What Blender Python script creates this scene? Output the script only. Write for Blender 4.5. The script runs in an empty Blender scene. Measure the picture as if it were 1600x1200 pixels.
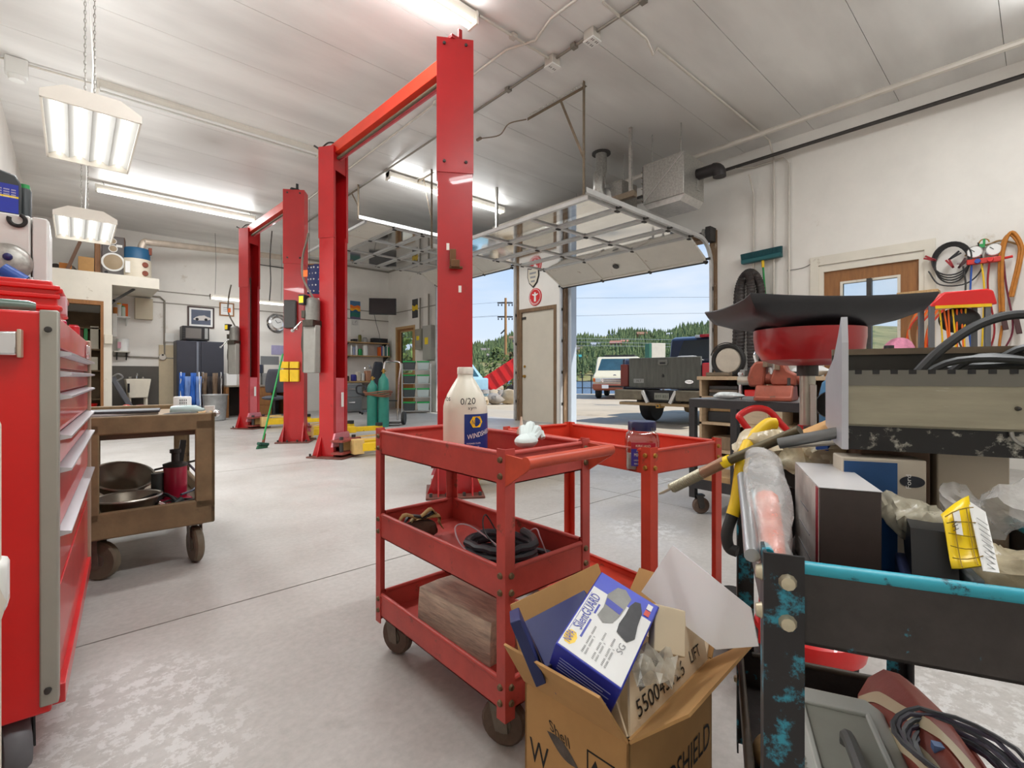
import bpy, bmesh, math, random
from mathutils import Vector, Matrix, Euler
random.seed(7)
D = bpy.data
SC = bpy.context.scene
COL = SC.collection
R = math.radians
# ---------------------------------------------------------------- camera, world, sun, exposure
FPX, HY = 755.0, 588.0
YAW = R(42.2)
FW = (math.sin(YAW), math.cos(YAW)); RT = (math.cos(YAW), -math.sin(YAW))
cam_d = D.cameras.new('camera'); cam = D.objects.new('camera', cam_d); COL.objects.link(cam)
cam.location = (0, 0, 1.0); cam.rotation_euler = (R(90), 0, -YAW)
cam_d.sensor_width = 36; cam_d.lens = FPX / 1600 * 36; cam_d.shift_y = -(600 - HY) / 1600
cam_d.clip_start = 0.02; cam_d.clip_end = 3000
SC.camera = cam
SC.view_settings.view_transform = 'Standard'; SC.view_settings.look = 'None'
SC.view_settings.gamma = 1; SC.view_settings.use_curve_mapping = False
SC.view_settings.exposure = 0.2
try:
    SC.cycles.max_bounces = 6; SC.cycles.diffuse_bounces = 4; SC.cycles.glossy_bounces = 3
    SC.cycles.transparent_max_bounces = 12; SC.cycles.caustics_reflective = False; SC.cycles.caustics_refractive = False
    SC.cycles.sample_clamp_indirect = 6; SC.cycles.use_denoising = True; SC.cycles.use_adaptive_sampling = True; SC.cycles.adaptive_threshold = .045
except Exception:
    pass
def lin(c):
    return tuple(((x / 255) / 12.92 if x / 255 <= .04045 else ((x / 255 + .055) / 1.055) ** 2.4) for x in c) + (1,)
world = D.worlds.new('sky'); SC.world = world; world.use_nodes = True
wn = world.node_tree.nodes; wl = world.node_tree.links; wn.clear()
w_out = wn.new('ShaderNodeOutputWorld'); w_bg = wn.new('ShaderNodeBackground')
w_tc = wn.new('ShaderNodeTexCoord'); w_sx = wn.new('ShaderNodeSeparateXYZ'); w_rp = wn.new('ShaderNodeValToRGB')
wl.new(w_tc.outputs['Generated'], w_sx.inputs[0]); wl.new(w_sx.outputs['Z'], w_rp.inputs[0])
e = w_rp.color_ramp.elements
e[0].position = 0.0; e[0].color = lin((226, 238, 250)); e[1].position = 0.7; e[1].color = lin((112, 160, 226))
x = e.new(0.12); x.color = lin((212, 230, 250)); x = e.new(0.3); x.color = lin((170, 204, 246))
w_mp = wn.new('ShaderNodeMapping'); w_mp.inputs['Scale'].default_value = (3, 3, 14)
w_nz = wn.new('ShaderNodeTexNoise'); w_nz.inputs['Scale'].default_value = 1.3; w_nz.inputs['Detail'].default_value = 6
wl.new(w_tc.outputs['Generated'], w_mp.inputs[0]); wl.new(w_mp.outputs[0], w_nz.inputs['Vector'])
w_cr = wn.new('ShaderNodeValToRGB'); w_cr.color_ramp.elements[0].position = .48; w_cr.color_ramp.elements[1].position = .75
w_cr.color_ramp.elements[1].color = (.6, .6, .6, 1)
wl.new(w_nz.outputs['Fac'], w_cr.inputs[0])
w_mx = wn.new('ShaderNodeMixRGB'); w_mx.inputs[2].default_value = lin((240, 244, 250))
wl.new(w_cr.outputs[0], w_mx.inputs[0]); wl.new(w_rp.outputs[0], w_mx.inputs[1]); wl.new(w_mx.outputs[0], w_bg.inputs[0])
w_bg.inputs[1].default_value = 0.92
wl.new(w_bg.outputs[0], w_out.inputs[0])
sun_d = D.lights.new('sun', 'SUN'); sun_d.energy = 3.8; sun_d.angle = R(.6); sun_d.color = (1, .95, .87)
sun = D.objects.new('sun', sun_d); COL.objects.link(sun)
sun.rotation_euler = Vector((-.36, .82, -1.05)).to_track_quat('-Z', 'Y').to_euler(); sun.location = (20, -10, 25)
LAMP_W = 54.0        # watts of each strip fixture
BAY_W = 48.0         # watts of each hanging bay fixture

# ---------------------------------------------------------------- pixel <-> place (real distances)
def ray(u):
    a = (u - 800) / FPX
    return FW[0] + a * RT[0], FW[1] + a * RT[1]
def pt(u, v, d):
    x, y = ray(u); return Vector((x * d, y * d, 1 - d * (v - HY) / FPX))
def fl(u, v, z=0.0):
    return pt(u, v, (1 - z) * FPX / (v - HY))
def onX(u, v, X):
    return pt(u, v, X / ray(u)[0])
def onY(u, v, Y):
    return pt(u, v, Y / ray(u)[1])

# ---------------------------------------------------------------- materials
MATS = {}
def mat(name, c, rough=.6, metal=0.0, var=.0, scale=6, bump=0.0, spot=None, spot_amt=.5, spot_scale=4, emit=0, trans=0,
        streak=None, coat=0, alpha=1, spec=.5, bscale=None):
    if name in MATS: return MATS[name]
    m = D.materials.new(name); m.use_nodes = True; MATS[name] = m
    nt = m.node_tree; n = nt.nodes; l = nt.links; p = n['Principled BSDF']
    col = lin(c)
    p.inputs['Base Color'].default_value = col; p.inputs['Roughness'].default_value = rough
    p.inputs['Metallic'].default_value = metal; p.inputs['Coat Weight'].default_value = coat
    p.inputs['Specular IOR Level'].default_value = spec
    m.diffuse_color = col
    if trans: p.inputs['Transmission Weight'].default_value = trans; p.inputs['IOR'].default_value = 1.3
    if alpha < 1: p.inputs['Alpha'].default_value = alpha
    if emit:
        p.inputs['Emission Color'].default_value = col; p.inputs['Emission Strength'].default_value = emit
    if var or spot or bump or streak:
        tc = n.new('ShaderNodeTexCoord'); src = tc.outputs['Object']
        if streak:
            mp = n.new('ShaderNodeMapping'); mp.inputs['Scale'].default_value = streak
            l.new(src, mp.inputs[0]); src = mp.outputs[0]
        out = None
        if var:
            nz = n.new('ShaderNodeTexNoise'); nz.inputs['Scale'].default_value = scale; nz.inputs['Detail'].default_value = 6
            nz.inputs['Roughness'].default_value = .65
            l.new(src, nz.inputs['Vector'])
            rp = n.new('ShaderNodeValToRGB'); rp.color_ramp.elements[0].position = .3; rp.color_ramp.elements[1].position = .72
            rp.color_ramp.elements[0].color = tuple(max(0, x * (1 - var)) for x in col[:3]) + (1,)
            rp.color_ramp.elements[1].color = tuple(min(1, x * (1 + var * .7)) for x in col[:3]) + (1,)
            l.new(nz.outputs['Fac'], rp.inputs[0]); out = rp.outputs[0]
        if spot:
            n2 = n.new('ShaderNodeTexNoise'); n2.inputs['Scale'].default_value = spot_scale; n2.inputs['Detail'].default_value = 9
            n2.inputs['Roughness'].default_value = .7
            l.new(src, n2.inputs['Vector'])
            r2 = n.new('ShaderNodeValToRGB'); t = .68 - .3 * spot_amt
            r2.color_ramp.elements[0].position = t; r2.color_ramp.elements[1].position = min(1, t + .07)
            l.new(n2.outputs['Fac'], r2.inputs[0])
            mx = n.new('ShaderNodeMixRGB'); mx.inputs[2].default_value = lin(spot); mx.inputs[1].default_value = col
            l.new(r2.outputs[0], mx.inputs[0])
            if out: l.new(out, mx.inputs[1])
            out = mx.outputs[0]
        if out:
            l.new(out, p.inputs['Base Color'])
        if bump:
            n3 = n.new('ShaderNodeTexNoise'); n3.inputs['Scale'].default_value = bscale or scale * 6; n3.inputs['Detail'].default_value = 5
            l.new(src, n3.inputs['Vector'])
            b = n.new('ShaderNodeBump'); b.inputs['Strength'].default_value = bump; b.inputs['Distance'].default_value = .01
            l.new(n3.outputs['Fac'], b.inputs['Height']); l.new(b.outputs[0], p.inputs['Normal'])
    return m
def glass(name, tint=(235, 242, 245), refl=.12, rough=.02):
    if name in MATS: return MATS[name]
    m = D.materials.new(name); m.use_nodes = True; MATS[name] = m
    nt = m.node_tree; n = nt.nodes; l = nt.links; n.remove(n['Principled BSDF'])
    t = n.new('ShaderNodeBsdfTransparent'); t.inputs[0].default_value = lin(tint)
    g = n.new('ShaderNodeBsdfGlossy'); g.inputs['Roughness'].default_value = rough
    mx = n.new('ShaderNodeMixShader'); fr = n.new('ShaderNodeFresnel'); fr.inputs[0].default_value = 1.45
    ad = n.new('ShaderNodeMath'); ad.operation = 'ADD'; ad.inputs[1].default_value = refl; ad.use_clamp = True
    l.new(fr.outputs[0], ad.inputs[0])
    gm = n.new('ShaderNodeNewGeometry'); fm = n.new('ShaderNodeMath'); fm.operation = 'SUBTRACT'; fm.inputs[0].default_value = 1; l.new(gm.outputs['Backfacing'], fm.inputs[1])
    fx = n.new('ShaderNodeMath'); fx.operation = 'MULTIPLY'; l.new(ad.outputs[0], fx.inputs[0]); l.new(fm.outputs[0], fx.inputs[1]); l.new(fx.outputs[0], mx.inputs[0])
    l.new(t.outputs[0], mx.inputs[1]); l.new(g.outputs[0], mx.inputs[2]); l.new(mx.outputs[0], n['Material Output'].inputs[0])
    return m
def film(name, c, alpha=.45, rough=.25, spot=None):
    """thin crinkled plastic: part transparent, part glossy diffuse"""
    if name in MATS: return MATS[name]
    m = mat(name, c, rough, var=.12, scale=14, bump=.6, bscale=30, spec=.7)
    nt = m.node_tree; n = nt.nodes; l = nt.links; p = n['Principled BSDF']
    nz = n.new('ShaderNodeTexNoise'); nz.inputs['Scale'].default_value = 20; nz.inputs['Detail'].default_value = 4
    tc = n.new('ShaderNodeTexCoord'); l.new(tc.outputs['Object'], nz.inputs['Vector'])
    mr = n.new('ShaderNodeMapRange'); mr.inputs[1].default_value = .3; mr.inputs[2].default_value = .7
    mr.inputs[3].default_value = alpha * .6; mr.inputs[4].default_value = min(1, alpha * 1.35)
    l.new(nz.outputs['Fac'], mr.inputs[0]); l.new(mr.outputs[0], p.inputs['Alpha'])
    return m

# ---------------------------------------------------------------- mesh building
class B:
    def __init__(s): s.v = []; s.f = []
    def add(s, vs, fs):
        k = len(s.v); s.v += [tuple(v) for v in vs]; s.f += [tuple(i + k for i in f) for f in fs]; return s
    def box(s, x0, x1, y0, y1, z0, z1):
        return s.add([(x0, y0, z0), (x1, y0, z0), (x1, y1, z0), (x0, y1, z0), (x0, y0, z1), (x1, y0, z1), (x1, y1, z1), (x0, y1, z1)],
                     [(0, 3, 2, 1), (4, 5, 6, 7), (0, 1, 5, 4), (1, 2, 6, 5), (2, 3, 7, 6), (3, 0, 4, 7)])
    def ob(s, c, size, rot=(0, 0, 0)):
        m = Euler(rot).to_matrix(); c = Vector(c); h = [x / 2 for x in size]
        vs = [c + m @ Vector((sx * h[0], sy * h[1], sz * h[2])) for sz in (-1, 1) for sx, sy in ((-1, -1), (1, -1), (1, 1), (-1, 1))]
        return s.add(vs, [(0, 3, 2, 1), (4, 5, 6, 7), (0, 1, 5, 4), (1, 2, 6, 5), (2, 3, 7, 6), (3, 0, 4, 7)])
    def bar(s, p0, p1, w, h, up=(0, 0, 1)):
        p0 = Vector(p0); p1 = Vector(p1); d = (p1 - p0).normalized(); up = Vector(up)
        if abs(d.dot(up)) > .98: up = Vector((1, 0, 0))
        x = d.cross(up).normalized(); z = x.cross(d)
        vs = [p + x * (sx * w / 2) + z * (sz * h / 2) for p in (p0, p1) for sx, sz in ((-1, -1), (1, -1), (1, 1), (-1, 1))]
        return s.add(vs, [(0, 1, 2, 3)[::-1], (4, 5, 6, 7), (0, 1, 5, 4), (1, 2, 6, 5), (2, 3, 7, 6), (3, 0, 4, 7)])
    def cyl(s, p0, p1, r, r2=None, n=14, cap=True):
        p0 = Vector(p0); p1 = Vector(p1); r2 = r if r2 is None else r2
        d = (p1 - p0).normalized(); a = d.orthogonal().normalized(); b = d.cross(a)
        vs = []
        for p, q in ((p0, r), (p1, r2)):
            vs += [p + (a * math.cos(t) + b * math.sin(t)) * q for t in (2 * math.pi * i / n for i in range(n))]
        fs = [(i, (i + 1) % n, n + (i + 1) % n, n + i) for i in range(n)]
        if cap: fs += [tuple(range(n))[::-1], tuple(range(n, 2 * n))]
        return s.add(vs, fs)
    def tube(s, pts, r, n=8, closed=False):
        pts = [Vector(p) for p in pts]; k = len(pts); vs = []; ref = None
        for i, p in enumerate(pts):
            a = pts[i - 1] if (i or closed) else p; b = pts[(i + 1) % k] if (i < k - 1 or closed) else p
            d = (b - a)
            if d.length < 1e-9: d = Vector((0, 0, 1))
            d.normalize()
            if ref is None: ref = d.orthogonal().normalized()
            ref = (ref - d * ref.dot(d))
            ref = ref.normalized() if ref.length > 1e-6 else d.orthogonal().normalized()
            c = d.cross(ref); rr = r[i] if isinstance(r, (list, tuple)) else r
            vs += [p + (ref * math.cos(t) + c * math.sin(t)) * rr for t in (2 * math.pi * j / n for j in range(n))]
        fs = []
        for i in range(k if closed else k - 1):
            o = i * n; q = ((i + 1) % k) * n
            fs += [(o + j, o + (j + 1) % n, q + (j + 1) % n, q + j) for j in range(n)]
        if not closed: fs += [tuple(range(n))[::-1], tuple(range((k - 1) * n, k * n))]
        return s.add(vs, fs)
    def lathe(s, prof, c=(0, 0, 0), n=24, axis='z', sx=1, sy=1):
        c = Vector(c); vs = []; k = len(prof)
        for r, z in prof:
            for i in range(n):
                t = 2 * math.pi * i / n; x, y = r * math.cos(t) * sx, r * math.sin(t) * sy
                vs.append(c + Vector({'z': (x, y, z), 'x': (z, x, y), 'y': (y, z, x)}[axis]))
        fs = [(j * n + i, j * n + (i + 1) % n, (j + 1) * n + (i + 1) % n, (j + 1) * n + i) for j in range(k - 1) for i in range(n)]
        fs += [tuple(range(n))[::-1], tuple(range((k - 1) * n, k * n))]
        return s.add(vs, fs)
    def prism(s, poly, axis, a, b):
        """polygon in the plane normal to axis, pushed from a to b"""
        k = len(poly)
        P = {'x': lambda p, t: (t, p[0], p[1]), 'y': lambda p, t: (p[0], t, p[1]), 'z': lambda p, t: (p[0], p[1], t)}[axis]
        vs = [P(p, a) for p in poly] + [P(p, b) for p in poly]
        return s.add(vs, [tuple(range(k))[::-1], tuple(range(k, 2 * k))] + [(i, (i + 1) % k, k + (i + 1) % k, k + i) for i in range(k)])
    def slab(s, pts, t):
        """planar polygon given in 3-D, thickness t along its normal"""
        pts = [Vector(p) for p in pts]; nrm = (pts[1] - pts[0]).cross(pts[2] - pts[0]).normalized() * t; k = len(pts)
        return s.add(pts + [p + nrm for p in pts], [tuple(range(k))[::-1], tuple(range(k, 2 * k))] + [(i, (i + 1) % k, k + (i + 1) % k, k + i) for i in range(k)])
    def grid(s, rows, closed=False):
        k = len(rows[0]); vs = [p for r in rows for p in r]
        fs = [(j * k + i, j * k + (i + 1) % k, (j + 1) * k + (i + 1) % k, (j + 1) * k + i) for j in range(len(rows) - 1) for i in range(k if closed else k - 1)]
        return s.add(vs, fs)
    def ball(s, c, r, n=12, sq=(1, 1, 1), jit=0, seed=0):
        rnd = random.Random(seed); rows = []; c = Vector(c)
        for j in range(n // 2 + 1):
            ph = math.pi * j / (n // 2); row = []
            for i in range(n):
                t = 2 * math.pi * i / n; q = r * (1 + (rnd.uniform(-jit, jit) if 0 < j < n // 2 else 0))
                row.append(c + Vector((q * math.sin(ph) * math.cos(t) * sq[0], q * math.sin(ph) * math.sin(t) * sq[1], q * math.cos(ph) * sq[2])))
            rows.append(row)
        return s.grid(rows, True)
    def o(s, name, m, parent=None, bev=0, smooth=38, rec=True, solid=0, sub=0, seg=2):
        me = D.meshes.new(name); vs = s.v; off = Vector((0, 0, 0))
        if parent is None and rec:
            xs = [v[0] for v in vs]; ys = [v[1] for v in vs]; zs = [v[2] for v in vs]
            off = Vector(((min(xs) + max(xs)) / 2, (min(ys) + max(ys)) / 2, min(zs)))
            vs = [(v[0] - off.x, v[1] - off.y, v[2] - off.z) for v in vs]
        me.from_pydata(vs, [], s.f); me.validate(); me.update()
        bm = bmesh.new(); bm.from_mesh(me); bmesh.ops.recalc_face_normals(bm, faces=bm.faces); bm.to_mesh(me); bm.free()
        if smooth:
            me.polygons.foreach_set('use_smooth', [True] * len(me.polygons)); me.set_sharp_from_angle(angle=R(smooth))
        for mm in (m if isinstance(m, (list, tuple)) else [m]): me.materials.append(mm)
        ob = D.objects.new(name, me); COL.objects.link(ob); ob.location = off
        if parent is not None: ob.parent = parent
        if solid:
            q = ob.modifiers.new('thick', 'SOLIDIFY'); q.thickness = solid; q.offset = 0
        if sub:
            q = ob.modifiers.new('sub', 'SUBSURF'); q.levels = sub; q.render_levels = sub
        if bev:
            q = ob.modifiers.new('bevel', 'BEVEL'); q.width = bev; q.segments = seg; q.limit_method = 'ANGLE'; q.angle_limit = R(40)
            q.use_clamp_overlap = True
        return ob
def T(name, label, cat, loc=(0, 0, 0), rz=0, group=None):
    o = D.objects.new(name, None); COL.objects.link(o); o.empty_display_size = .05
    o.location = loc; o.rotation_euler = (0, 0, rz); o['label'] = label; o['category'] = cat
    if group: o['group'] = group
    return o
def tag(o, label, cat, group=None):
    o['label'] = label; o['category'] = cat
    if group: o['group'] = group
    return o
def st(o, label=None):
    o['kind'] = 'structure'
    if label: o['label'] = label
    return o
def kid(src, parent, loc=(0, 0, 0), rot=(0, 0, 0), name=None):
    c = src.copy(); COL.objects.link(c); c.parent = parent; c.location = loc; c.rotation_euler = rot
    if name: c.name = name
    return c
def tree(o, parent=None):
    c = o.copy(); COL.objects.link(c); c.parent = parent
    for ch in list(o.children): tree(ch, c)
    return c
def text(s, m, parent, org, xd, yd, h, w=None, name='lettering', lift=.0012, align='l'):
    cu = D.curves.new('txt', 'FONT'); cu.body = s; cu.size = 1; cu.resolution_u = 3
    ob = D.objects.new('txt', cu); COL.objects.link(ob)
    dg = bpy.context.evaluated_depsgraph_get(); me = D.meshes.new_from_object(ob.evaluated_get(dg))
    D.objects.remove(ob); D.curves.remove(cu)
    xs = [v.co.x for v in me.vertices]; ys = [v.co.y for v in me.vertices]
    x0, x1, y0, y1 = min(xs), max(xs), min(ys), max(ys)
    sy = h / (y1 - y0); sx = (w / (x1 - x0)) if w else sy
    xd = Vector(xd).normalized(); yd = Vector(yd).normalized(); nd = xd.cross(yd).normalized() * lift; org = Vector(org)
    ox = (x1 - x0) * sx / 2 if align == 'c' else 0
    for v in me.vertices: v.co = org + xd * ((v.co.x - x0) * sx - ox) + yd * ((v.co.y - y0) * sy) + nd
    me.name = name; me.materials.append(m)
    o = D.objects.new(name, me); COL.objects.link(o); o.parent = parent
    return o
def arc(c, r, a0, a1, n, plane='xz', z=0):
    out = []
    for i in range(n + 1):
        t = a0 + (a1 - a0) * i / n; p, q = r * math.cos(t), r * math.sin(t)
        out.append(Vector(c) + Vector({'xz': (p, z, q), 'xy': (p, q, z), 'yz': (z, p, q)}[plane]))
    return out
def curve(pts, n=6):
    """Catmull-Rom through points"""
    P = [Vector(p) for p in pts]; P = [P[0] * 2 - P[1]] + P + [P[-1] * 2 - P[-2]]; out = []
    for i in range(1, len(P) - 2):
        for k in range(n):
            t = k / n; a, b, c, d = P[i - 1], P[i], P[i + 1], P[i + 2]
            out.append(.5 * ((2 * b) + (c - a) * t + (2 * a - 5 * b + 4 * c - d) * t * t + (3 * b - a - 3 * c + d) * t ** 3))
    out.append(P[-2]); return out
# ---------------------------------------------------------------- shared materials
CZ, XW, YF, XL, YB = 4.37, 7.5, 14.2, -.66, -3.2
wallm = mat('painted_wall', (234, 230, 223), .7, var=.06, scale=1.6, spot=(214, 206, 194), spot_amt=.14, spot_scale=2.2)
oldwall = mat('aged_white_paint', (226, 220, 206), .75, var=.07, scale=2, spot=(170, 155, 130), spot_amt=.2, spot_scale=3)
alu = mat('aluminium', (206, 206, 204), .4, .25, var=.1, scale=8)
galv = mat('galvanised_sheet', (176, 174, 168), .42, .7, var=.3, scale=38)
steel_d = mat('dark_steel', (70, 68, 66), .5, .5, var=.25, scale=10)
brown_ang = mat('bronze_angle', (126, 112, 94), .55, .4, var=.2, scale=12)
condm = mat('painted_conduit', (206, 200, 190), .5, .2, var=.08)
cond_d = mat('grey_conduit', (140, 134, 124), .45, .4, var=.12)
black = mat('black_plastic', (30, 30, 32), .45, var=.2, scale=20)
rubber = mat('black_rubber', (38, 37, 36), .7, var=.25, scale=14)
white = mat('white_plastic', (236, 236, 232), .45, var=.03)
cream = mat('cream_plastic', (222, 214, 196), .5, var=.08)
red_l = mat('lift_red_paint', (176, 20, 25), .34, var=.12, scale=2.5, spot=(136, 28, 24), spot_amt=.15, spot_scale=5, coat=.3)
red_o = mat('lift_orange_red', (222, 62, 36), .4, var=.1, scale=3)
red_w = mat('worn_red_paint', (192, 76, 68), .45, var=.22, scale=6, spot=(124, 66, 52), spot_amt=.25, spot_scale=14, bump=.06)
red_b = mat('bright_red_paint', (218, 26, 26), .35, var=.06, scale=4, coat=.2)
yellow = mat('safety_yellow', (238, 196, 28), .5, var=.15, scale=8, spot=(128, 98, 40), spot_amt=.2, spot_scale=16)
wood_l = mat('bare_lumber', (196, 160, 112), .7, var=.22, scale=5, streak=(8, 8, 1))
wood_d = mat('stained_wood', (150, 100, 52), .5, var=.25, scale=4, streak=(9, 9, 1))
wood_g = mat('weathered_wood', (146, 124, 100), .8, var=.3, scale=5, streak=(10, 10, 1), bump=.15)
card = mat('cardboard', (190, 146, 92), .8, var=.08, scale=10)
ink = mat('black_ink', (26, 24, 24), .7)
paper = mat('white_paper', (240, 240, 238), .7)
tube_e = mat('lit_tube', (255, 253, 246), .4, emit=3)
chrome = mat('chrome', (225, 225, 228), .12, 1)
brass = mat('brass', (176, 136, 66), .35, .8, var=.15)
grey = mat('grey_plastic', (150, 150, 148), .5, var=.1)
navy = mat('navy_plastic', (26, 28, 92), .4)
greenp = mat('green_plastic', (30, 150, 74), .45)
blue = mat('blue_plastic', (34, 82, 168), .4)
orange = mat('orange_plastic', (232, 104, 24), .5)
rust = mat('rust_iron', (134, 72, 54), .65, .3, var=.3, scale=9, bump=.15)

# concrete floor: grey, worn white paint flecks and oil stains
def floor_mat():
    m = D.materials.new('worn_concrete'); m.use_nodes = True; n = m.node_tree.nodes; l = m.node_tree.links; p = n['Principled BSDF']
    tc = n.new('ShaderNodeTexCoord'); g = n.new('ShaderNodeNewGeometry')
    def nz(sc, de=6, ro=.6):
        q = n.new('ShaderNodeTexNoise'); q.inputs['Scale'].default_value = sc; q.inputs['Detail'].default_value = de; q.inputs['Roughness'].default_value = ro
        l.new(g.outputs['Position'], q.inputs['Vector']); return q.outputs['Fac']
    def rp(src, a, b, c0=(0, 0, 0, 1), c1=(1, 1, 1, 1)):
        r = n.new('ShaderNodeValToRGB'); r.color_ramp.elements[0].position = a; r.color_ramp.elements[1].position = b
        r.color_ramp.elements[0].color = c0; r.color_ramp.elements[1].color = c1; l.new(src, r.inputs[0]); return r.outputs[0]
    base = rp(nz(.9, 8), .3, .7, lin((168, 164, 158)), lin((194, 191, 187)))
    fine = rp(nz(40, 4), .3, .75, (.86, .86, .86, 1), (1.05, 1.05, 1.05, 1))
    mul = n.new('ShaderNodeMixRGB'); mul.blend_type = 'MULTIPLY'; mul.inputs[0].default_value = 1
    l.new(base, mul.inputs[1]); l.new(fine, mul.inputs[2])
    fl_ = rp(nz(16, 9, .75), .5, .54); area = rp(nz(.55, 2), .62, .76)
    for c_, rad in (((.1, 1.85, 0), .38), ((.15, 1.55, 0), .3), ((1.95, .1, 0), .36), ((2.74, 1.75, 0), .3)):      # worn paint patches
        dd = n.new('ShaderNodeVectorMath'); dd.operation = 'DISTANCE'; dd.inputs[1].default_value = c_; l.new(g.outputs['Position'], dd.inputs[0])
        mr = n.new('ShaderNodeMapRange'); mr.inputs[1].default_value = rad * .5; mr.inputs[2].default_value = rad; mr.inputs[3].default_value = .6; mr.inputs[4].default_value = 0
        l.new(dd.outputs['Value'], mr.inputs[0]); mxx = n.new('ShaderNodeMath'); mxx.operation = 'MAXIMUM'; l.new(area, mxx.inputs[0]); l.new(mr.outputs[0], mxx.inputs[1]); area = mxx.outputs[0]
    mm = n.new('ShaderNodeMath'); mm.operation = 'MULTIPLY'; l.new(fl_, mm.inputs[0]); l.new(area, mm.inputs[1])
    m1 = n.new('ShaderNodeMixRGB'); m1.inputs[2].default_value = lin((216, 216, 214)); l.new(mm.outputs[0], m1.inputs[0]); l.new(mul.outputs[0], m1.inputs[1])
    sta = rp(nz(2.3, 6, .6), .62, .78); m2 = n.new('ShaderNodeMixRGB'); m2.inputs[2].default_value = lin((132, 122, 112))
    k = n.new('ShaderNodeMath'); k.operation = 'MULTIPLY'; k.inputs[1].default_value = .55; l.new(sta, k.inputs[0]); l.new(k.outputs[0], m2.inputs[0])
    l.new(m1.outputs[0], m2.inputs[1]); l.new(m2.outputs[0], p.inputs['Base Color'])
    l.new(rp(nz(3, 4), .3, .7, (.34, .34, .34, 1), (.56, .56, .56, 1)), p.inputs['Roughness'])
    b = n.new('ShaderNodeBump'); b.inputs['Strength'].default_value = .12; b.inputs['Distance'].default_value = .004
    l.new(nz(55, 5), b.inputs['Height']); l.new(b.outputs[0], p.inputs['Normal']); return m
flm = floor_mat()
def ceil_mat():
    m = D.materials.new('ceiling_panel_white'); m.use_nodes = True; n = m.node_tree.nodes; l = m.node_tree.links; p = n['Principled BSDF']
    g = n.new('ShaderNodeNewGeometry'); q = n.new('ShaderNodeTexNoise'); q.inputs['Scale'].default_value = .9; q.inputs['Detail'].default_value = 8
    mp = n.new('ShaderNodeMapping'); mp.inputs['Scale'].default_value = (.45, 1.6, 1); l.new(g.outputs['Position'], mp.inputs[0]); l.new(mp.outputs[0], q.inputs['Vector'])
    # soot blown out of the heater and flue: stains with a centre and a ragged edge
    prev = None
    for c, rad in (((6.1, 4.3, CZ), 1.5), ((6.5, 3.0, CZ), 1.3), ((6.9, 5.6, CZ), 1.2), ((1.9, 9.0, CZ), .9), ((1.5, 8.0, CZ), .7)):
        d = n.new('ShaderNodeVectorMath'); d.operation = 'DISTANCE'; d.inputs[1].default_value = c; l.new(g.outputs['Position'], d.inputs[0])
        mr = n.new('ShaderNodeMapRange'); mr.inputs[1].default_value = 0; mr.inputs[2].default_value = rad; mr.inputs[3].default_value = 1; mr.inputs[4].default_value = 0
        l.new(d.outputs['Value'], mr.inputs[0])
        if prev is None: prev = mr.outputs[0]
        else:
            a = n.new('ShaderNodeMath'); a.operation = 'MAXIMUM'; l.new(prev, a.inputs[0]); l.new(mr.outputs[0], a.inputs[1]); prev = a.outputs[0]
    r = n.new('ShaderNodeValToRGB'); r.color_ramp.elements[0].position = .3; r.color_ramp.elements[1].position = .75; l.new(q.outputs['Fac'], r.inputs[0])
    mu = n.new('ShaderNodeMath'); mu.operation = 'MULTIPLY'; l.new(prev, mu.inputs[0]); l.new(r.outputs[0], mu.inputs[1])
    r2 = n.new('ShaderNodeValToRGB'); r2.color_ramp.elements[0].color = lin((212, 210, 207)); r2.color_ramp.elements[1].color = lin((242, 241, 238)); r2.color_ramp.elements[0].position = .3; r2.color_ramp.elements[1].position = .62; l.new(q.outputs['Fac'], r2.inputs[0])
    mx = n.new('ShaderNodeMixRGB'); mx.inputs[2].default_value = lin((150, 140, 130)); l.new(mu.outputs[0], mx.inputs[0]); l.new(r2.outputs[0], mx.inputs[1])
    l.new(mx.outputs[0], p.inputs['Base Color']); p.inputs['Roughness'].default_value = .38; return m
cem = ceil_mat()

# ---------------------------------------------------------------- room shell
floor = st(B().box(XL - .2, XW + .2, YB - .2, YF + .2, -.3, -.012).o('floor', mat('joint_dirt', (86, 80, 74), .8), smooth=0, rec=False), 'grey concrete floor slabs with joints and worn paint')
ys = [YB - .2, -1.0, 2.4, 5.8, 9.2, 12.6, YF + .2]; xs = [XL - .2, 3.45, XW + .2]
for i in range(len(ys) - 1):
    for j in range(2):
        B().box(xs[j] + .004, xs[j + 1] - .004, ys[i] + .005, ys[i + 1] - .005, -.2, 0).o('slab', flm, floor, smooth=0)
ceiling = st(B().box(XL - .2, XW + .2, YB - .2, YF + .2, CZ + .016, CZ + .15).o('ceiling', mat('ceiling_backing', (130, 126, 120), .8), smooth=0, rec=False), 'white sheet panel ceiling with soot smudges')
y = YB - .2
while y < YF + .2:
    B().box(XL - .2, XW + .2, y + .0025, min(y + .92, YF + .2) - .0025, CZ, CZ + .03).o('panel', cem, ceiling, smooth=0); y += .92
st(B().box(XL - .2, XW + .2, YF, YF + .2, 0, CZ).o('wall_far', wallm, smooth=0, rec=False))
st(B().box(XL - .2, XL, YB - .2, YF + .2, 0, CZ).o('wall_left', wallm, smooth=0, rec=False))
st(B().box(XL - .2, XW + .2, YB - .2, YB, 0, CZ).o('wall_back', wallm, smooth=0, rec=False))
OPEN = [(3.57, 6.66, 3.2), (6.95, 7.95, 2.44), (8.14, 11.26, 3.85), (12.55, 13.7, 2.5), (1.007, 2.01, 2.41)]
b = B(); cuts = sorted(OPEN); y = YB - .2
for a, c, h in cuts:
    b.box(XW, XW + .2, y, a, 0, CZ); b.box(XW, XW + .2, a, c, h, CZ); y = c
b.box(XW, XW + .2, y, YF + .2, 0, CZ)
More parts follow.
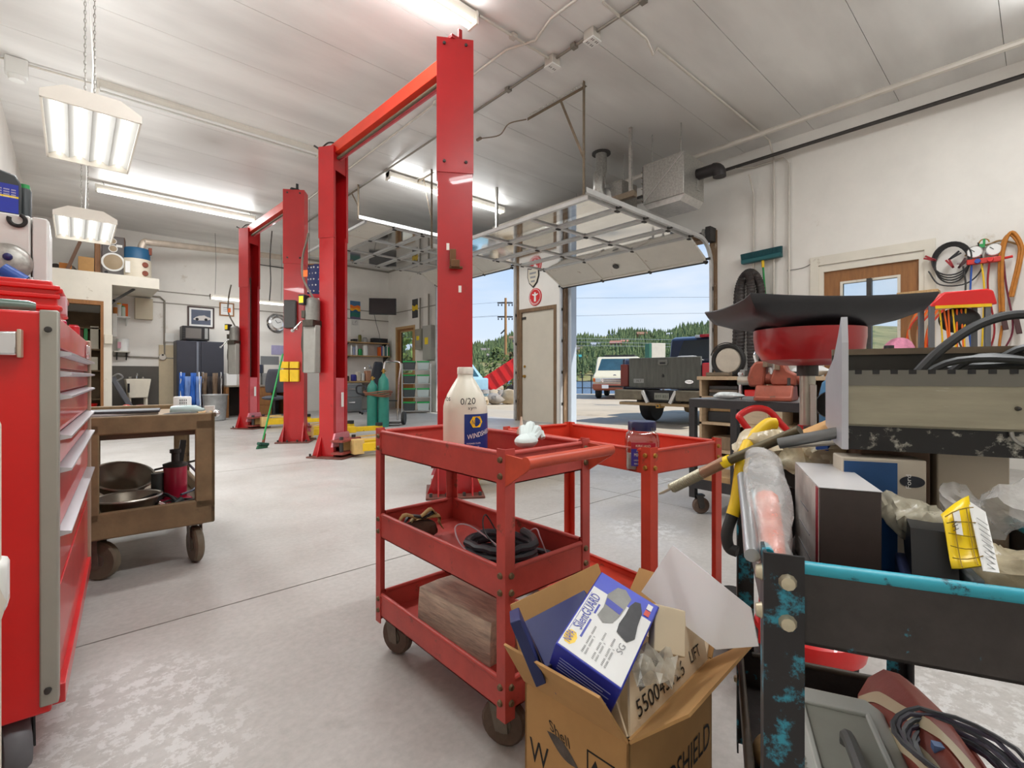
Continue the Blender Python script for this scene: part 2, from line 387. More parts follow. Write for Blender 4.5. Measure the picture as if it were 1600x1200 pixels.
wall_r = st(b.o('wall_right', wallm, smooth=0, rec=False), 'white wall with two bay openings and doors')
# battens / seams on the walls
k = 0
for z in (2.75, 3.02):
    st(B().box(1.36, XW, YF - .012, YF, z, z + .025).o('trim_%d' % (k + 1), mat('wall_seam', (150, 144, 134), .6), smooth=0, rec=False)); k += 1
st(B().box(XW - .012, XW, 11.3, YF, 2.98, 3.005).o('trim_3', MATS['wall_seam'], smooth=0, rec=False))
st(B().box(4.3, XW, YF - .03, YF, CZ - .05, CZ).box(XW - .03, XW, 11.3, YF, CZ - .05, CZ).o('trim_4', MATS['wall_seam'], smooth=0, rec=False))
for i, (y0, y1, h) in enumerate([(3.57, 6.66, 3.2), (8.14, 11.26, 3.85)]):
    q = st(B().box(XW - .02, XW + .23, y0 - .11, y0 + .008, 0, h + .1).box(XW - .02, XW + .23, y1 - .008, y1 + .11, 0, h + .1).box(XW - .02, XW + .23, y0 + .008, y1 - .008, h - .008, h + .1)
           .o('trim_%d' % (5 + i), mat('weathered_jamb', (134, 108, 82), .8, var=.35, scale=4, streak=(6, 6, .8), spot=(196, 184, 164), spot_amt=.3, spot_scale=5), smooth=0, rec=False))
st(B().box(XW + .1, XW + .26, 6.56, 6.655, 0, 3.2).box(XW + .1, XW + .26, 3.575, 3.62, 0, 3.2).o('trim_7', mat('pale_stop', (196, 208, 220), .5), smooth=0, rec=False))
# floor threshold outside handled with the yard

# ---------------------------------------------------------------- doors in the wall
def slab_door(name, y0, y1, h, m, label, win=None, knob=True, frame=wood_l):
    root = D.objects.new(name, None); COL.objects.link(root); root['kind'] = 'structure'; root['label'] = label
    b = B()
    if win:
        wy0, wy1, wz0, wz1 = win
        b.box(XW + .02, XW + .065, y0, wy0, 0, h).box(XW + .02, XW + .065, wy1, y1, 0, h).box(XW + .02, XW + .065, wy0, wy1, 0, wz0).box(XW + .02, XW + .065, wy0, wy1, wz1, h)
    else: b.box(XW + .02, XW + .065, y0 + .01, y1 - .01, .01, h - .01)
    b.o('door_leaf', m, root, smooth=0)
    B().box(XW - .015, XW + .1, y0 - .07, y0 + .006, 0, h + .07).box(XW - .015, XW + .1, y1 - .006, y1 + .07, 0, h + .07).box(XW - .015, XW + .1, y0 + .006, y1 - .006, h - .006, h + .07).o('door_frame', frame, root, smooth=0)
    if win:
        B().box(XW + .035, XW + .045, wy0, wy1, wz0, wz1).o('pane', glass('window_glass', (240, 244, 246), .02), root, smooth=0)
        B().box(XW + .01, XW + .07, wy0 - .03, wy0, wz0 - .03, wz1 + .03).box(XW + .01, XW + .07, wy1, wy1 + .03, wz0 - .03, wz1 + .03).box(XW + .01, XW + .07, wy0, wy1, wz1, wz1 + .03).box(XW + .01, XW + .07, wy0, wy1, wz0 - .03, wz0).o('window_bead', frame, root, smooth=0)
    if knob:
        B().lathe([(.0, -.05), (.028, -.045), (.032, -.02), (.012, -.01), (.034, 0), (.034, .01), (0, .011)], (XW + .012, y1 - .09, 1.0), 14, 'x').o('knob', brass, root)
        B().lathe([(0, -.02), (.026, -.02), (.03, 0), (0, .002)], (XW + .018, y1 - .09, 1.22), 14, 'x').o('deadbolt', brass, root)
    return root
d1 = slab_door('door_1', 6.95, 7.95, 2.44, mat('beige_door_paint', (208, 200, 184), .55, var=.06, scale=2), 'beige flush steel door between the two bays', frame=mat('brown_frame', (126, 100, 74), .7, var=.3, scale=5, streak=(6, 6, 1)))
B().box(XW - .005, XW + .02, 7.82, 7.93, 2.28, 2.33).o('door_closer', steel_d, d1)
d2 = slab_door('door_2', 12.62, 13.63, 2.46, wood_d, 'brown wooden door with window in the far corner', win=(12.72, 13.4, 1.1, 2.36), frame=wood_l)
d3 = slab_door('door_3', 1.007, 2.01, 2.41, wood_d, 'brown wooden door with a glazed light on the right', win=(1.22, 1.79, 1.25, 2.22), frame=oldwall)
st(B().box(XW - .03, XW, 2.06, 2.16, 0, 2.5).box(XW - .03, XW, .86, .96, 0, 2.5).box(XW - .03, XW, .86, 2.16, 2.5, 2.62).o('trim_8', oldwall, smooth=0, rec=False))
B().box(XW - .06, XW + .02, 1.47, 1.52, 1.22, 2.24).o('muntin', steel_d, d3)

# ---------------------------------------------------------------- the two sectional garage doors
doorw = mat('door_white_skin', (226, 222, 212), .5, var=.06, scale=3, spot=(176, 164, 146), spot_amt=.18, spot_scale=6)
pane_m = glass('hazy_door_glass', (238, 241, 242), .62, .06)
def garage_door(y0, y1, zt, nsec, label, xend, solid_top):
    root = T('overhead_door', label, 'garage door', (0, 0, 0))
    S = .608; sx = 6.88
    segs = [((7.42, zt - .30), (sx, zt - .03))] + [((sx - S * i, zt - .03), (sx - S * (i + 1), zt - .03)) for i in range(nsec - 1)]
    ncol = 3; w = (y1 - y0 - .04) / ncol
    for i, (a, c) in enumerate(segs):
        A = Vector((a[0], 0, a[1])); C = Vector((c[0], 0, c[1])); d = (C - A); L = d.length; d.normalize(); nrm = Vector((d.z, 0, -d.x))
        if nrm.z > 0: nrm = -nrm
        def P(s_, y_, o_): q = A + d * s_ + nrm * o_; return (q.x, y_, q.z)
        solid = i == 0 or (solid_top and i == len(segs) - 1)
        def bx(bb, s0, s1, yy0, yy1, o0, o1):
            vs = [P(s, yy, o) for o in (o0, o1) for s, yy in ((s0, yy0), (s1, yy0), (s1, yy1), (s0, yy1))]
            bb.add(vs, [(0, 3, 2, 1), (4, 5, 6, 7), (0, 1, 5, 4), (1, 2, 6, 5), (2, 3, 7, 6), (3, 0, 4, 7)])
        sec = B(); bx(sec, .005, .05, y0 + .02, y1 - .02, -.02, .025); bx(sec, L - .05, L - .005, y0 + .02, y1 - .02, -.02, .025)
        sec_o = sec.o('section_rail', doorw if i == 0 else alu, root, smooth=0)
        for k in range(ncol + 1):
            yy = y0 + .02 + w * k; e0 = max(yy - .03, y0 + .02); e1 = min(yy + .03, y1 - .02)
            q = B(); bx(q, .05, L - .05, e0, e1, -.018, .022); q.o('stile', doorw if solid else alu, sec_o, smooth=0)
            q = B(); bx(q, -.035, .035, yy - .02 if k == ncol else yy + (0 if k == 0 else -.02), yy + (0 if k == ncol else .02) + (.02 if k == 0 else 0), .022, .04)
            q.o('hinge', steel_d, sec_o, smooth=0)
        for k in range(ncol):
            yy = y0 + .02 + w * k; q = B(); bx(q, .05, L - .05, yy + .03, yy + w - .03, -.006, .006)
            q.o('panel' if solid else 'pane', doorw if solid else pane_m, sec_o, smooth=0)
        for yy in (y0 + .0, y1 - .0):
            s_ = 1 if yy == y0 else -1
            B().cyl(P(.04, yy + .02 * s_, .0), P(.04, yy - .05 * s_, .0), .02, n=10).o('roller', steel_d, sec_o)
    B().bar((7.435, y0 + .02, zt - .315), (7.435, y1 - .02, zt - .315), .05, .03).o('bottom_seal', rubber, root, smooth=0)
    if nsec == 5:
        q = B().lathe([(0, -.012), (.05, -.01), (.06, 0), (0, .001)], (0, 0, 0), 16).o('lock_cover', steel_d, root)
        q.location = (7.12, (y0 + y1) / 2, zt - .185); q.rotation_euler = (0, R(27), 0)
    # tracks: each a C channel from the floor, round the bend and back under the ceiling
    for yy in (y0 - .04, y1 + .04):
        path = [(7.44, yy, .02), (7.44, yy, zt - .45)] + [tuple(p) for p in arc((7.04, yy, zt - .4), .4, 0, R(90), 8)] + [(xend, yy, zt)]
        tr = B()
        rows = [[] for _ in range(8)]
        prof = [(-.03, -.02), (.03, -.02), (.03, .02), (.022, .02), (.022, -.012), (-.022, -.012), (-.022, .02), (-.03, .02)]
        for i, p in enumerate(path):
            p = Vector(p); q0 = Vector(path[max(0, i - 1)]); q1 = Vector(path[min(len(path) - 1, i + 1)]); t = (q1 - q0).normalized(); nn = Vector((t.z, 0, -t.x))
            for j, (o1, o2) in enumerate(prof): rows[j].append(p + nn * o1 + Vector((0, o2, 0)))
        tr.grid([list(c) for c in zip(*rows)], True).o('track', alu, root, smooth=30)
        for i in range(4): B().box(7.43, XW, yy - .02, yy + .02, .4 + .65 * i, .46 + .65 * i).o('track_bracket', galv, root, smooth=0)
        B().box(7.3, XW, yy - .05, yy + .03, zt - .02, zt + .2).o('bearing_plate', steel_d, root, smooth=0)
    B().cyl((7.36, y0 - .06, zt + .13), (7.36, y1 + .06, zt + .13), .017, n=10).o('torsion_shaft', steel_d, root)
    for s_ in (0, 1):
        ym = (y0 + y1) / 2 + (.08 if s_ else -.9)
        pts = [(7.36 + .045 * math.cos(t), ym + .8 * i / 160, zt + .13 + .045 * math.sin(t)) for i in range(161) for t in (i * .9,)]
        B().tube(pts, .007, 4).o('torsion_spring', steel_d, root)
        yd = y0 - .0 if s_ == 0 else y1 - .05
        B().lathe([(.03, 0), (.065, .0), (.055, .02), (.065, .05), (.03, .05)], (7.36, yd, zt + .13), 16, 'y').o('cable_drum', galv, root)
    return root
gd1 = garage_door(3.57, 6.66, 3.13, 5, 'half raised glazed overhead door above the dark pickup', 4.33, False)
gd2 = garage_door(8.14, 11.26, 3.8, 6, 'fully raised glazed overhead door at the far bay', 3.7, True)

# ---------------------------------------------------------------- punched angle hangers of the door tracks
def angle(bb, p0, p1, w=.035):
    p0 = Vector(p0); p1 = Vector(p1); d = (p1 - p0).normalized()
    a = Vector((0, 1, 0)) if abs(d.y) < .8 else Vector((1, 0, 0)); a = (a - d * a.dot(d)).normalized(); c = d.cross(a)
    for u_, v_ in ((a, c), (c, a)):
        q = [p0, p0 + u_ * w, p1 + u_ * w, p1]
        bb.add([x for x in q] + [x + v_ * .003 for x in q], [(0, 3, 2, 1), (4, 5, 6, 7), (0, 1, 5, 4), (1, 2, 6, 5), (2, 3, 7, 6), (3, 0, 4, 7)])
def holes(bb, p0, p1, off):
    p0 = Vector(p0); p1 = Vector(p1); L = (p1 - p0).length; d = (p1 - p0) / L; k = int(L / .035)
    for i in range(k):
        c = p0 + d * (.02 + i * .035) + Vector(off); bb.ob(c, (.011, .011, .011))
holem = mat('punched_hole', (236, 232, 224), .8)
def hanger(x, y, zb, arm, label, dx=0):
    root = T('track_hanger', label, 'bracket', (0, 0, 0), group='punched angle hangers of the overhead doors')
    q = B(); angle(q, (x, y, zb - .05), (x, y, CZ)); v = q.o('upright', brown_ang, root, smooth=0)
    h = B(); holes(h, (x - .002, y, zb), (x - .002, y, CZ - .03), (-.002, .018, 0)); h.o('punching', holem, v, smooth=0)['kind'] = 'stuff'
    q = B(); angle(q, (x, y, CZ - .04), (x, y + arm, CZ - .04)); v = q.o('ceiling_angle', brown_ang, root, smooth=0)
    h = B(); holes(h, (x - .004, y, CZ - .02), (x - .004, y + arm, CZ - .02), (-.002, 0, 0)); h.o('punching', holem, v, smooth=0)['kind'] = 'stuff'
    B().bar((x, y + arm * .4, CZ - .05), (x, y + .01, CZ - (CZ - zb) * .72), .03, .005, (1, 0, 0)).o('brace', brown_ang, root, smooth=0)
    return root
hanger(4.33, 3.53, 3.13, .95, 'punched steel angle hanger at the near track of the half raised door')
hanger(4.33, 6.70, 3.13, .7, 'punched steel angle hanger seen beside the near red lift post')
hanger(3.72, 8.10, 3.8, .8, 'punched steel angle hanger next to the far bay door')
o = B().tube(curve([(4.33, 4.5, CZ - .05), (4.25, 4.75, CZ - .04), (4.3, 5.0, CZ - .08), (4.2, 5.3, CZ - .05)]), .008, 6).ob((4.2, 5.32, CZ - .05), (.03, .09, .03)).o('cable_end', brown_ang)
tag(o, 'short loose cable hanging at the end of the ceiling angle', 'cable')
# ---------------------------------------------------------------- conduits, boxes on ceiling and walls
def conduit(name, pts, r, m, label, clips=()):
    root = B().tube(pts, r, 8).o(name, m); tag(root, label, 'conduit')
    for c in clips:
        q = B().box(c[0] - .03, c[0] + .03, c[1] - .03, c[1] + .03, c[2] - .02, c[2] + .02).o('clip', m, root, smooth=0)
        q.location = -root.location
    return root
z = CZ - .03
conduit('conduit', [(3.75, -3, z), (3.75, 11, z)], .014, cond_d, 'long grey ceiling conduit carrying the two outlet boxes', [(3.75, 2.4, z), (3.75, 3.2, z), (3.75, 4.2, z), (3.75, 5.6, z)])
conduit('conduit', [(3.3, -2, z), (3.3, 3.1, z), (3.4, 3.4, z), (3.28, 3.7, z), (3.28, 11, z)], .013, condm, 'white ceiling conduit with an offset bend beside the outlet boxes', [(3.3, 2.2, z), (3.28, 5, z)])
conduit('conduit', [(2.78, 3.52, z), (3.75, 3.5, z)], .012, condm, 'short conduit between strip lamp and double outlet box', [(3.2, 3.51, z)])
conduit('conduit', [(3.5, 2.65, z), (4.2, 2.65, z), (4.32, 2.65, z - .1), (4.4, 2.65, z), (7.3, 2.62, z), (7.46, 2.62, z - .2), (7.46, 2.62, .95)], .014, condm, 'white conduit crossing the ceiling and dropping down the wall by the broom')
conduit('wall_pipe', [(6.72, -3, 4.2), (6.72, 8, 4.2)], .035, condm, 'thick white pipe running under the ceiling along the bay wall')
conduit('wall_pipe', [(7.3, -3, 4.12), (7.3, 8, 4.12)], .025, steel_d, 'thin dark pipe high up against the bay wall')
conduit('conduit', [(7.46, 2.9, .95), (7.46, 2.9, 3.7), (7.3, 2.9, 3.95)], .014, condm, 'white wall conduit nearest the overhead door')
conduit('conduit', [(7.46, 2.42, .95), (7.46, 2.42, 4.0), (7.46, 2.5, 4.1), (7.46, 2.9, 4.1), (7.3, 3.1, 4.1)], .014, condm, 'white wall conduit bending over near the ceiling')
conduit('conduit', [(-.6, 7.35, z), (.15, 7.3, z)], .012, condm, 'conduit feeding the unlit strip lamp from the left wall')
for (px, py, n_, lb) in ((3.75, 3.5, 2, 'double outlet box on the ceiling conduit'), (3.75, 2.97, 4, 'four gang outlet box on the ceiling conduit')):
    root = T('outlet_box', lb, 'outlet', (px, py, CZ - .11))
    B().box(-.06, .06, -.06, .06, .015, .11).o('body', condm, root, bev=.006)
    B().box(-.065, .065, -.065, .065, 0, .015).o('cover_plate', white, root, bev=.004)
    for i in range(n_):
        cx_, cy_ = (-.03 + .06 * (i % 2)), (0 if n_ == 2 else -.03 + .06 * (i // 2))
        B().box(cx_ - .016, cx_ - .01, cy_ - .012, cy_ + .012, -.002, .004).box(cx_ + .006, cx_ + .012, cy_ - .012, cy_ + .012, -.002, .004).o('socket_slot', black, root, smooth=0)
root = T('smoke_detector', 'small white detector box under the ceiling at upper left', 'detector', (-.45, 7.33, CZ - .19))
B().box(-.09, .09, -.05, .05, 0, .19).o('body', white, root, bev=.015)
B().lathe([(.0, -.05), (.06, -.045), (.075, 0), (.0, .001)], (0, 0, 0), 18).o('dome', white, root)

# ---------------------------------------------------------------- lamps
def area(name, loc, sx, sy, w, parent, rot=(0, 0, 0)):
    l = D.lights.new(name, 'AREA'); l.shape = 'RECTANGLE'; l.size = sx; l.size_y = sy; l.energy = w; l.color = (.97, .99, 1)
    o = D.objects.new(name, l); COL.objects.link(o); o.location = loc; o.rotation_euler = rot; o.parent = parent; return o
tube_off = mat('unlit_tube', (235, 235, 232), .4)
def strip(x, y, z, L, label, lit=True, drop=0, w=LAMP_W):
    root = T('strip_lamp', label, 'lamp', (x, y, z), group='fluorescent strip lamps under the ceiling')
    B().prism([(-.055, .0), (-.035, -.05), (.035, -.05), (.055, 0), (.055, .03), (-.055, .03)], 'x', 0, L).o('housing', mat('strip_housing', (222, 218, 208), .5, var=.06), root, smooth=0)
    for s_ in (-.045, .045):
        B().cyl((.03, s_, -.065), (L - .03, s_, -.065), .016, n=12).o('tube', tube_e if lit else tube_off, root)
    for xx in (0, L - .02): B().box(xx, xx + .02, -.07, .07, -.09, .03).o('end_cap', MATS['strip_housing'], root, smooth=0)
    if drop:
        for xx in (.1, L - .1): B().tube([(xx, 0, .03), (xx + .02, 0, drop * .5), (xx, 0, drop)], .004, 5).o('hanging_wire', steel_d, root)
    if lit and w:
        area('strip_light', (L / 2, 0, -.1), L - .1, .12, w * .88, root)
        for s_ in (-1, 1): area('strip_side_light', (L / 2, s_ * .075, -.07), L - .1, .05, w * .18, root, (s_ * R(94), 0, 0))
    return root
strip(.19, 7.25, CZ - .03, 2.5, 'unlit strip lamp behind the large hanging bay lamp', lit=False)
strip(.27, 10.96, CZ - .1, 2.5, 'lit strip lamp left of the far red lift', drop=.1)
strip(3.8, 7.22, CZ - .06, 2.5, 'lit strip lamp crossing behind the near red lift post')
strip(.3, 3.56, CZ - .05, 2.45, 'lit strip lamp cut off by the top edge above the lift post')
strip(2.34, 13.0, 2.88, 1.65, 'low hung strip lamp in front of the car picture', drop=1.46, w=14)
strip(.2, -.15, CZ - .05, 2.5, 'unseen strip lamp added over the near work area behind the view', w=LAMP_W * 1.15)  # unseen lamp behind the camera, assumed from lamp spacing, added to brighten the room
strip(3.8, -.15, CZ - .05, 2.5, 'unseen strip lamp added over the right wall door behind the view', w=LAMP_W * 1.15)  # second unseen lamp behind the camera, added for a brighter interior
def bay(x, y, z, label, w=.54, L=1.2):
    root = T('bay_lamp', label, 'lamp', (x, y, z), group='hanging four tube bay lamps')
    h = .12; hw = w / 2
    B().prism([(-hw, 0), (-hw, .05), (-hw * .55, h), (hw * .55, h), (hw, .05), (hw, 0), (hw - .012, 0), (hw - .012, .04), (hw * .5, h - .02), (-hw * .5, h - .02), (-hw + .012, .04), (-hw + .012, 0)], 'y', 0, L).o('hood', mat('bay_hood', (220, 214, 204), .5, var=.05), root, smooth=0)
    for yy in (0, L - .012): B().prism([(-hw, 0), (-hw, .05), (-hw * .55, h), (hw * .55, h), (hw, .05), (hw, 0)], 'y', yy - .006, yy + .012).o('end_plate', MATS['bay_hood'], root, smooth=0)
    for i in range(4):
        xx = (-.36 + .24 * i) * w
        B().cyl((xx, .03, .045), (xx, L - .03, .045), .014, n=12).o('tube', tube_e, root)
        B().prism([(xx - .064, .03), (xx, .07), (xx + .064, .03), (xx, .078)], 'y', .02, L - .02).o('reflector', mat('bright_reflector', (196, 198, 198), .45), root, smooth=0)
    for cx_ in (-.03, .03):
        pts = []; n_ = int((CZ - z - h) / .035)
        q = B()
        for i in range(n_):
            zz = h + .02 + i * .035; a = (i % 2) * math.pi / 2
            q.tube([(cx_ + .007 * math.cos(t) * math.cos(a), L * .78 + .007 * math.cos(t) * math.sin(a), zz + .02 * math.sin(t)) for t in (2 * math.pi * k / 8 for k in range(8))], .0035, 4, True)
        q.o('chain', galv, root)
    B().tube([(0, L * .75, h), (.02, L * .76, (CZ - z) * .5), (-.01, L * .78, CZ - z)], .006, 6).o('power_cord', white, root)
    B().box(-.06, .06, L * .78 - .06, L * .78 + .06, CZ - z - .09, CZ - z - .001).o('ceiling_box', galv, root, bev=.005)
    area('bay_light', (0, L / 2, -.01), w * .8, L * .9, BAY_W, root)
    area('bay_ceiling_fill', (0, L / 2, h + .03), w * .6, L * .9, BAY_W * .2, root, (math.pi, 0, 0))  # upward light added over the closed hood to brighten the ceiling
    return root
bay(.1, 4.45, 2.85, 'large four tube lamp hanging at upper left')
bay(.1, 7.15, 2.74, 'smaller looking four tube lamp hanging farther back on chains')
# ---------------------------------------------------------------- two-post lifts
pink_l = mat('lit_pink_red', (214, 96, 104), .35, var=.12, scale=4, coat=.4)  # reflected light on the lift carriage put into a pinker red
tank_m = mat('tank_grey', (150, 148, 142), .45, .4, var=.12, scale=7)
tank_d = mat('tank_dark', (86, 80, 70), .5, .2, var=.15, scale=9)
gear = mat('oily_metal', (74, 68, 60), .45, .6, var=.35, scale=22)
hose_m = mat('grey_hose', (110, 104, 92), .5, var=.15)
HC = 3.82
def chan(w, d, t, lip, z0, z1):
    hw = w / 2; q = B()
    poly = [(-hw, 0), (hw, 0), (hw, d), (hw - lip, d), (hw - lip, d - t), (hw - t, d - t), (hw - t, t), (-hw + t, t), (-hw + t, d - t), (-hw + lip, d - t), (-hw + lip, d), (-hw, d)]
    return q.prism(poly, 'z', z0, z1)
def column(root, x, y, rz, side, power):
    """opening along local +y; side = +1/-1 the local x side that carries the power unit"""
    c = chan(.29, .2, .012, .05, .02, 2.75).o('column', red_l, root, smooth=0); c.location = (x, y, 0); c.rotation_euler = (0, 0, rz)
    chan(.305, .215, .008, .04, 2.70, HC).o('extension', red_l, c, smooth=0).location = (0, -.008, 0)
    B().box(-.15, .15, .19, .2, HC - .28, HC - .03).o('top_plate', red_l, c, smooth=0)
    for xx in (-.09, .09):
        for zz in (HC - .05, 2.79): B().lathe([(0, -.012), (.012, -.01), (.014, 0), (0, .001)], (xx, -.009, zz), 8, 'y').o('bolt', steel_d, c)
    B().box(-.24, .24, -.12, .38, 0, .02).o('base_plate', mat('base_brown', (112, 66, 56), .6, .2, var=.3, scale=10), c, bev=.004)
    for xx in (-.2, -.07, .07, .2): B().cyl((xx, -.09, .02), (xx, -.09, .05), .014, n=6).o('anchor_bolt', steel_d, c)
    for s_ in (-1, 1):
        B().prism([(.0, .02), (.0, .3), (-.1, .02)], 'x', s_ * .14 - .006, s_ * .14 + .006).o('gusset', red_l, c, smooth=0)
        B().prism([(s_ * .145, .02), (s_ * .145, .26), (s_ * .23, .02)], 'y', .02, .032).o('gusset', red_l, c, smooth=0)
    # carriage in the channel
    car = B().box(-.115, .115, .03, .19, .12, .98).o('carriage', pink_l, c, bev=.006)
    B().prism([(-.14, .3), (.14, .3), (.2, .14), (-.2, .14)], 'y', .2, .225).o('carriage_skirt', mat('skirt_pink', (206, 130, 140), .4, var=.15), car, smooth=0)  # skirt in a paler pink than the carriage
    B().box(-.2, .2, .2, .36, .02 + .03, .075).box(-.2, .2, .2, .36, .2, .225).o('arm_yoke', mat('yoke_brown', (150, 70, 62), .55, .2, var=.3, scale=12), car, smooth=0)
    B().box(-.02, .02, .225, .232, .62, .8).o('label_plate', white, car, smooth=0)
    for s_ in (-1, 1): B().cyl((s_ * .13, .3, .05), (s_ * .13, .3, .26), .025, n=10).o('pivot_pin', steel_d, car)
    B().cyl((.1, .1, 1.0), (.1, .1, 3.6), .006, n=6).o('lift_cable', steel_d, c)
    B().cyl((0, .09, 1.0), (0, .09, 2.9), .035, n=12).o('cylinder_rod', gear, c)
    # safety latch; light through the back slots painted as pale plates
    B().ob((-.02, -.03, 1.98), (.05, .05, .14)).ob((.0, -.055, 1.93), (.07, .03, .06)).cyl((-.05, -.04, 1.9), (.06, -.04, 1.9), .012).o('safety_latch', mat('latch_bronze', (104, 70, 40), .5, .4, var=.3), c, bev=.004)
    for xx, zz in ((-.06, 2.08), (.04, 1.73)): B().box(xx - .012, xx + .012, -.006, 0, zz - .028, zz + .028).o('lit_slot', holem, c, smooth=0)
    if power:
        before = set(c.children)
        p = B().prism([(-.02, .0), (-.02, .17), (-.07, .2), (-.13, .17), (-.13, 0)], 'z', 1.04, 1.62).o('oil_tank', tank_m, c, bev=.01)
        p.location = (.0, 0, 0)
        q = B().box(-.13, -.02, -.01, .0, 1.05, 1.61).o('tank_dark_side', tank_d, p, smooth=0)  # darker sheet covering one whole side of the tank
        m = B().lathe([(0, 1.66), (.06, 1.66), (.085, 1.68), (.085, 1.92), (.06, 1.95), (0, 1.95)], (-.08, .1, 0), 18).o('motor', mat('motor_grey', (130, 128, 122), .45, .4, var=.2, scale=14), c)
        B().box(-.17, .0, .02, .17, 1.6, 1.68).ob((-.12, .02, 1.75), (.07, .05, .09)).o('pump_body', gear, c, bev=.006)
        B().box(-.2, -.1, -.01, .07, 1.86, 1.98).o('capacitor_box', black, c, bev=.006)
        B().box(-.202, -.199, .0, .06, 1.88, 1.96).o('warning_label', mat('label_yellow', (244, 214, 30), .5), c, smooth=0)
        B().box(-.19, -.12, -.013, -.009, 1.87, 1.97).o('warning_label', MATS['label_yellow'], c, smooth=0)
        B().cyl((-.15, -.01, 1.66), (-.23, -.06, 1.55), .01).ball((-.235, -.062, 1.545), .022, 8).o('lever', chrome, c)
        B().tube(curve([(-.06, .1, 1.94), (-.1, -.02, 2.2), (-.06, -.06, 2.45), (-.15, .06, 2.6), (-.155, .1, 2.72)]), .013, 7).o('hose', hose_m, c)
        B().tube(curve([(-.1, -.015, 1.62), (-.11, -.03, 1.45), (-.1, -.03, 1.3), (.0, -.03, 1.22), (.1, -.02, 1.16)]), .007, 6).o('cable', steel_d, c)
        B().box(-.15, -.145, .02, .08, 2.2, 2.28).o('sticker', orange, c, smooth=0)
        for q in set(c.children) - before: q.location = (.15, -.13, 0); q.scale = (-1, 1, 1)
    return c
def arm(root, p0, ang, L, z=.12):
    p0 = Vector(p0); d = Vector((math.cos(ang), math.sin(ang), 0))
    a = B().bar(p0 + Vector((0, 0, z)), p0 + d * (L * .62) + Vector((0, 0, z)), .11, .1).o('swing_arm', yellow, root, bev=.005)
    B().bar(p0 + d * (L * .3) + Vector((0, 0, z)), p0 + d * L + Vector((0, 0, z)), .085, .075).o('arm_extension', yellow, a, bev=.004)
    e = p0 + d * (L - .05)
    B().cyl((e.x, e.y, z + .035), (e.x, e.y, z + .09), .06, n=16).o('lift_pad', rubber, a)
    B().bar(p0 + Vector((0, 0, z - .08)), p0 + Vector((0, 0, z + .1)), .13, .13, (0, 1, 0)).o('arm_knuckle', mat('knuckle_cream', (222, 186, 120), .55, var=.15, scale=10), a, bev=.005)
    B().bar(p0 + Vector((0, 0, z + .1)) + d * .05, p0 + Vector((0, 0, z + .1)) + d * .45, .02, .02).o('restraint_gear', MATS['knuckle_cream'], a)
    return a
def lift(x, yn, yf, label, top_far):
    root = T('two_post_lift', label, 'vehicle lift', (0, 0, 0), group='red two post vehicle lifts')
    A = R(33)
    n = column(root, x, yn, -A, 1, False); f = column(root, x, yf, -(math.pi - A), 1, True)
    s, c = math.sin(A), math.cos(A)
    bm = B().bar((x + .06, yn + .1, HC - .1), (x + .06, yf - .1, HC + .0), .09, .13).o('overhead_beam', red_o, root, bev=.004)
    B().bar((x + .11, yn + .12, HC - .2), (x + .11, yf - .12, HC - .1), .02, .05).o('beam_lip', pink_l, bm)
    B().cyl((x + .06, yn + .14, HC - .21), (x + .06, yf - .14, HC - .12), .018, n=10).o('shutoff_bar', mat('padded_bar', (98, 84, 66), .7), bm)
    B().ob((x + .1, yf - .05, HC + .02), (.1, .1, .1)).o('limit_switch', black, bm, bev=.008)
    B().ob((x + .06, yf - .16, HC - .04), (.08, .05, .03)).o('switch_label', MATS['label_yellow'], bm)
    B().tube(curve([(x - .1, yf - .02, HC - .02), (x - .02, yf - .1, HC + .08), (x + .1, yf - .1, HC + .1), (x + .2, yf - .2, HC + .02), (x + .14, yf - .3, HC - .1)]), .01, 7).o('loop_hose', steel_d, bm)
    B().tube(curve([(x - .14, yf + .05, HC + .06), (x - .02, yf, HC + .0), (x + .06, yf, HC + .06)]), .012, 7).o('loop_hose', steel_d, bm)
    B().ob((x + .05, yn + .0, HC + .05), (.035, .02, .1)).ob((x + .02, yn + .02, HC + .01), (.12, .06, .03)).o('cable_sheave_guard', red_l if top_far else black, root, bev=.004)
    pn = Vector((x + .3 * s, yn + .3 * c, 0)); pf = Vector((x + .3 * s, yf - .3 * c, 0))
    arm(root, pf + Vector((.02, .1, 0)), R(8), 1.05); arm(root, pf + Vector((.08, -.1, 0)), R(-12), 1.15)
    arm(root, pn + Vector((.05, .1, 0)), R(20), 1.1); arm(root, pn + Vector((.1, -.1, 0)), R(-6), 1.2)
    return root, n, f
l1, n1, f1 = lift(2.36, 3.31, 6.08, 'tall red two post lift closest to the red carts', True)
l2, n2, f2 = lift(2.46, 7.62, 10.4, 'red two post lift farther back beside the black wall cabinet', False)
# adapter rack and meter box on the near post of the far lift
B().box(-.12, .05, -.09, -.002, 1.72, 2.14).o('control_box', mat('dark_grey_box', (62, 60, 58), .5, var=.1), n2, bev=.012)
for xx in (-.12, .02):
    q = B().box(xx - .06, xx + .065, -.07, -.002, .92, 1.1).box(xx - .06, xx + .065, -.075, -.002, 1.12, 1.22).o('pad_adapter', yellow, n2, bev=.006)
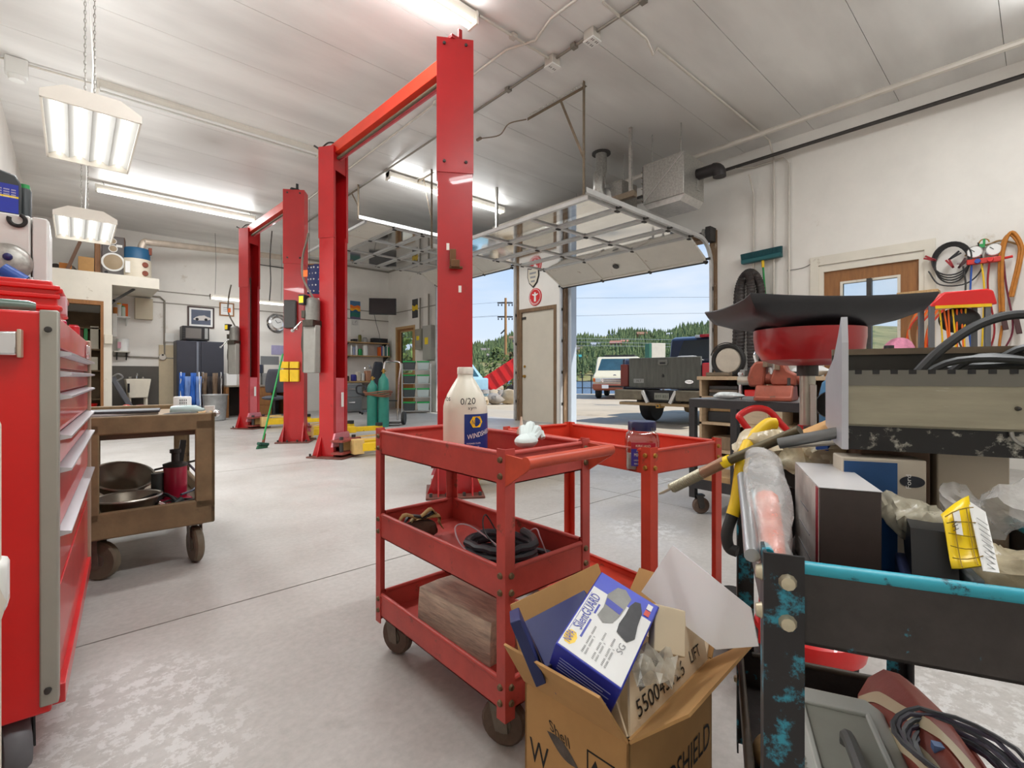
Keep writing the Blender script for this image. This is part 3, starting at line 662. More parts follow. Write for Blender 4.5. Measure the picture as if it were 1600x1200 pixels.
# green broom leaning on that post
def stick_broom():
    a = Vector(pt(411, 697, 6.72)); a.z = .03; t = Vector(pt(442, 553, 7.05))
    root = T('broom', 'green handled push broom leaning on a red lift post', 'broom', (a.x, a.y, 0)); t = t - Vector((a.x, a.y, 0))
    B().cyl((0, 0, .12), t, .012, n=10).o('handle', greenp, root)
    B().cyl((0, 0, .07), (t.x * .1, t.y * .1, .2), .02, .014, n=10).o('socket', rust, root)
    B().ob((0, 0, .06), (.16, .06, .04), (0, .2, .4)).o('broom_head', mat('dark_green', (24, 74, 58), .6), root, bev=.01)
    for i in range(9):
        xx = -.07 + i * .0175
        B().cyl((xx * .92 - .0, xx * .39, .05), (xx * .92 - .02, xx * .39 - .01, .0), .014, .018, n=6).o('bristle_tuft', mat('bristle_green', (40, 96, 66), .8, var=.2, scale=40), root)
stick_broom()
# ---------------------------------------------------------------- steel service carts
def tray(name, parent, w, l, zr, h, m, inner=None, lip=.012, ins=.0):
    """open sheet tray, x 0..w, y 0..l, rim height zr, side height h, rolled rim"""
    t = .003; q = B()
    q.box(ins, w - ins, ins, l - ins, zr - h, zr - h + t)
    for x0, x1, y0, y1 in ((0, t, 0, l), (w - t, w, 0, l), (0, w, 0, t), (0, w, l - t, l)): q.box(x0, x1, y0, y1, zr - h, zr - .004)
    o_ = q.o(name, m, parent, smooth=0)
    for a, c in (((.03, .004), (w - .03, .004)), ((.03, l - .004), (w - .03, l - .004)), ((.004, .03), (.004, l - .03)), ((w - .004, .03), (w - .004, l - .03))):
        B().cyl((a[0], a[1], zr - .006), (c[0], c[1], zr - .006), .007, n=10).o('rolled_rim', inner or m, o_)
    return o_
def caster(parent, x, y, r=.063, ang=0, w=.032, m=None, brk=None):
    m = m or mat('caster_rubber', (96, 78, 66), .7, var=.3, scale=18); brk = brk or mat('caster_zinc', (120, 110, 98), .5, .5, var=.3, scale=14)
    c = B().lathe([(.012, -w * .5), (r * .9, -w * .5), (r, -w * .3), (r, w * .3), (r * .9, w * .5), (.012, w * .5)], (0, 0, r), 22, 'x').o('caster_wheel', m, parent)
    c.location = (x, y, 0); c.rotation_euler = (0, 0, ang)
    B().lathe([(.0, -w * .62), (r * .4, -w * .6), (r * .4, w * .6), (0, w * .62)], (0, 0, r), 14, 'x').o('hub', brk, c)
    for s_ in (-1, 1):
        B().prism([(-.018, r - .018), (.018, r - .018), (.04, 2 * r + .01), (-.01, 2 * r + .01)], 'x', s_ * (w * .62 + .001), s_ * (w * .62 + .005)).o('fork', brk, c, smooth=0)
    B().box(-w * .75, w * .75, -.02, .045, 2 * r + .008, 2 * r + .02).o('fork_top', brk, c, smooth=0)
    return c
def bolt(parent, p, axis, r=.009, m=None):
    s_ = 1 if axis[0] == '+' else -1
    return B().lathe([(0, s_ * .007), (r * .75, s_ * .006), (r, 0), (0, -s_ * .001)], p, 10, axis[1]).o('bolt', m or mat('bolt_brown', (116, 96, 70), .5, .5, var=.2), parent)
def cart(name, label, loc, rz, w, l, trays, m, post_top, handle=None, post_w=.034, post_bot=.11, inner=None, wheel_r=.063, bolts=None, hand_m=None):
    root = T(name, label, 'cart', loc, rz)
    for zr, h in trays: tray('tray', root, w, l, zr, h, m, inner)
    t = .0035
    for ix, iy in ((0, 0), (1, 0), (0, 1), (1, 1)):
        x0 = -t if ix == 0 else w; y0 = -t if iy == 0 else l
        sx = 1 if ix == 0 else -1; sy = 1 if iy == 0 else -1
        q = B()
        q.box(min(x0, x0 + t), max(x0, x0 + t), min(y0 if iy == 0 else l + t, (y0 if iy == 0 else l + t) + sy * post_w), max(y0 if iy == 0 else l + t, (y0 if iy == 0 else l + t) + sy * post_w), post_bot, post_top)
        xa = x0 if ix == 0 else w + t; q.box(min(xa + sx * t, xa + sx * post_w), max(xa + sx * t, xa + sx * post_w), min(y0, y0 + t), max(y0, y0 + t), post_bot, post_top)
        p = q.o('corner_post', m, root, smooth=0)
        for zr, h in trays:
            for zz in (zr - h * .25, zr - h * .75):
                bolt(p, ((-t if ix == 0 else w + t), (y0 + t / 2) + sy * post_w * .5 if iy == 0 else l - post_w * .5, zz), ('-' if ix == 0 else '+') + 'x', m=bolts)
                bolt(p, ((post_w * .5 if ix == 0 else w - post_w * .5), (-t if iy == 0 else l + t), zz), ('-' if iy == 0 else '+') + 'y', m=bolts)
    for ix, iy, a in ((.05, .06, .5), (w - .05, .06, -.4), (.05, l - .06, .3), (w - .05, l - .06, .8)): caster(root, ix, iy, wheel_r, a)
    if handle:
        hm = hand_m or m; hz = handle
        for xx in (0, w):
            B().prism([(0, hz), (-.085, hz - .005), (-.085, hz - .03), (0, hz - .085)], 'x', xx - .003, xx + .003).o('handle_bracket', hm, root, smooth=0)
        B().cyl((-.004, -.08, hz - .013), (w + .004, -.08, hz - .013), .016, n=14).o('handle_bar', hm, root)
    return root
red_i = mat('inner_red_paint', (196, 40, 36), .42, var=.18, scale=5, spot=(150, 74, 52), spot_amt=.25, spot_scale=9)
cart1 = cart('service_cart', 'worn red three tray service cart holding the white jug', (.82, .93, 0), 0, .335, .707, ((.805, .085), (.506, .088), (.2166, .082)), red_w, .812, handle=.8, hand_m=mat('handle_orange_red', (206, 84, 60), .4, var=.2, scale=8))
# inner divider of the upper tray at the handle end
B().box(.003, .332, .07, .073, .722, .79).o('tray_divider', red_w, cart1, smooth=0)
cart2 = cart('service_cart', 'orange red two tray service cart with the nut jar', (1.45, .9, 0), R(-6), .43, .86, ((.75, .085), (.1, .04)), mat('orange_red_paint', (204, 66, 44), .42, var=.16, scale=6, spot=(140, 70, 50), spot_amt=.2, spot_scale=12), .757, bolts=brass, post_w=.04, post_bot=.05, wheel_r=.024)

# ---- things in the red cart
def local(root, p):
    return root.matrix_basis.inverted() @ Vector(p)
jugm = mat('milky_jug', (232, 228, 212), .35, var=.05, scale=5)
def jug():
    p = pt(727, 697, 1.74); r = .079
    root = T('washer_jug', 'white gallon jug with blue label standing in the red cart', 'jug', (p.x, p.y, .724), R(-36))
    prof = [(.001, 0), (r * .9, 0), (r, .008), (r, .15), (r * .99, .17), (r * .93, .19), (r * .8, .215), (r * .62, .24), (r * .45, .262), (r * .36, .273), (r * .34, .285), (.001, .285)]
    B().lathe(prof, (0, 0, 0), 36).o('bottle', jugm, root)
    B().lathe([(.001, .284), (.029, .284), (.029, .306), (.027, .309), (.001, .309)], (0, 0, 0), 26).o('cap', mat('cap_offwhite', (226, 222, 210), .4), root)
    B().tube(curve([(-.0, .045, .255), (.0, .075, .245), (.0, .088, .21), (.0, .07, .17)]), .012, 8).o('grip', jugm, root)
    # wrapped label: y<0 is towards the viewer
    def wrap(a0, a1, z0, z1, m, nm, off=.0012, n=14, par=root):
        rows = [[((r + off) * math.sin(t), -(r + off) * math.cos(t), zz) for t in (a0 + (a1 - a0) * i / n for i in range(n + 1))] for zz in (z0, z1)]
        return B().grid(rows).o(nm, m, par, smooth=60)
    lab = wrap(R(-3), R(88), .018, .145, mat('label_blue', (24, 58, 132), .35), 'label')
    def wt(s, m, a, z, h, w, tilt=0, par=lab, nm='lettering'):
        o_ = text(s, m, par, (0, 0, 0), (1, 0, 0), (0, 1, 0), h, w, nm, 0)
        for v in o_.data.vertices:
            x_, y_ = v.co.x, v.co.y; zz = z + y_ + x_ * tilt; t = a + x_ / r
            v.co = ((r + .0042) * math.sin(t), -(r + .0042) * math.cos(t), zz)
        return o_
    hexp = [(-.024, 0), (-.014, .019), (.014, .019), (.024, 0), (.014, -.019), (-.014, -.019)]
    t0 = R(28)
    B().add([((r + .0028) * math.sin(t0 + x_ / r), -(r + .0028) * math.cos(t0 + x_ / r), .118 + y_) for x_, y_ in hexp], [tuple(range(6))]).o('logo', mat('logo_yellow', (250, 206, 24), .4), lab, smooth=0)
    wt('NAPA', MATS['label_blue'], R(15.5), .11, .016, .034)
    wt('WINDSHIELD', paper, R(4), .058, .017, .105, .2); wt('WASHER FLUID', paper, R(2), .042, .005, .05, .0); wt('READY TO USE', paper, R(2), .031, .004, .045)
    for (s, a, z, h, w) in (('0/20', -12, .178, .022, .05), ('syn', 6, .158, .011, .028), ('lbs', -55, .19, .018, .022)): wt(s, ink, R(a), z, h, w, .05, root, 'handwriting')
jug()
# crumpled glove, wrench bits, spray nozzle
def blob(name, label, cat, p, s, m, seed, jit=.35, n=12, sub=1, rz=0):
    o_ = B().ball((0, 0, s[2] * .5), .5, n, (1, 1, 1), jit, seed).o(name, m, None, rec=False, sub=sub, smooth=60)
    for v in o_.data.vertices:
        v.co.x *= s[0]; v.co.y *= s[1]; v.co.z = s[2] * .5 + (v.co.z - s[2] * .5) * s[2]
        if v.co.z < 0: v.co.z = 0
    o_.location = p; o_.rotation_euler = (0, 0, rz); return tag(o_, label, cat)
glovem = mat('glove_pale', (214, 226, 224), .7, var=.1, scale=12)
g = T('work_glove', 'crumpled pale blue glove lying on the rim of the red cart', 'glove', (1.02, 1.05, .80), R(40)); g.scale = (1.35, 1.35, 1.2)
B().ball((-.05, 0, .012), .034, 12, (1.2, .8, .5), .15, 3).o('palm', glovem, g, sub=1)
for i, (dx, dy, dz) in enumerate(((.06, .02, .012), (.07, .0, .02), (.06, -.02, .01), (.035, -.03, .0))):
    B().tube(curve([(-.02, .008 - .006 * i, .012), (.015 + .008 * i, dy * .6, .02 + dz), (dx, dy, .006 + dz)], 3), [.012, .011, .012, .01, .012, .009, .007], 8).o('finger', glovem, g)
def on1(x, y, z): return (.82 + x, .93 + y, z)
root = T('socket_wrench', 'small chrome wrench lying behind the front post of the red cart', 'wrench', on1(.09, .13, .724), R(20))
B().bar((-.06, 0, .008), (.06, 0, .008), .014, .01).o('shank', chrome, root, bev=.003)
B().cyl((.07, 0, 0), (.07, 0, .02), .02, n=14).o('head', chrome, root)
B().lathe([(.001, 0), (.016, 0), (.016, .012), (.006, .03), (.003, .06), (.001, .06)], (0, 0, 0), 14).o('spout', mat('spout_cream', (226, 210, 190), .4), None)
D.objects['spout'].location = (1.15, 1.22, .8); D.objects['spout'].name = 'spray_spout'; tag(D.objects['spray_spout'], 'small cream pointed spout at the corner of the red cart', 'spout')
# middle tray: strap and cables
strapm = mat('ratchet_strap_tan', (176, 146, 92), .8, var=.2, scale=30)
s = T('ratchet_strap', 'tangled tan and brown strap on the middle tray of the red cart', 'strap', on1(.1, .58, .421), R(-20))
B().ball((0, 0, .03), .06, 12, (1.3, .8, .55), .25, 8).o('buckle_bundle', mat('dirty_brown_cloth', (84, 58, 44), .9, var=.4, scale=20), s, sub=1)
for k in range(4):
    a = k * .5; pts = curve([(-.09 + .02 * k, -.03, .02), (-.06 + .02 * k, -.01 + .01 * k, .085 - .01 * k), (.0 + .02 * k, .0, .07), (.05 + .01 * k, .02, .09 - .01 * k), (.08, .02 * k - .02, .03)], 4)
    rows = [[p + Vector((0, -.013, 0)), p + Vector((0, .013, .004))] for p in pts]
    B().grid(rows).o('webbing', strapm if k != 1 else black, s, solid=.003, smooth=60)
c = T('cable_coil', 'coiled black cable with bare wire ends on the middle tray', 'cable', on1(.16, .2, .421))
def coil(cx_, cy_, r, z0, turns, pitch, sq=.75, n=18, wob=.006, seed=1):
    rd = random.Random(seed); return [(cx_ + (r + rd.uniform(-wob, wob)) * math.cos(t), cy_ + (r * sq + rd.uniform(-wob, wob)) * math.sin(t), z0 + pitch * t / 6.283 + rd.uniform(0, .003)) for t in (6.283 * i / n for i in range(int(turns * n) + 1))]
coilm = mat('cable_black_blue', (62, 68, 76), .35, var=.2, scale=14)
B().tube(coil(0, 0, .095, .014, 3, .022, 1.15, 22, .008), .012, 9).o('coil', coilm, c)
wirem = mat('wire_pink_white', (222, 196, 206), .5)
B().tube(curve([(-.07, -.02, .02), (-.1, .07, .06), (-.08, .13, .1), (-.03, .12, .095), (.0, .02, .05), (.01, -.02, .02)]), .0025, 5).o('wire', wirem, c)
B().tube(curve([(.0, .0, .03), (-.02, .06, .09), (.01, .09, .13), (.03, .05, .07), (.02, -.01, .03)]), .0025, 5).o('wire', black, c)
B().tube(curve([(.12, -.08, .02), (.11, -.06, .07), (.13, -.02, .085), (.15, .06, .04)]), .0022, 5).o('wire', wirem, c)
B().tube(curve([(.06, .06, .01), (.12, .03, .01), (.15, -.06, .012), (.1, -.13, .015)]), .009, 7).o('cable_tail', coilm, c)
B().cyl((.1, -.13, .02), (.06, -.12, .03), .009, .005, n=8).o('plug', chrome, c)
# bottom tray: timber block
def timber():
    root = B(); L, w, h = .36, .17, .13; rd = random.Random(5); rows = []
    n = 10
    for i in range(n + 1):
        yy = -L / 2 + L * i / n; r_ = []
        for (px, pz) in ((-.5, 0), (-.5, .5), (-.47, 1), (0, 1.02), (.46, .99), (.5, .5), (.5, 0), (0, 0)):
            r_.append((px * w + rd.uniform(-.002, .002), yy, max(0, pz * h + rd.uniform(-.002, .002) * (pz > .1))))
        rows.append(r_)
    root.grid(rows, True); k = len(root.v)
    root.f += [tuple(range(8))[::-1], tuple(range(k - 8, k))]
    o_ = root.o('timber_block', mat('weathered_beam', (226, 216, 196), .85, var=.35, scale=7, streak=(9, 1.4, 9), bump=.4, bscale=14), rec=False, smooth=30)
    o_.location = on1(.165, .36, .1355); o_.rotation_euler = (0, 0, R(4)); tag(o_, 'weathered square timber block on the lowest tray', 'timber')
timber()
# nut jar on the other cart
def jar():
    p = pt(1003, 702, 1.74)
    root = T('plastic_jar', 'clear plastic jar with navy lid and printed label', 'jar', (p.x, p.y, .669), R(-52)); r = .06
    pc = glass('clear_jar', (222, 224, 222), .1, .08)
    def sq(rr, z, n=32): return [(rr * (abs(math.cos(t)) ** .55) * (1 if math.cos(t) > 0 else -1), rr * (abs(math.sin(t)) ** .55) * (1 if math.sin(t) > 0 else -1), z) for t in (2 * math.pi * i / n for i in range(n))]
    B().grid([sq(.001, 0), sq(r * .95, 0), sq(r, .01), sq(r * .985, .05), sq(r, .06), sq(r, .1), sq(r * .9, .125), sq(r * .72, .135), sq(r * .72, .15)], True).o('jar_body', pc, root)
    B().lathe([(.001, .138), (r * .82, .138), (r * .82, .165), (r * .78, .17), (.001, .17)], (0, 0, 0), 30).o('lid', mat('navy_lid', (22, 22, 70), .35), root)
    B().grid([sq(.001, .004), sq(r * .9, .004), sq(r * .94, .01), sq(r * .93, .06), sq(.001, .062)], True).o('contents', mat('pale_granules', (196, 192, 184), .8, var=.2, scale=60), root)
    y_ = -r * 1.012
    lb = B().box(-.042, .04, y_ - .001, y_, .018, .1).o('label', mat('label_purple', (58, 42, 140), .4), root, smooth=0)
    B().box(-.042, .04, y_ - .0016, y_ - .0008, .078, .1).o('label_band', mat('label_red', (178, 30, 48), .4), lb, smooth=0)
    text('KIRKLAND', mat('label_cream', (236, 226, 200), .5), lb, (-.026, y_ - .0016, .085), (1, 0, 0), (0, 0, 1), .008, .05)
    text('MIXED NUTS', MATS['label_cream'], lb, (-.032, y_ - .001, .052), (1, 0, 0), (0, 0, 1), .011, .062)
    text('EXTRA FANCY', MATS['label_cream'], lb, (-.024, y_ - .001, .068), (1, 0, 0), (0, 0, 1), .005, .044)
    for i, s_ in enumerate(('LIGHTLY ROASTED', 'SEA SALT  ALMONDS')): text(s_, MATS['label_cream'], lb, (-.032, y_ - .001, .036 - .012 * i), (1, 0, 0), (0, 0, 1), .005, .06)
jar()
blob('tape_roll_scrap', 'small beige lump beside the clear jar', 'scrap', (1.53, 1.12, .669), (.06, .05, .05), strapm, 4)
# ---------------------------------------------------------------- cardboard box with brake parts in front
def carton():
    root = T('cardboard_box', 'open brown shipping box on the floor in front of the red cart', 'box', (.765, .52, 0), R(3))
    W, L, H, t = .375, .265, .32, .005
    b_ = B()
    for a in ((0, W, 0, t), (0, W, L - t, L), (0, t, 0, L), (W - t, W, 0, L)): b_.box(*a, 0, H)
    b_.box(0, W, 0, L, 0, t); b_.o('body', card, root, smooth=0)
    flapm = card
    def flap(p0, p1, out, up, nm='flap'):
        p0, p1 = Vector(p0), Vector(p1); d = Vector((out[0], out[1], up)); e = (p1 - p0).normalized() * .012
        B().slab([p0, p1, p1 + d - e, p0 + d + e], .005).o(nm, flapm, root, smooth=0)
    flap((0, L, H), (0, 0, H), (-.075, .0), .115)            # towards the red cart side
    flap((W, L, H), (0, L, H), (-.0, .055), .145)           # far side, standing up
    flap((0, 0, H), (W, 0, H), (.02, -.1), .085)            # near right side
    flap((W, 0, H), (W, L, H), (.1, .0), .12)
    # printing: near-left face is x=0, near-right face is y=0
    text('W', ink, root, (0, .25, .15), (0, -1, 0), (0, 0, 1), .05, .055, lift=.001)
    text('Shell', ink, root, (0, .19, .245), (0, -1, -.25), (0, .25, 1), .022, .055)
    sm = mat('smudge_grey', (92, 84, 78), .8, var=.4, scale=30)
    B().add([(-.0008,   .2 - .085 * (i / 9) , .238 - .035 * (i / 9) + .016 * math.sin(math.pi * i / 9) * s_) for s_ in (-1, 1) for i in range(10)], [tuple(list(range(10)) + list(range(19, 9, -1)))]).o('rubbed_patch', sm, root, smooth=0)
    for y0 in (.02,):
        q = B()
        for a in ((.03, .095, .18, .183), (.03, .095, .252, .255), (.03, .033, .18, .255), (.092, .095, .18, .255)): q.box(-.001, 0, a[0], a[1], a[2], a[3])
        for k in (.05, .075): q.box(-.001, 0, k - .003, k + .003, .19, .226).prism([(k - .009, .224), (k + .009, .224), (k, .242)], 'x', -.001, 0)
        q.o('up_arrows', ink, root, smooth=0)
    text('WINDSHIELD', ink, root, (.04, 0, .12), (1, 0, 0), (0, 0, 1), .06, .32)
    text('WASHER', ink, root, (.06, 0, .04), (1, 0, 0), (0, 0, 1), .05, .2)
    # the white inner carton nested in it
    icm = mat('pale_carton', (226, 208, 178), .75, var=.05)
    inn = T('inner_carton', 'pale carton with open flaps standing inside the brown box', 'box', (.778, .53, .008), R(3))
    w, l, h = .35, .24, .31
    q = B()
    for a in ((0, w, 0, t), (0, w, l - t, l), (0, t, 0, l), (w - t, w, 0, l)): q.box(*a, .0, h)
    q.box(0, w, 0, l, 0, t); q.o('body', icm, inn, smooth=0)
    fl_ = B().slab([(0, l, h), (0, 0, h), (.012, .055, h + .1), (.012, l, h + .11)], .005).o('flap', icm, inn, smooth=0)
    yd = Vector((.012, 0, .105)).normalized(); nd = Vector((-.1, 0, .012)).normalized() * .0065
    for (y0, z0, y1, z1, w_) in ((.19, .08, .17, .04, .006), (.13, .085, .12, .035, .009), (.125, .08, .1, .02, .007), (.11, .05, .07, .04, .008), (.1, .03, .07, .02, .009)):
        a_ = Vector((0, y0, h)) + yd * z0 + nd; c_ = Vector((0, y1, h)) + yd * z1 + nd
        B().bar(a_, c_, w_, .001, nd).o('brown_scrawl', card, fl_, smooth=0)
    fr = B().slab([(0, 0, h), (w, 0, h), (w + .015, .03, h + .11), (.045, .03, h + .1)], .005).o('flap', icm, inn, smooth=0)
    yd2 = Vector((0, .03, .105)).normalized()
    off = Vector((0, -.006, 0))
    text('550045126', ink, fr, Vector((.035, 0, h)) + yd2 * .018 + off, (1, 0, 0), yd2, .03, .2, lift=.0015)
    text('LIFT', ink, fr, Vector((.27, 0, h)) + yd2 * .025 + off, (1, 0, 0), yd2, .025, .05, lift=.0015)
    P0 = Vector((.06, 0, h)) + yd2 * .055; P1_ = Vector((w - .02, 0, h)) + yd2 * .055
    B().slab([P0, P1_, P1_ + yd2 * .042, P0 + yd2 * .038], -.0015).o('dark_print', mat('print_grey', (104, 104, 100), .7), fr, smooth=0).location = (0, -.0055, 0)
    text('DO NOT DROP', icm, fr, P0 + yd2 * .012 + Vector((.01, -.0075, 0)), (1, 0, 0), yd2, .012, .1, lift=.0018)
    B().slab([(w, 0, h), (w, l, h), (w + .06, l - .01, h + .06), (w + .06, .01, h + .06)], .005).o('flap', icm, inn, smooth=0)
    q = B(); y_ = .004; rd = random.Random(2)
    for i in range(12):
        w_ = rd.choice((.001, .002, .003)); q.box(-.0015, 0, y_, y_ + w_, .2, .3); y_ += w_ + .0025
    q.o('barcode', ink, inn, smooth=0)
    return root
carton()
# ---- brake pad box, leaning out of the carton
def padbox():
    # top face corners from the picture, tilted towards the viewer
    root = T('brake_pad_box', 'blue and white brake pad box leaning out of the carton', 'box', (0, 0, 0))
    a = pt(868, 1005, .93); b_ = pt(940, 893, 1.10); c = pt(1034, 937, 1.06); d = pt(976, 1066, .885)
    ux = (b_ - a); uy = (d - a); w, l = ux.length, uy.length
    ux.normalize(); uy = (uy - ux * uy.dot(ux)).normalized(); nz = uy.cross(ux)
    if nz.z < 0: nz = -nz
    def P(x_, y_, z_): return a + ux * x_ + uy * y_ + nz * z_
    th = .085
    def bx(x0, x1, y0, y1, z0, z1):
        vs = [P(x_, y_, z_) for z_ in (z0, z1) for x_, y_ in ((x0, y0), (x1, y0), (x1, y1), (x0, y1))]
        return B().add(vs, [(0, 3, 2, 1), (4, 5, 6, 7), (0, 1, 5, 4), (1, 2, 6, 5), (2, 3, 7, 6), (3, 0, 4, 7)])
    bluem = mat('pad_box_blue', (34, 48, 168), .4, var=.05)
    bx(0, w, 0, l, -th, 0).o('carton_body', bluem, root, bev=.002)
    top = bx(.004, w * .78, .003, l - .003, 0, .0008).o('white_face', paper, root, smooth=0)
    bx(w * .78, w - .002, .003, l - .003, 0, .0008).o('blue_band', mat('pad_box_bright_blue', (40, 60, 196), .35), root, smooth=0)
    # reading direction: along ux is up the sheet ; text runs along ux on the left edge
    def tx(s_, x_, y_, h_, w_, m, xd=1): return text(s_, m, top, P(x_, y_, .001), ux, -uy, h_, w_, lift=.0008)
    tx('SilentGUARD', w * .26, l * .2, .02, w * .44, bluem)
    bx(w * .2, w * .7, l * .045, l * .05, .001, .0014).o('rule', bluem, top, smooth=0)
    bx(w * .2, w * .42, l * .22, l * .25, .001, .0014).o('rule', bluem, top, smooth=0); bx(w * .5, w * .62, l * .22, l * .25, .001, .0014).o('rule', bluem, top, smooth=0)
    hx = [(w * .07, l * .08), (w * .115, l * .03), (w * .165, l * .03), (w * .21, l * .08), (w * .21, l * .16), (w * .165, l * .21), (w * .115, l * .21), (w * .07, l * .16)]
    B().add([P(x_, y_, .0013) for x_, y_ in hx], [tuple(range(8))]).o('logo', mat('logo_yellow', (250, 206, 24), .4), top, smooth=0)
    text('NAPA', bluem, top, P(w * .085, l * .155, .0016), ux, -uy, .016, w * .115, lift=.0008)
    for i, yy in enumerate((.36, .41, .52, .57, .66, .71)): tx('lllll llllll llllll lllll'[:(20 if i % 2 == 0 else 14)], w * .08, l * yy, .004, w * (.3 if i % 2 == 0 else .2), mat('fine_print', (150, 150, 152), .7))
    tx('SG', w * .28, l * .82, .013, .022, mat('fine_print', (150, 150, 152), .7))
    # the pads pictured on the face
    padm = mat('printed_pad_grey', (150, 150, 146), .6, var=.15, scale=30); padd = mat('printed_pad_dark', (74, 74, 76), .6, var=.2, scale=30)
    def poly(pts, m, z_, nm): B().add([P(w * x_, l * y_, z_) for x_, y_ in pts], [tuple(range(len(pts)))]).o(nm, m, top, smooth=0)
    poly([(.5, .28), (.62, .3), (.78, .26), (.92, .34), (.95, .46), (.88, .6), (.74, .58), (.62, .56), (.52, .52), (.46, .4)], padm, .0018, 'pad_picture')
    poly([(.66, .3), (.74, .28), (.72, .56), (.64, .55)], bluem, .0021, 'pad_stripe')
    poly([(.46, .62), (.55, .6), (.68, .62), (.8, .62), (.88, .66), (.9, .74), (.8, .82), (.64, .84), (.5, .88), (.42, .8), (.44, .7)], padd, .0024, 'pad_picture')
    poly([(.88, .84), (.95, .84), (.95, .92), (.88, .92)], paper, .0021, 'print_patch'); poly([(.8, .84), (.87, .84), (.87, .92), (.8, .92)], mat('print_red', (214, 84, 70), .5), .0021, 'print_patch')
    for i in range(5): bx(-.0008, 0, l * .12, l * (.9 - .1 * (i % 2)), -.03 - .008 * i, -.028 - .008 * i).o('side_print', mat('pale_blue_print', (150, 158, 210), .6), root, smooth=0)
    for i in range(3): bx(w * .1, w * .55, l, l + .0008, -.03 - .01 * i, -.027 - .01 * i).o('side_print', MATS['pale_blue_print'], root, smooth=0)
padbox()
def slabthing(name, label, cat, u, v, d, size, rot, m, bev=.002):
    p = pt(u, v, d); o_ = B().ob((0, 0, 0), size).o(name, m, rec=False, bev=bev); o_.location = p; o_.rotation_euler = tuple(R(x) for x in rot); return tag(o_, label, cat)
navyb = mat('navy_carton', (38, 46, 96), .45, var=.1, scale=12)
slabthing('parts_box', 'narrow dark navy strip box upright at the left of the carton', 'box', 824, 1010, .985, (.022, .05, .14), (0, -22, -40), navyb)
slabthing('parts_box', 'second blue parts box tucked behind the brake pad box', 'box', 892, 1000, 1.04, (.15, .12, .09), (20, -22, -30), navyb)
slabthing('parts_box', 'cream inner carton showing its side by the clear wrap', 'box', 1042, 985, 1.04, (.07, .03, .09), (-30, 15, -38), MATS['pale_carton'])
rd = random.Random(9); wc = pt(1022, 1040, .97); rows = []
for j in range(9):
    rows.append([wc + Vector((.09 * (i / 8 - .5), .08 * (j / 8 - .5), .02 * math.sin(i * 1.3 + j) + rd.uniform(-.012, .012))) for i in range(9)])
tag(B().grid(rows).o('plastic_wrap', film('clear_wrap', (226, 220, 204), .55), smooth=25), 'crumpled clear plastic wrap beside the brake pad box', 'packaging')
# translucent panel behind the box
o = B().slab([(0, 0, 0), (.24, 0, 0), (.24, 0, .2), (.12, 0, .265), (0, 0, .25)], .004)
p = pt(1013, 918, 1.32)
sA, sB, sE = pt(1003, 925, 1.27), pt(1120, 1015, 1.06), pt(1052, 852, 1.24)
sn = (sB - sA).cross(sE - sA)
def onp(u, v): r_ = pt(u, v, 1) - Vector((0, 0, 1)); t_ = (sA - Vector((0, 0, 1))).dot(sn) / r_.dot(sn); return Vector((0, 0, 1)) + r_ * t_
sheet = B().slab([sA, sB, onp(1186, 1010), onp(1174, 950), sE], .003).o('plastic_sheet', mat('milky_sheet', (250, 252, 255), .35, var=.02), smooth=0)
tag(sheet, 'milky white plastic sheet leaning behind the cardboard box', 'sheet')
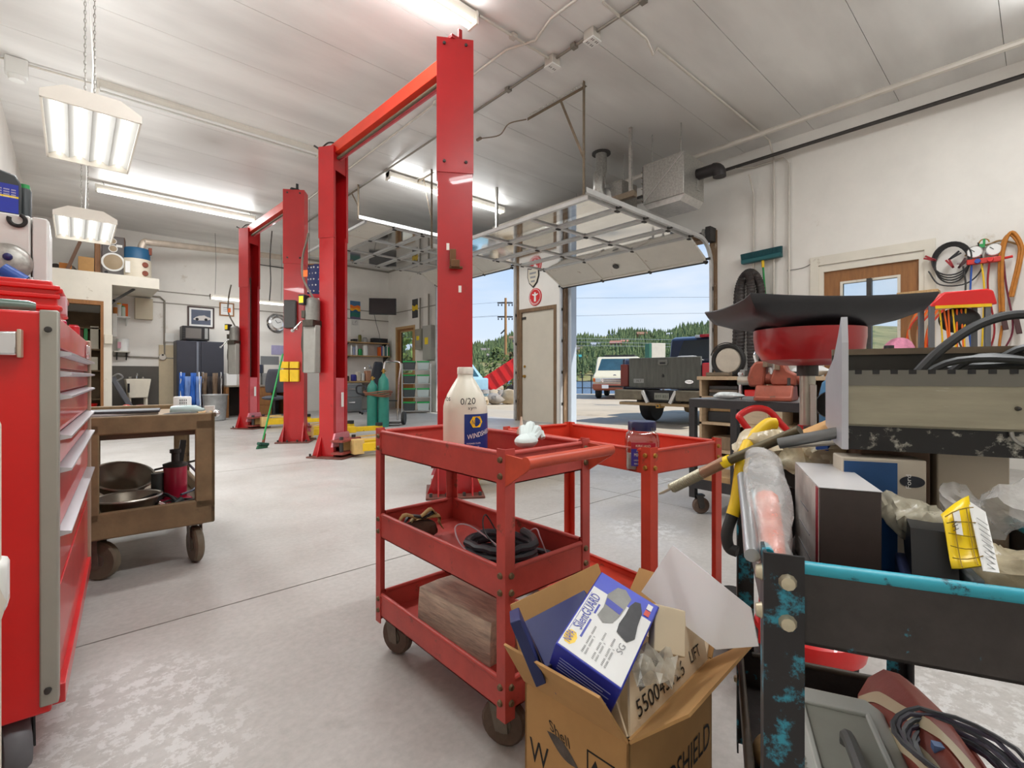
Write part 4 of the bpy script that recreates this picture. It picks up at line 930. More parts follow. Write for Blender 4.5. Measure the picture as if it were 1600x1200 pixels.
# ---------------------------------------------------------------- red rolling tool cabinet at the left edge
pulls = mat('satin_pull', (206, 204, 210), .3, .6)
pinkr = mat('drawer_red', (208, 44, 48), .35, var=.15, scale=6, spot=(232, 120, 110), spot_amt=.15, spot_scale=14, coat=.4)  # pink light reflected on the drawer fronts, put into the red
def toolcab():
    root = T('tool_cabinet', 'tall red rolling tool cabinet at the left edge', 'tool cabinet', (-.03, 1.69, 0), R(-3.7))
    dz, L, z0, z1 = .56, 1.21, .15, 1.163
    B().box(-dz, -.012, 0, L, z0, z1).o('body', red_b, root, bev=.006)
    trimm = mat('corner_trim_grey', (168, 166, 156), .4, .35, var=.06)
    B().box(-.034, .002, -.006, .03, z0 + .02, z1 + .004).o('corner_trim', trimm, root, bev=.004)
    B().box(-.05, .01, L - .045, L + .006, z0 + .0, z1 - .005).o('corner_trim', mat('corner_trim_tan', (176, 156, 138), .4, .3), root, bev=.004)
    for zz in (z1 - .045, z0 + .06): B().lathe([(0, -.012), (.006, -.011), (.008, 0), (0, .001)], (-.018, -.006, zz), 10, 'y').o('screw', steel_d, root)
    top = B().box(-.02, .0, .035, L - .05, 1.075, z1 - .01).o('top_tray_front', pinkr, root, bev=.003)
    B().box(.0, .01, L - .2, L - .17, 1.09, 1.13).ob((.008, L - .18, 1.1), (.012, .03, .05)).o('lid_latch', chrome, top, bev=.002)
    lv = [1.068, 1.015, .955, .85, .765, .6, .46]
    for i, zt in enumerate(lv[:-1]):
        zb = lv[i + 1] + .006
        d_ = B().box(-.02, .0, .035, L - .05, zb, zt - .016).o('drawer', pinkr, root, bev=.002)
        B().prism([(-.005, zt - .018), (.024, zt - .012), (.024, zt - .006), (-.005, zt - .0)], 'y', .032, L - .03).o('drawer_pull', pulls, d_, smooth=0)
    B().box(-.02, .0, .035, L - .05, z0 + .01, .45).o('lower_panel', pinkr, root, bev=.002)
    B().box(-.02, .012, .03, L - .05, z0, z0 + .05).o('kick_strip', pinkr, root, bev=.002)
    h = B().cyl((-.30, -.035, 1.07), (-.13, -.035, 1.07), .0001).o('handle_axis', chrome, root) if False else None
    B().prism([(-.3, 1.05), (-.3, 1.095), (-.068, 1.11), (-.068, 1.05)], 'y', -.03, -.002).o('side_handle', chrome, root, bev=.006)
    B().box(-.07, -.062, -.034, 0, 1.045, 1.114).o('handle_cap', mat('handle_beige', (200, 184, 164), .4, .3), root, bev=.002)
    for x_, y_, a in ((-.085, .06, .25), (-.48, .07, 0), (-.08, L - .1, .3), (-.48, L - .1, 0)):
        caster(root, x_, y_, .068, a, .05, mat('wheel_grey', (108, 108, 112), .5, var=.2), black)
toolcab()
def toolcase():
    root = T('tool_case', 'red ridged plastic case on top of the tool cabinet', 'case', (-.32, 2.13, 1.163), R(-2))
    hw, l = .28, .36
    prof = [(-hw, 0), (hw, 0), (hw, .05), (hw + .012, .052), (hw + .012, .062), (hw, .065), (hw, .1), (hw + .014, .103), (hw + .014, .118), (hw - .008, .122), (hw - .012, .14), (-hw + .012, .14), (-hw, .12)]
    B().prism(prof, 'y', 0, l).o('shell', red_b, root, bev=.004)
    for zz in (.055, .09, .118): B().box(-hw, hw + .008, -.012, 0, zz - .007, zz + .007).o('ridge', red_b, root, bev=.003)
    B().box(hw - .02, hw + .02, .05, .12, .04, .1).o('latch', mat('latch_pale', (224, 190, 196), .4), root, bev=.003)
toolcase()
root = T('flashlight', 'grey green capsule flashlight lying on the tool cabinet', 'flashlight', (-.165, 1.80, 1.165), R(5))
B().lathe([(.001, -.09), (.012, -.09), (.017, -.085), (.017, .075), (.013, .09), (.001, .09)], (0, 0, .018), 18, 'x').o('barrel', mat('smoky_green', (96, 122, 110), .3, var=.2), root)
B().lathe([(.001, -.13), (.02, -.13), (.021, -.09), (.001, -.09)], (0, 0, .021), 18, 'x').o('head', mat('frosted_end', (214, 224, 220), .3), root)
def small_can(name, label, u, v, d, zt, r, h, m, capm=None, cat='can'):
    p = pt(u, v, d); root = T(name, label, cat, (p.x, p.y, zt))
    B().lathe([(.001, 0), (r, 0), (r, h * .85), (r * .85, h * .9), (.001, h * .9)], (0, 0, 0), 16).o('can', m, root)
    B().lathe([(.001, h * .88), (r * .8, h * .88), (r * .75, h), (.001, h)], (0, 0, 0), 14).o('cap', capm or m, root)
    return root
small_can('spray_can', 'red capped can behind the front edge of the tool cabinet', 115, 520, 2.05, 1.163, .02, .055, mat('can_red', (196, 40, 52), .35))
small_can('spray_can', 'small magenta bottle at the cabinet edge below the red case', 97, 500, 1.66, 1.163, .012, .03, mat('can_magenta', (200, 40, 90), .4), white)
# cream barrel cut off by the left border
root = T('plastic_barrel', 'cream plastic barrel cut off by the left border', 'barrel', (-.325, .98, 0))
B().lathe([(.001, 0), (.24, 0), (.25, .02), (.25, .3), (.258, .33), (.25, .36), (.25, .66), (.258, .69), (.25, .72), (.25, .93), (.235, .98), (.2, 1.0), (.001, 1.0)], (0, 0, 0), 40).o('drum', cream, root)
B().ob((.247, .0, .71), (.02, .05, .07)).o('side_clip', white, root, bev=.008)
# white upright cabinet with magnets
def fridge():
    root = T('upright_cabinet', 'white upright cabinet with magnets behind the tool cabinet', 'cabinet', (-.625, 3.3, 0))
    fm = mat('appliance_white', (222, 222, 218), .4, var=.04)
    B().box(0, .535, .045, .45, .02, 1.78).o('body', fm, root, bev=.01)
    B().box(0, .47, 0, .045, .04, 1.775).o('door', fm, root, bev=.008)
    B().box(.476, .53, .0, .045, .04, 1.775).o('door_edge', fm, root, bev=.006)
    for zz in (1.2, 1.44): B().box(.468, .478, -.008, .01, zz, zz + .04).o('hinge', chrome, root, bev=.002)
    pl = T('magnetic_dish', 'grey round magnetic dish on the white cabinet', 'dish', (-.235, 3.299, 1.54))
    B().lathe([(.001, -.03), (.06, -.03), (.085, -.012), (.09, 0), (.001, 0)], (0, 0, 0), 30, 'y').o('dish', galv, pl)
    cp = T('magnetic_cup', 'blue cup stuck on the grey magnetic dish', 'cup', (-.25, 3.262, 1.50))
    q = B().lathe([(.001, 0), (.032, 0), (.034, .09), (.03, .09), (.028, .01), (.001, .01)], (0, 0, 0), 18, 'x').o('cup', blue, cp); q.rotation_euler = (0, R(35), 0)
    B().ball((.02, 0, .06), .018, 10).o('knob', navy, cp)
    rg = T('magnet_ring', 'black open ring magnet near the top of the white cabinet', 'magnet', (-.2, 3.288, 1.745))
    B().tube(arc((0, 0, 0), .028, R(-200), R(70), 18), .009, 8).o('ring', rubber, rg)
    tag(B().box(-.375, -.345, 3.29, 3.299, 1.6, 1.62).o('magnet_tag', wood_d, bev=.002), 'tiny brown magnet tag on the white cabinet', 'magnet')
    jp = T('oil_jug', 'dark oil jug with blue label on the white cabinet', 'jug', (-.29, 3.36, 1.78), R(4))
    B().prism([(-.1, 0), (.1, 0), (.1, .16), (.08, .2), (-.06, .235), (-.1, .235)], 'y', 0, .09).o('bottle', mat('jug_charcoal', (58, 64, 66), .4), jp, bev=.008)
    lb = B().box(-.098, .09, -.002, 0, .012, .15).o('label', mat('oil_label_blue', (40, 56, 170), .4, var=.1), jp, smooth=0)
    B().box(-.098, .09, -.003, -.001, .085, .094).o('label_stripe', mat('label_yellow', (244, 214, 30), .5), lb, smooth=0)
    B().box(-.098, .0, -.003, -.001, .02, .075).o('label_panel', paper, lb, smooth=0)
    for i in range(4): text('llllll lllll llll', paper, lb, (.01, -.002, .12 - .012 * i), (1, 0, 0), (0, 0, 1), .006, .07)
    small_can('glue_bottle', 'black bottle with pointed violet cap on the white cabinet', 12, 290, 2.45, 1.78, .022, .24, black, mat('violet_cap', (70, 40, 80), .4), 'bottle').location = (-.25, 3.5, 1.78)
    small_can('cap_bottle', 'bottle with green cap on the white cabinet', 24, 290, 2.5, 1.78, .028, .21, mat('jug_charcoal', (58, 64, 66), .4), greenp, 'bottle').location = (-.19, 3.55, 1.78)
fridge()
# ---------------------------------------------------------------- brown utility cart with jack and bowls
dirty = mat('greasy_brown_plastic', (128, 106, 76), .65, var=.35, scale=5, spot=(84, 66, 48), spot_amt=.3, spot_scale=6, bump=.1)
def brown_cart():
    root = T('utility_cart', 'greasy brown two shelf utility cart behind the tool cabinet', 'cart', (.0, 3.03, 0), R(-2))
    w, l = .565, 1.1
    def deck(z_, h, nm):
        o_ = B().box(.01, w - .01, .01, l - .01, z_ - h, z_ - h + .03).o(nm, dirty, root, smooth=0)
        for a in ((0, w, 0, .025), (0, w, l - .025, l), (0, .025, 0, l), (w - .025, w, 0, l)): B().box(*a, z_ - h - .03, z_).o('deck_rim', dirty, o_, bev=.008)
        return o_
    deck(.805, .06, 'upper_deck'); deck(.345, .1, 'lower_deck')
    B().box(.03, w - .03, .03, .045, .69, .77).o('apron', mat('greasy_dark', (92, 70, 50), .6, var=.3, scale=6), root, smooth=0)
    for x_, y_ in ((0, 0), (w - .09, 0), (0, l - .09), (w - .09, l - .09)):
        q = B().box(x_, x_ + .09, y_, y_ + .02, .3, .77); xx = x_ if x_ == 0 else x_ + .07; q.box(xx, xx + .02, y_ if y_ == 0 else y_, y_ + .09, .3, .77); q.o('corner_leg', dirty, root, bev=.006)
    for z_ in (.4, .5, .6, .7): B().box(w - .09, w - .02, l - .1, l - .09, z_, z_ + .012).o('leg_rib', dirty, root, smooth=0)
    for x_, y_, a in ((.09, .1, .9), (w - .08, .08, .15), (.09, l - .1, 0), (w - .08, l - .1, .2)): caster(root, x_, y_, .095, a, .042, mat('caster_wheel_tan', (112, 100, 82), .6, var=.25))
    return root
brown_cart()
Z1, Z2 = .775, .275
def pz(u, v, z_): return fl(u, v, z_)
root = T('shop_can', 'white printed can on the brown cart top', 'can', (.475, 3.42, Z1))
B().lathe([(.001, 0), (.045, 0), (.045, .1), (.042, .105), (.001, .105)], (0, 0, 0), 24).o('can', paper, root)
for i in range(5): text('llll', ink, root, (-.02, -.0456, .08 - .016 * i), (1, 0, 0), (0, 0, 1), .011, .034)
root = T('spray_bottle', 'pale grey spray bottle lying on the brown cart', 'bottle', (.5, 3.28, Z1 + .03), R(-25))
B().lathe([(.001, -.1), (.026, -.1), (.03, -.08), (.03, .02), (.014, .05), (.012, .07), (.001, .07)], (0, 0, 0), 18, 'x').o('bottle', mat('pale_teal', (176, 196, 196), .4), root)
B().ob((-.0, 0, .0), (.001, .001, .001)).ob((.09, 0, .01), (.05, .02, .03)).o('trigger', white, root, bev=.004)
root = T('grinder_disc_tool', 'black flat tool next to the white can', 'tool', (.43, 3.16, Z1 + .0))
B().ball((0, 0, .015), .07, 14, (1.3, .5, .25)).o('body', rubber, root); B().cyl((.08, 0, .015), (.15, .02, .02), .014, .01).o('grip', wood_l, root)
B().ball((.17, .0, .015), .02, 10).o('cap', chrome, root)
for k in range(4):
    o = B().box(-.15, .15, -.1, .1, 0, .012).o('grey_pad', mat('pad_grey', (196, 198, 204), .5) if k % 2 == 0 else mat('pad_dark', (66, 68, 74), .6), bev=.003)
    o.location = (.16 + .012 * k, 3.25 - .008 * k, Z1 + .0125 * k); o.rotation_euler = (0, 0, R(8 - 5 * k))
    tag(o, ['dark', 'pale', 'dark', 'pale'][3 - k] and ['lowest pale mat in the stack on the brown cart', 'dark mat just above the lowest one on the brown cart', 'pale mat near the top of the stack on the brown cart', 'topmost dark mat of the stack on the brown cart'][k], 'mat', 'stack of mats on the brown cart')
bowlm = mat('dull_bowl_steel', (132, 122, 108), .4, .6, var=.2, scale=8)
def bowl(x_, y_, z_, r, h, label, tilt=0):
    root = T('steel_bowl', label, 'bowl', (x_, y_, z_)); root.rotation_euler = (R(tilt), R(tilt * .3), 0)
    B().lathe([(.001, 0), (r * .55, 0), (r * .75, h * .3), (r * .97, h), (r * 1.03, h), (r * 1.03, h - .006), (r * .99, h + .002), (r * .94, h), (r * .72, h * .32), (r * .5, .008), (.001, .008)], (0, 0, 0), 36).o('bowl', bowlm, root)
    B().tube([(r * 1.01 * math.cos(t), r * 1.01 * math.sin(t), h) for t in (6.2832 * i / 32 for i in range(32))], .006, 6, True).o('rolled_edge', mat('bowl_edge', (186, 180, 170), .3, .7), root)
bowl(.21, 3.2, Z2, .14, .1, 'wide steel bowl near the front of the lower cart shelf')
bowl(.2, 3.62, Z2 + .06, .15, .1, 'steel bowl tipped up behind the other bowl', 24)
def jack():
    root = T('bottle_jack', 'magenta red bottle jack on the lower shelf of the brown cart', 'jack', (.44, 3.42, Z2))
    jm = mat('jack_magenta', (178, 26, 62), .35, var=.12, coat=.3)
    B().box(-.075, .075, -.07, .07, 0, .02).o('base', jm, root, bev=.006)
    B().lathe([(.001, .015), (.055, .015), (.058, .03), (.058, .2), (.05, .215), (.03, .22), (.001, .22)], (0, 0, 0), 26).o('body', jm, root)
    B().lathe([(.001, .2), (.06, .2), (.062, .215), (.03, .225), (.001, .226)], (0, 0, 0), 24).o('collar', steel_d, root)
    B().lathe([(.001, .22), (.02, .22), (.02, .275), (.028, .278), (.028, .298), (.001, .3)], (0, 0, 0), 18).o('ram', steel_d, root)
    B().cyl((-.085, -.0, .02), (-.085, 0, .17), .03, n=16).o('pump', mat('pump_grey', (80, 88, 88), .4, .4), root)
    B().bar((-.1, 0, .19), (.1, 0, .22), .015, .01).o('link', steel_d, root)
    B().bar((.03, .06, .2), (.05, .08, .34), .02, .03).o('handle_socket', black, root)
    B().tube(curve([(.07, .03, .2), (.12, .03, .12), (.1, .02, .05), (.02, -.06, .04)]), .007, 6).o('hose', mat('steel_blue_hose', (104, 112, 126), .4), root)
jack()
root = T('hose_tangle', 'tangled black hoses and fittings on the lower cart shelf', 'hose', (.38, 3.22, Z2))
B().tube(curve([(-.15, .05, .05), (-.02, .0, .09), (.06, -.08, .02), (.14, -.04, .03), (.18, .06, .012)]), .007, 6).o('hose', black, root)
B().tube(curve([(-.1, .1, .04), (.0, .08, .06), (.08, .0, .02), (.17, -.07, .012)]), .008, 6).o('hose', rubber, root)
B().tube(coil(.05, .0, .08, .012, 2, .014), .006, 6).o('hose_loop', steel_d, root)
B().cyl((.02, -.06, .03), (.06, -.02, .045), .022, .018, n=12).o('fitting', mat('teal_black', (40, 58, 58), .4), root)
B().ball((-.04, -.05, .03), .03, 10, (1, .8, 1), .2, 3).o('fitting', chrome, root)
blob('oily_rag', 'dark oily rag behind the bowls on the lower shelf', 'rag', (.3, 3.5, Z2), (.16, .14, .07), mat('oily_rag_brown', (62, 52, 44), .8, var=.3, scale=20), 6)
# red bin peeking out behind the cabinet
root = T('red_bin', 'red plastic bin behind the far end of the tool cabinet', 'bin', (-.08, 3.04, 0))
B().prism([(-.09, 0), (.09, 0), (.105, .3), (-.105, .3)], 'y', -.08, .08).o('body', red_b, root, bev=.012)
D.objects.remove(D.objects[root.children[0].name]); root.location = (-.07, 2.98, 0)
B().box(-.1, .095, -.04, .04, 0, .32).o('body', red_b, root, bev=.015); B().box(.085, .1, -.045, .045, .0, .31).o('edge_strip', mat('edge_pink', (214, 120, 150), .4), root, bev=.005)
# ---------------------------------------------------------------- teal and black service cart in the right foreground
tealm = mat('chipped_teal', (50, 168, 190), .4, var=.12, scale=9, spot=(34, 36, 42), spot_amt=.5, spot_scale=34)
blkw = mat('worn_black_paint', (66, 60, 58), .45, .15, var=.5, scale=9, spot=(52, 150, 172), spot_amt=.16, spot_scale=30, bump=.08)
postm = mat('chipped_post', (44, 42, 44), .5, .1, var=.25, scale=8, spot=(56, 152, 176), spot_amt=.5, spot_scale=16)
P1 = Vector((.55, .2, 0)); RZ = R(-65)
tcart = cart('service_cart', 'chipped black and teal cart piled with parts at the right', P1, RZ, .33, .71, ((.805, .085), (.34, .085)), blkw, .812, inner=tealm, bolts=mat('pale_bolt', (206, 196, 170), .35, .6), post_w=.038)
for o in tcart.children:
    if o.name.startswith('corner_post'): o.data.materials[0] = postm
    if o.name.startswith('tray') and min(v.co.z for v in o.data.vertices) < .4:
        for c in o.children: c.data.materials[0] = mat('lower_rim_brown', (74, 64, 54), .5, .2, var=.3, scale=10)
def W(x, y, z): return P1 + Vector((x * math.cos(RZ) - y * math.sin(RZ), x * math.sin(RZ) + y * math.cos(RZ), z))
TZ = .7235
# maroon product box
root = T('product_box', 'tall dark maroon product box at the front of the teal cart', 'box', W(.068, .118, TZ), RZ)
B().box(0, .064, 0, .19, 0, .138).o('carton', mat('box_dark_brown', (70, 58, 54), .5, var=.12, scale=40), root, bev=.0015)
B().box(-.0006, .0646, -.0006, .1906, .1382, .139).o('lid', mat('box_silver_lid', (206, 204, 204), .35, var=.05), root, smooth=0)
B().box(-.001, 0, .001, .189, 0, .1375).o('picture_panel', mat('box_picture', (206, 196, 190), .45, var=.25, scale=22), root, smooth=0)
B().box(-.0016, -.0008, .001, .014, 0, .1375).o('red_edge', mat('box_red', (150, 30, 46), .4), root, smooth=0)
B().box(.001, .0635, -.001, 0, 0, .026).o('red_foot', mat('box_red', (150, 30, 46), .4), root, smooth=0)
for i in range(3): B().box(-.0018, -.001, .05 + .01 * i, .15 - .01 * i, .03 + .03 * i, .032 + .03 * i).o('printed_line', mat('fine_print', (150, 150, 152), .7), root, smooth=0)
# two board boxes carrying the long metal tray
tag(B().box(0, .085, 0, .3, 0, .174).o('wooden_box', mat('dark_ply', (104, 80, 62), .7, var=.25, scale=5, streak=(4, 4, 14)), bev=.002), 'dark brown board box under the long metal tray', 'box')
o = D.objects['wooden_box']; o.location = W(.195, .45, TZ); o.rotation_euler = (0, 0, RZ)
o = tag(B().box(0, .08, 0, .3, 0, .174).o('pale_box', mat('stained_board', (206, 192, 172), .7, var=.12, scale=4, spot=(196, 140, 84), spot_amt=.3, spot_scale=5), bev=.002), 'pale stained board box next to the dark one under the tray', 'box')
o.location = W(.285, .45, TZ); o.rotation_euler = (0, 0, RZ)
# long metal tray with hinge edge, full of black cable
MT = pt(1325, 665, .70)
mt = T('metal_trough', 'long worn aluminium trough resting on the boxes', 'trough', (MT.x, MT.y, MT.z), R(-69))
trm = mat('worn_trough', (168, 162, 142), .45, .35, var=.2, scale=5, streak=(1, 5, 7), spot=(206, 204, 192), spot_amt=.25, spot_scale=6)
trd = mat('trough_dark', (60, 58, 54), .5, .3, var=.2, scale=12)
TL = .45
B().box(0, TL, 0, .003, 0, .062).box(0, TL, 0, .17, 0, .003).o('front_plate', trm, mt, smooth=0)
B().box(0, TL, -.002, .006, .058, .08).o('hinge_strip', mat('hinge_grey', (120, 118, 110), .45, .4, var=.15), mt, smooth=0)
B().box(0, TL, .165, .17, 0, .115).o('back_plate', trd, mt, smooth=0); B().box(0, TL, .16, .172, .108, .118).o('back_lip', brown_ang, mt, smooth=0)
for i in range(21):
    x_ = .008 + i * .0205
    B().box(x_, x_ + .008, -.003, .007, .0745, .0805).o('hinge_slot', black, mt, smooth=0)
B().prism([(0, -.034), (TL, -.034), (TL, .0), (0, .0)], 'y', .002, .012).o('black_base', mat('scraped_black', (26, 25, 26), .5, var=.2, spot=(180, 176, 164), spot_amt=.42, spot_scale=30), mt, smooth=0)
B().box(0, TL, .012, .165, -.034, -.02).o('underside', trd, mt, smooth=0)
B().prism([(-.004, -.034), (.18, -.034), (.18, .07), (.08, .1), (.03, .135), (.004, .158), (-.004, .12)], 'x', -.008, 0).o('end_plate', mat('end_silver', (196, 198, 206), .35, .5, var=.1), mt, smooth=0)
B().tube(arc((.19, -.003, .0), .017, R(180), R(360), 10), .0025, 6).o('bail_latch', galv, mt)
for x_, z_ in ((.19, .05), (.18, .03), (.222, .03)): bolt(mt, (x_, 0, z_), '-y', .003, steel_d)
cab = T('cable_bundle', 'thick black cables lying in the long metal trough', 'cable', (MT.x, MT.y, MT.z), R(-69))
bc = mat('black_cable', (52, 54, 56), .4, var=.15)
B().tube(curve([(.075, .05, .055), (.12, .06, .11), (.17, .07, .148), (.22, .07, .156), (.28, .06, .13), (.33, .05, .08)]), .0065, 8).o('cable', bc, cab)
for k, (z0, z1, y0, h) in enumerate(((.05, .06, .06, .02), (.06, .07, .09, .035), (.05, .05, .11, .05), (.06, .08, .04, .015), (.07, .06, .13, .045), (.055, .07, .145, .03))):
    B().tube(curve([(.05 + .03 * k, y0, z0 - .01), (.12 + .03 * k, y0 + .01, z0 + h), (.24 + .02 * k, y0 - .01, z1 + h * .5), (.33, y0, z1 - .005), (.4, y0 + .01, z1 + .01), (.44, y0, z1 - .02)]), .0055, 7).o('cable', bc, cab)
B().tube(curve([(.02, .13, .03), (.1, .12, .075), (.25, .13, .09), (.36, .12, .09), (.44, .13, .08)]), .006, 7).o('cable', bc, cab)
# plastic bags
def bag(name, label, pts_r, m, seed, lump=.18, n=22, flat=.8, cat='bag'):
    """crinkled sack grown along a path of (point, radius): sharp random folds over a lumpy tube"""
    rd = random.Random(seed); P = curve([p for p, r in pts_r], 4); k = len(P); rows = []
    fold = [rd.uniform(-1, 1) for _ in range(n)]
    for j, p in enumerate(P):
        t_ = j / (k - 1) * (len(pts_r) - 1); i0 = min(int(t_), len(pts_r) - 2); r = pts_r[i0][1] * (1 - t_ + i0) + pts_r[i0 + 1][1] * (t_ - i0)
        d = (P[min(j + 1, k - 1)] - P[max(j - 1, 0)]).normalized(); a = d.cross(Vector((0, 0, 1)))
        a = a.normalized() if a.length > .05 else Vector((1, 0, 0)); c = d.cross(a)
        fold = [f * .7 + rd.uniform(-1, 1) * .55 for f in fold]
        rows.append([Vector(p) + (a * math.cos(t) + c * math.sin(t) * flat) * r * (1 + lump * 1.5 * fold[i] + lump * .8 * math.sin(3 * t + j * .8 + seed)) for i, t in enumerate(6.2832 * i / n for i in range(n))])
    b_ = B().grid(rows, True); q = len(b_.v); b_.f += [tuple(range(n))[::-1], tuple(range(q - n, q))]
    return tag(b_.o(name, m, smooth=50), label, cat)
fcream = film('cream_film', (226, 212, 180), .82); fclear = film('clear_film', (222, 214, 190), .62); fwhite = film('white_film', (236, 234, 232), .4, .15)
bag('plastic_bag', 'cream crinkled bag heaped at the far left of the teal cart', [(pt(1178, 715, .92), .02), (pt(1180, 700, .93), .04), (pt(1212, 697, .93), .045), (pt(1240, 715, .9), .035), (pt(1255, 735, .88), .02)], fcream, 3)
bag('plastic_bag', 'pale crumpled bag behind the maroon product box', [(pt(1265, 715, .86), .015), (pt(1285, 705, .85), .04), (pt(1320, 712, .84), .045), (pt(1350, 735, .8), .03), (pt(1362, 750, .78), .012)], fcream, 5)
bag('plastic_bag', 'clear bag bulging between the product box and the yellow label', [(pt(1378, 770, .65), .008), (pt(1398, 790, .64), .022), (pt(1428, 815, .62), .03), (pt(1455, 830, .6), .03), (pt(1480, 850, .58), .02)], fclear, 8)
bag('plastic_bag', 'cream bag spread under the yellow labelled bag', [(pt(1440, 840, .6), .015), (pt(1480, 880, .57), .026), (pt(1530, 890, .55), .03), (pt(1580, 895, .53), .032), (pt(1625, 890, .52), .025)], fcream, 12)
bag('plastic_bag', 'twisted white bag tail pointing up at the right', [(pt(1490, 760, .66), .012), (pt(1500, 790, .64), .022), (pt(1530, 808, .62), .026), (pt(1570, 800, .6), .026), (pt(1620, 780, .55), .03)], fwhite, 15)
o = bag('long_parcel', 'clear wrapped orange part hanging over the left rim', [(pt(1185, 700, .78), .012), (pt(1188, 715, .77), .024), (pt(1198, 760, .68), .028), (pt(1203, 820, .61), .024), (pt(1205, 868, .555), .022), (pt(1206, 885, .54), .01)], fwhite, 21, .1, 18, .7)
tag(B().tube([pt(1198, 780, .66), pt(1204, 830, .605), pt(1207, 880, .55)], .015, 10).o('orange_tube', mat('orange_red_tube', (230, 110, 70), .4)), 'orange tube wrapped inside the clear parcel', 'tube')
tag(B().tube([pt(1161, 745, .74), pt(1168, 800, .635), pt(1175, 868, .545)], .0085, 12).o('steel_tube', mat('zinc_tube', (176, 178, 180), .3, .7)), 'silver tube standing at the left rim of the teal cart', 'tube')
# yellow printed bag label
def ylabel():
    root = T('label_bag', 'yellow printed label bag on top of the cream bag', 'label', (0, 0, 0))
    C = [pt(1470, 805, .55), pt(1513, 782, .555), pt(1536, 890, .50), pt(1487, 880, .512)]
    rows = []
    for j in range(7):
        v_ = j / 6; row = []
        for i in range(5):
            u_ = i / 4; p = (C[0] * (1 - u_) + C[1] * u_) * (1 - v_) + (C[3] * (1 - u_) + C[2] * u_) * v_
            row.append(p + Vector((0, 0, .006 * math.sin(v_ * 5 + u_ * 2))))
        rows.append(row)
    lb = B().grid(rows).o('yellow_label', mat('bag_yellow', (250, 214, 20), .35), root, solid=.0015, smooth=60)
    up = Vector((0, 0, .0035)) + Vector((-.0035, -.0025, 0))
    for j in range(1, 6):
        B().tube([r_ + up for r_ in rows[j]], .0006, 4).o('grid_line', mat('label_olive', (150, 120, 20), .6), lb)
    for i in (1, 3): B().tube([rows[j][i] + up for j in range(1, 7)], .0006, 4).o('grid_line', MATS['label_olive'], lb)
    e1 = (rows[1][1] - rows[2][1]).normalized(); e2 = (rows[1][2] - rows[1][1]).normalized()
    B().slab([rows[1][1] + up, rows[1][2] + up, rows[3][2] + up, rows[3][1] + up], .0006).o('white_field', paper, lb, smooth=0)
    text('HV', ink, lb, rows[3][1] + up * 1.6 + e2 * .002 + e1 * .004, e1, -e2, .007, .012, lift=.001)
    Q = [pt(1513, 782, .552), pt(1540, 800, .545), pt(1562, 895, .49), pt(1537, 892, .495)]
    wl = B().slab(Q, .001).o('white_label', paper, root, smooth=0)
    ex = (Q[1] - Q[0]).normalized(); ey = (Q[0] - Q[3]).normalized()
    for i in range(9): B().bar(Q[3] + (Q[0] - Q[3]) * (.1 + .08 * i) + ex * .003 + up * .7, Q[3] + (Q[0] - Q[3]) * (.1 + .08 * i) + ex * .014 + up * .7, .0012, .0006).o('label_print', MATS['fine_print'], wl, smooth=0)
ylabel()
# blue box with oval badge
def fordbox():
    root = T('parts_box', 'blue and beige parts box with a dark oval badge', 'box', W(.118, .245, TZ), RZ + R(4))
    B().box(0, .1, 0, .045, 0, .16).o('carton', mat('carton_beige', (196, 186, 170), .6, var=.06), root, bev=.002)
    B().box(.002, .066, -.001, 0, .0, .155).o('blue_panel', mat('parts_blue', (26, 74, 128), .4, var=.15, scale=20), root, smooth=0)
    B().lathe([(.001, -.001), (.0145, -.001), (.0145, 0), (.001, 0)], (.083, -.0005, .13), 24, 'y', .55, 1).o('oval_badge', mat('badge_dark', (28, 32, 44), .4), root)
    text('Ford', paper, root, (.081, -.002, .121), (0, 0, 1), (-1, 0, 0), .006, .019, lift=.0008)
fordbox()
root = T('plastic_bracket', 'dark blue plastic bracket with grey rail beside the product box', 'bracket', W(.145, .1, TZ), RZ + R(-12))
B().box(0, .055, 0, .09, 0, .05).o('block', mat('dark_blue_plastic', (38, 46, 78), .4, var=.2), root, bev=.004)
B().bar((.0, .16, .1), (.065, .0, .05), .012, .018).bar((.065, 0, .05), (.068, 0, 0), .012, .018).o('rail', mat('rail_grey', (116, 126, 134), .4, .3), root, bev=.003)
B().prism([(0, .05), (.09, .05), (.15, .1), (.02, .1)], 'x', .01, .05).o('dark_web', black, root, smooth=0)
root = T('fuse_pipe', 'short black pipe and dark disc wedged beside the product box', 'pipe', W(.03, .3, TZ))
B().cyl((0, 0, .04), (-.012, .0, .1), .012, n=14).o('pipe', black, root); B().lathe([(.001, -.01), (.045, -.01), (.05, 0), (.045, .012), (.001, .012)], (.03, -.01, .05), 22, 'y').o('disc', rubber, root)
tag(B().ob(W(.03, .37, TZ + .012), (.09, .03, .02), (0, 0, .5)).o('red_bar', red_b, bev=.003), 'small red bar at the bottom of the teal cart tray', 'bar')
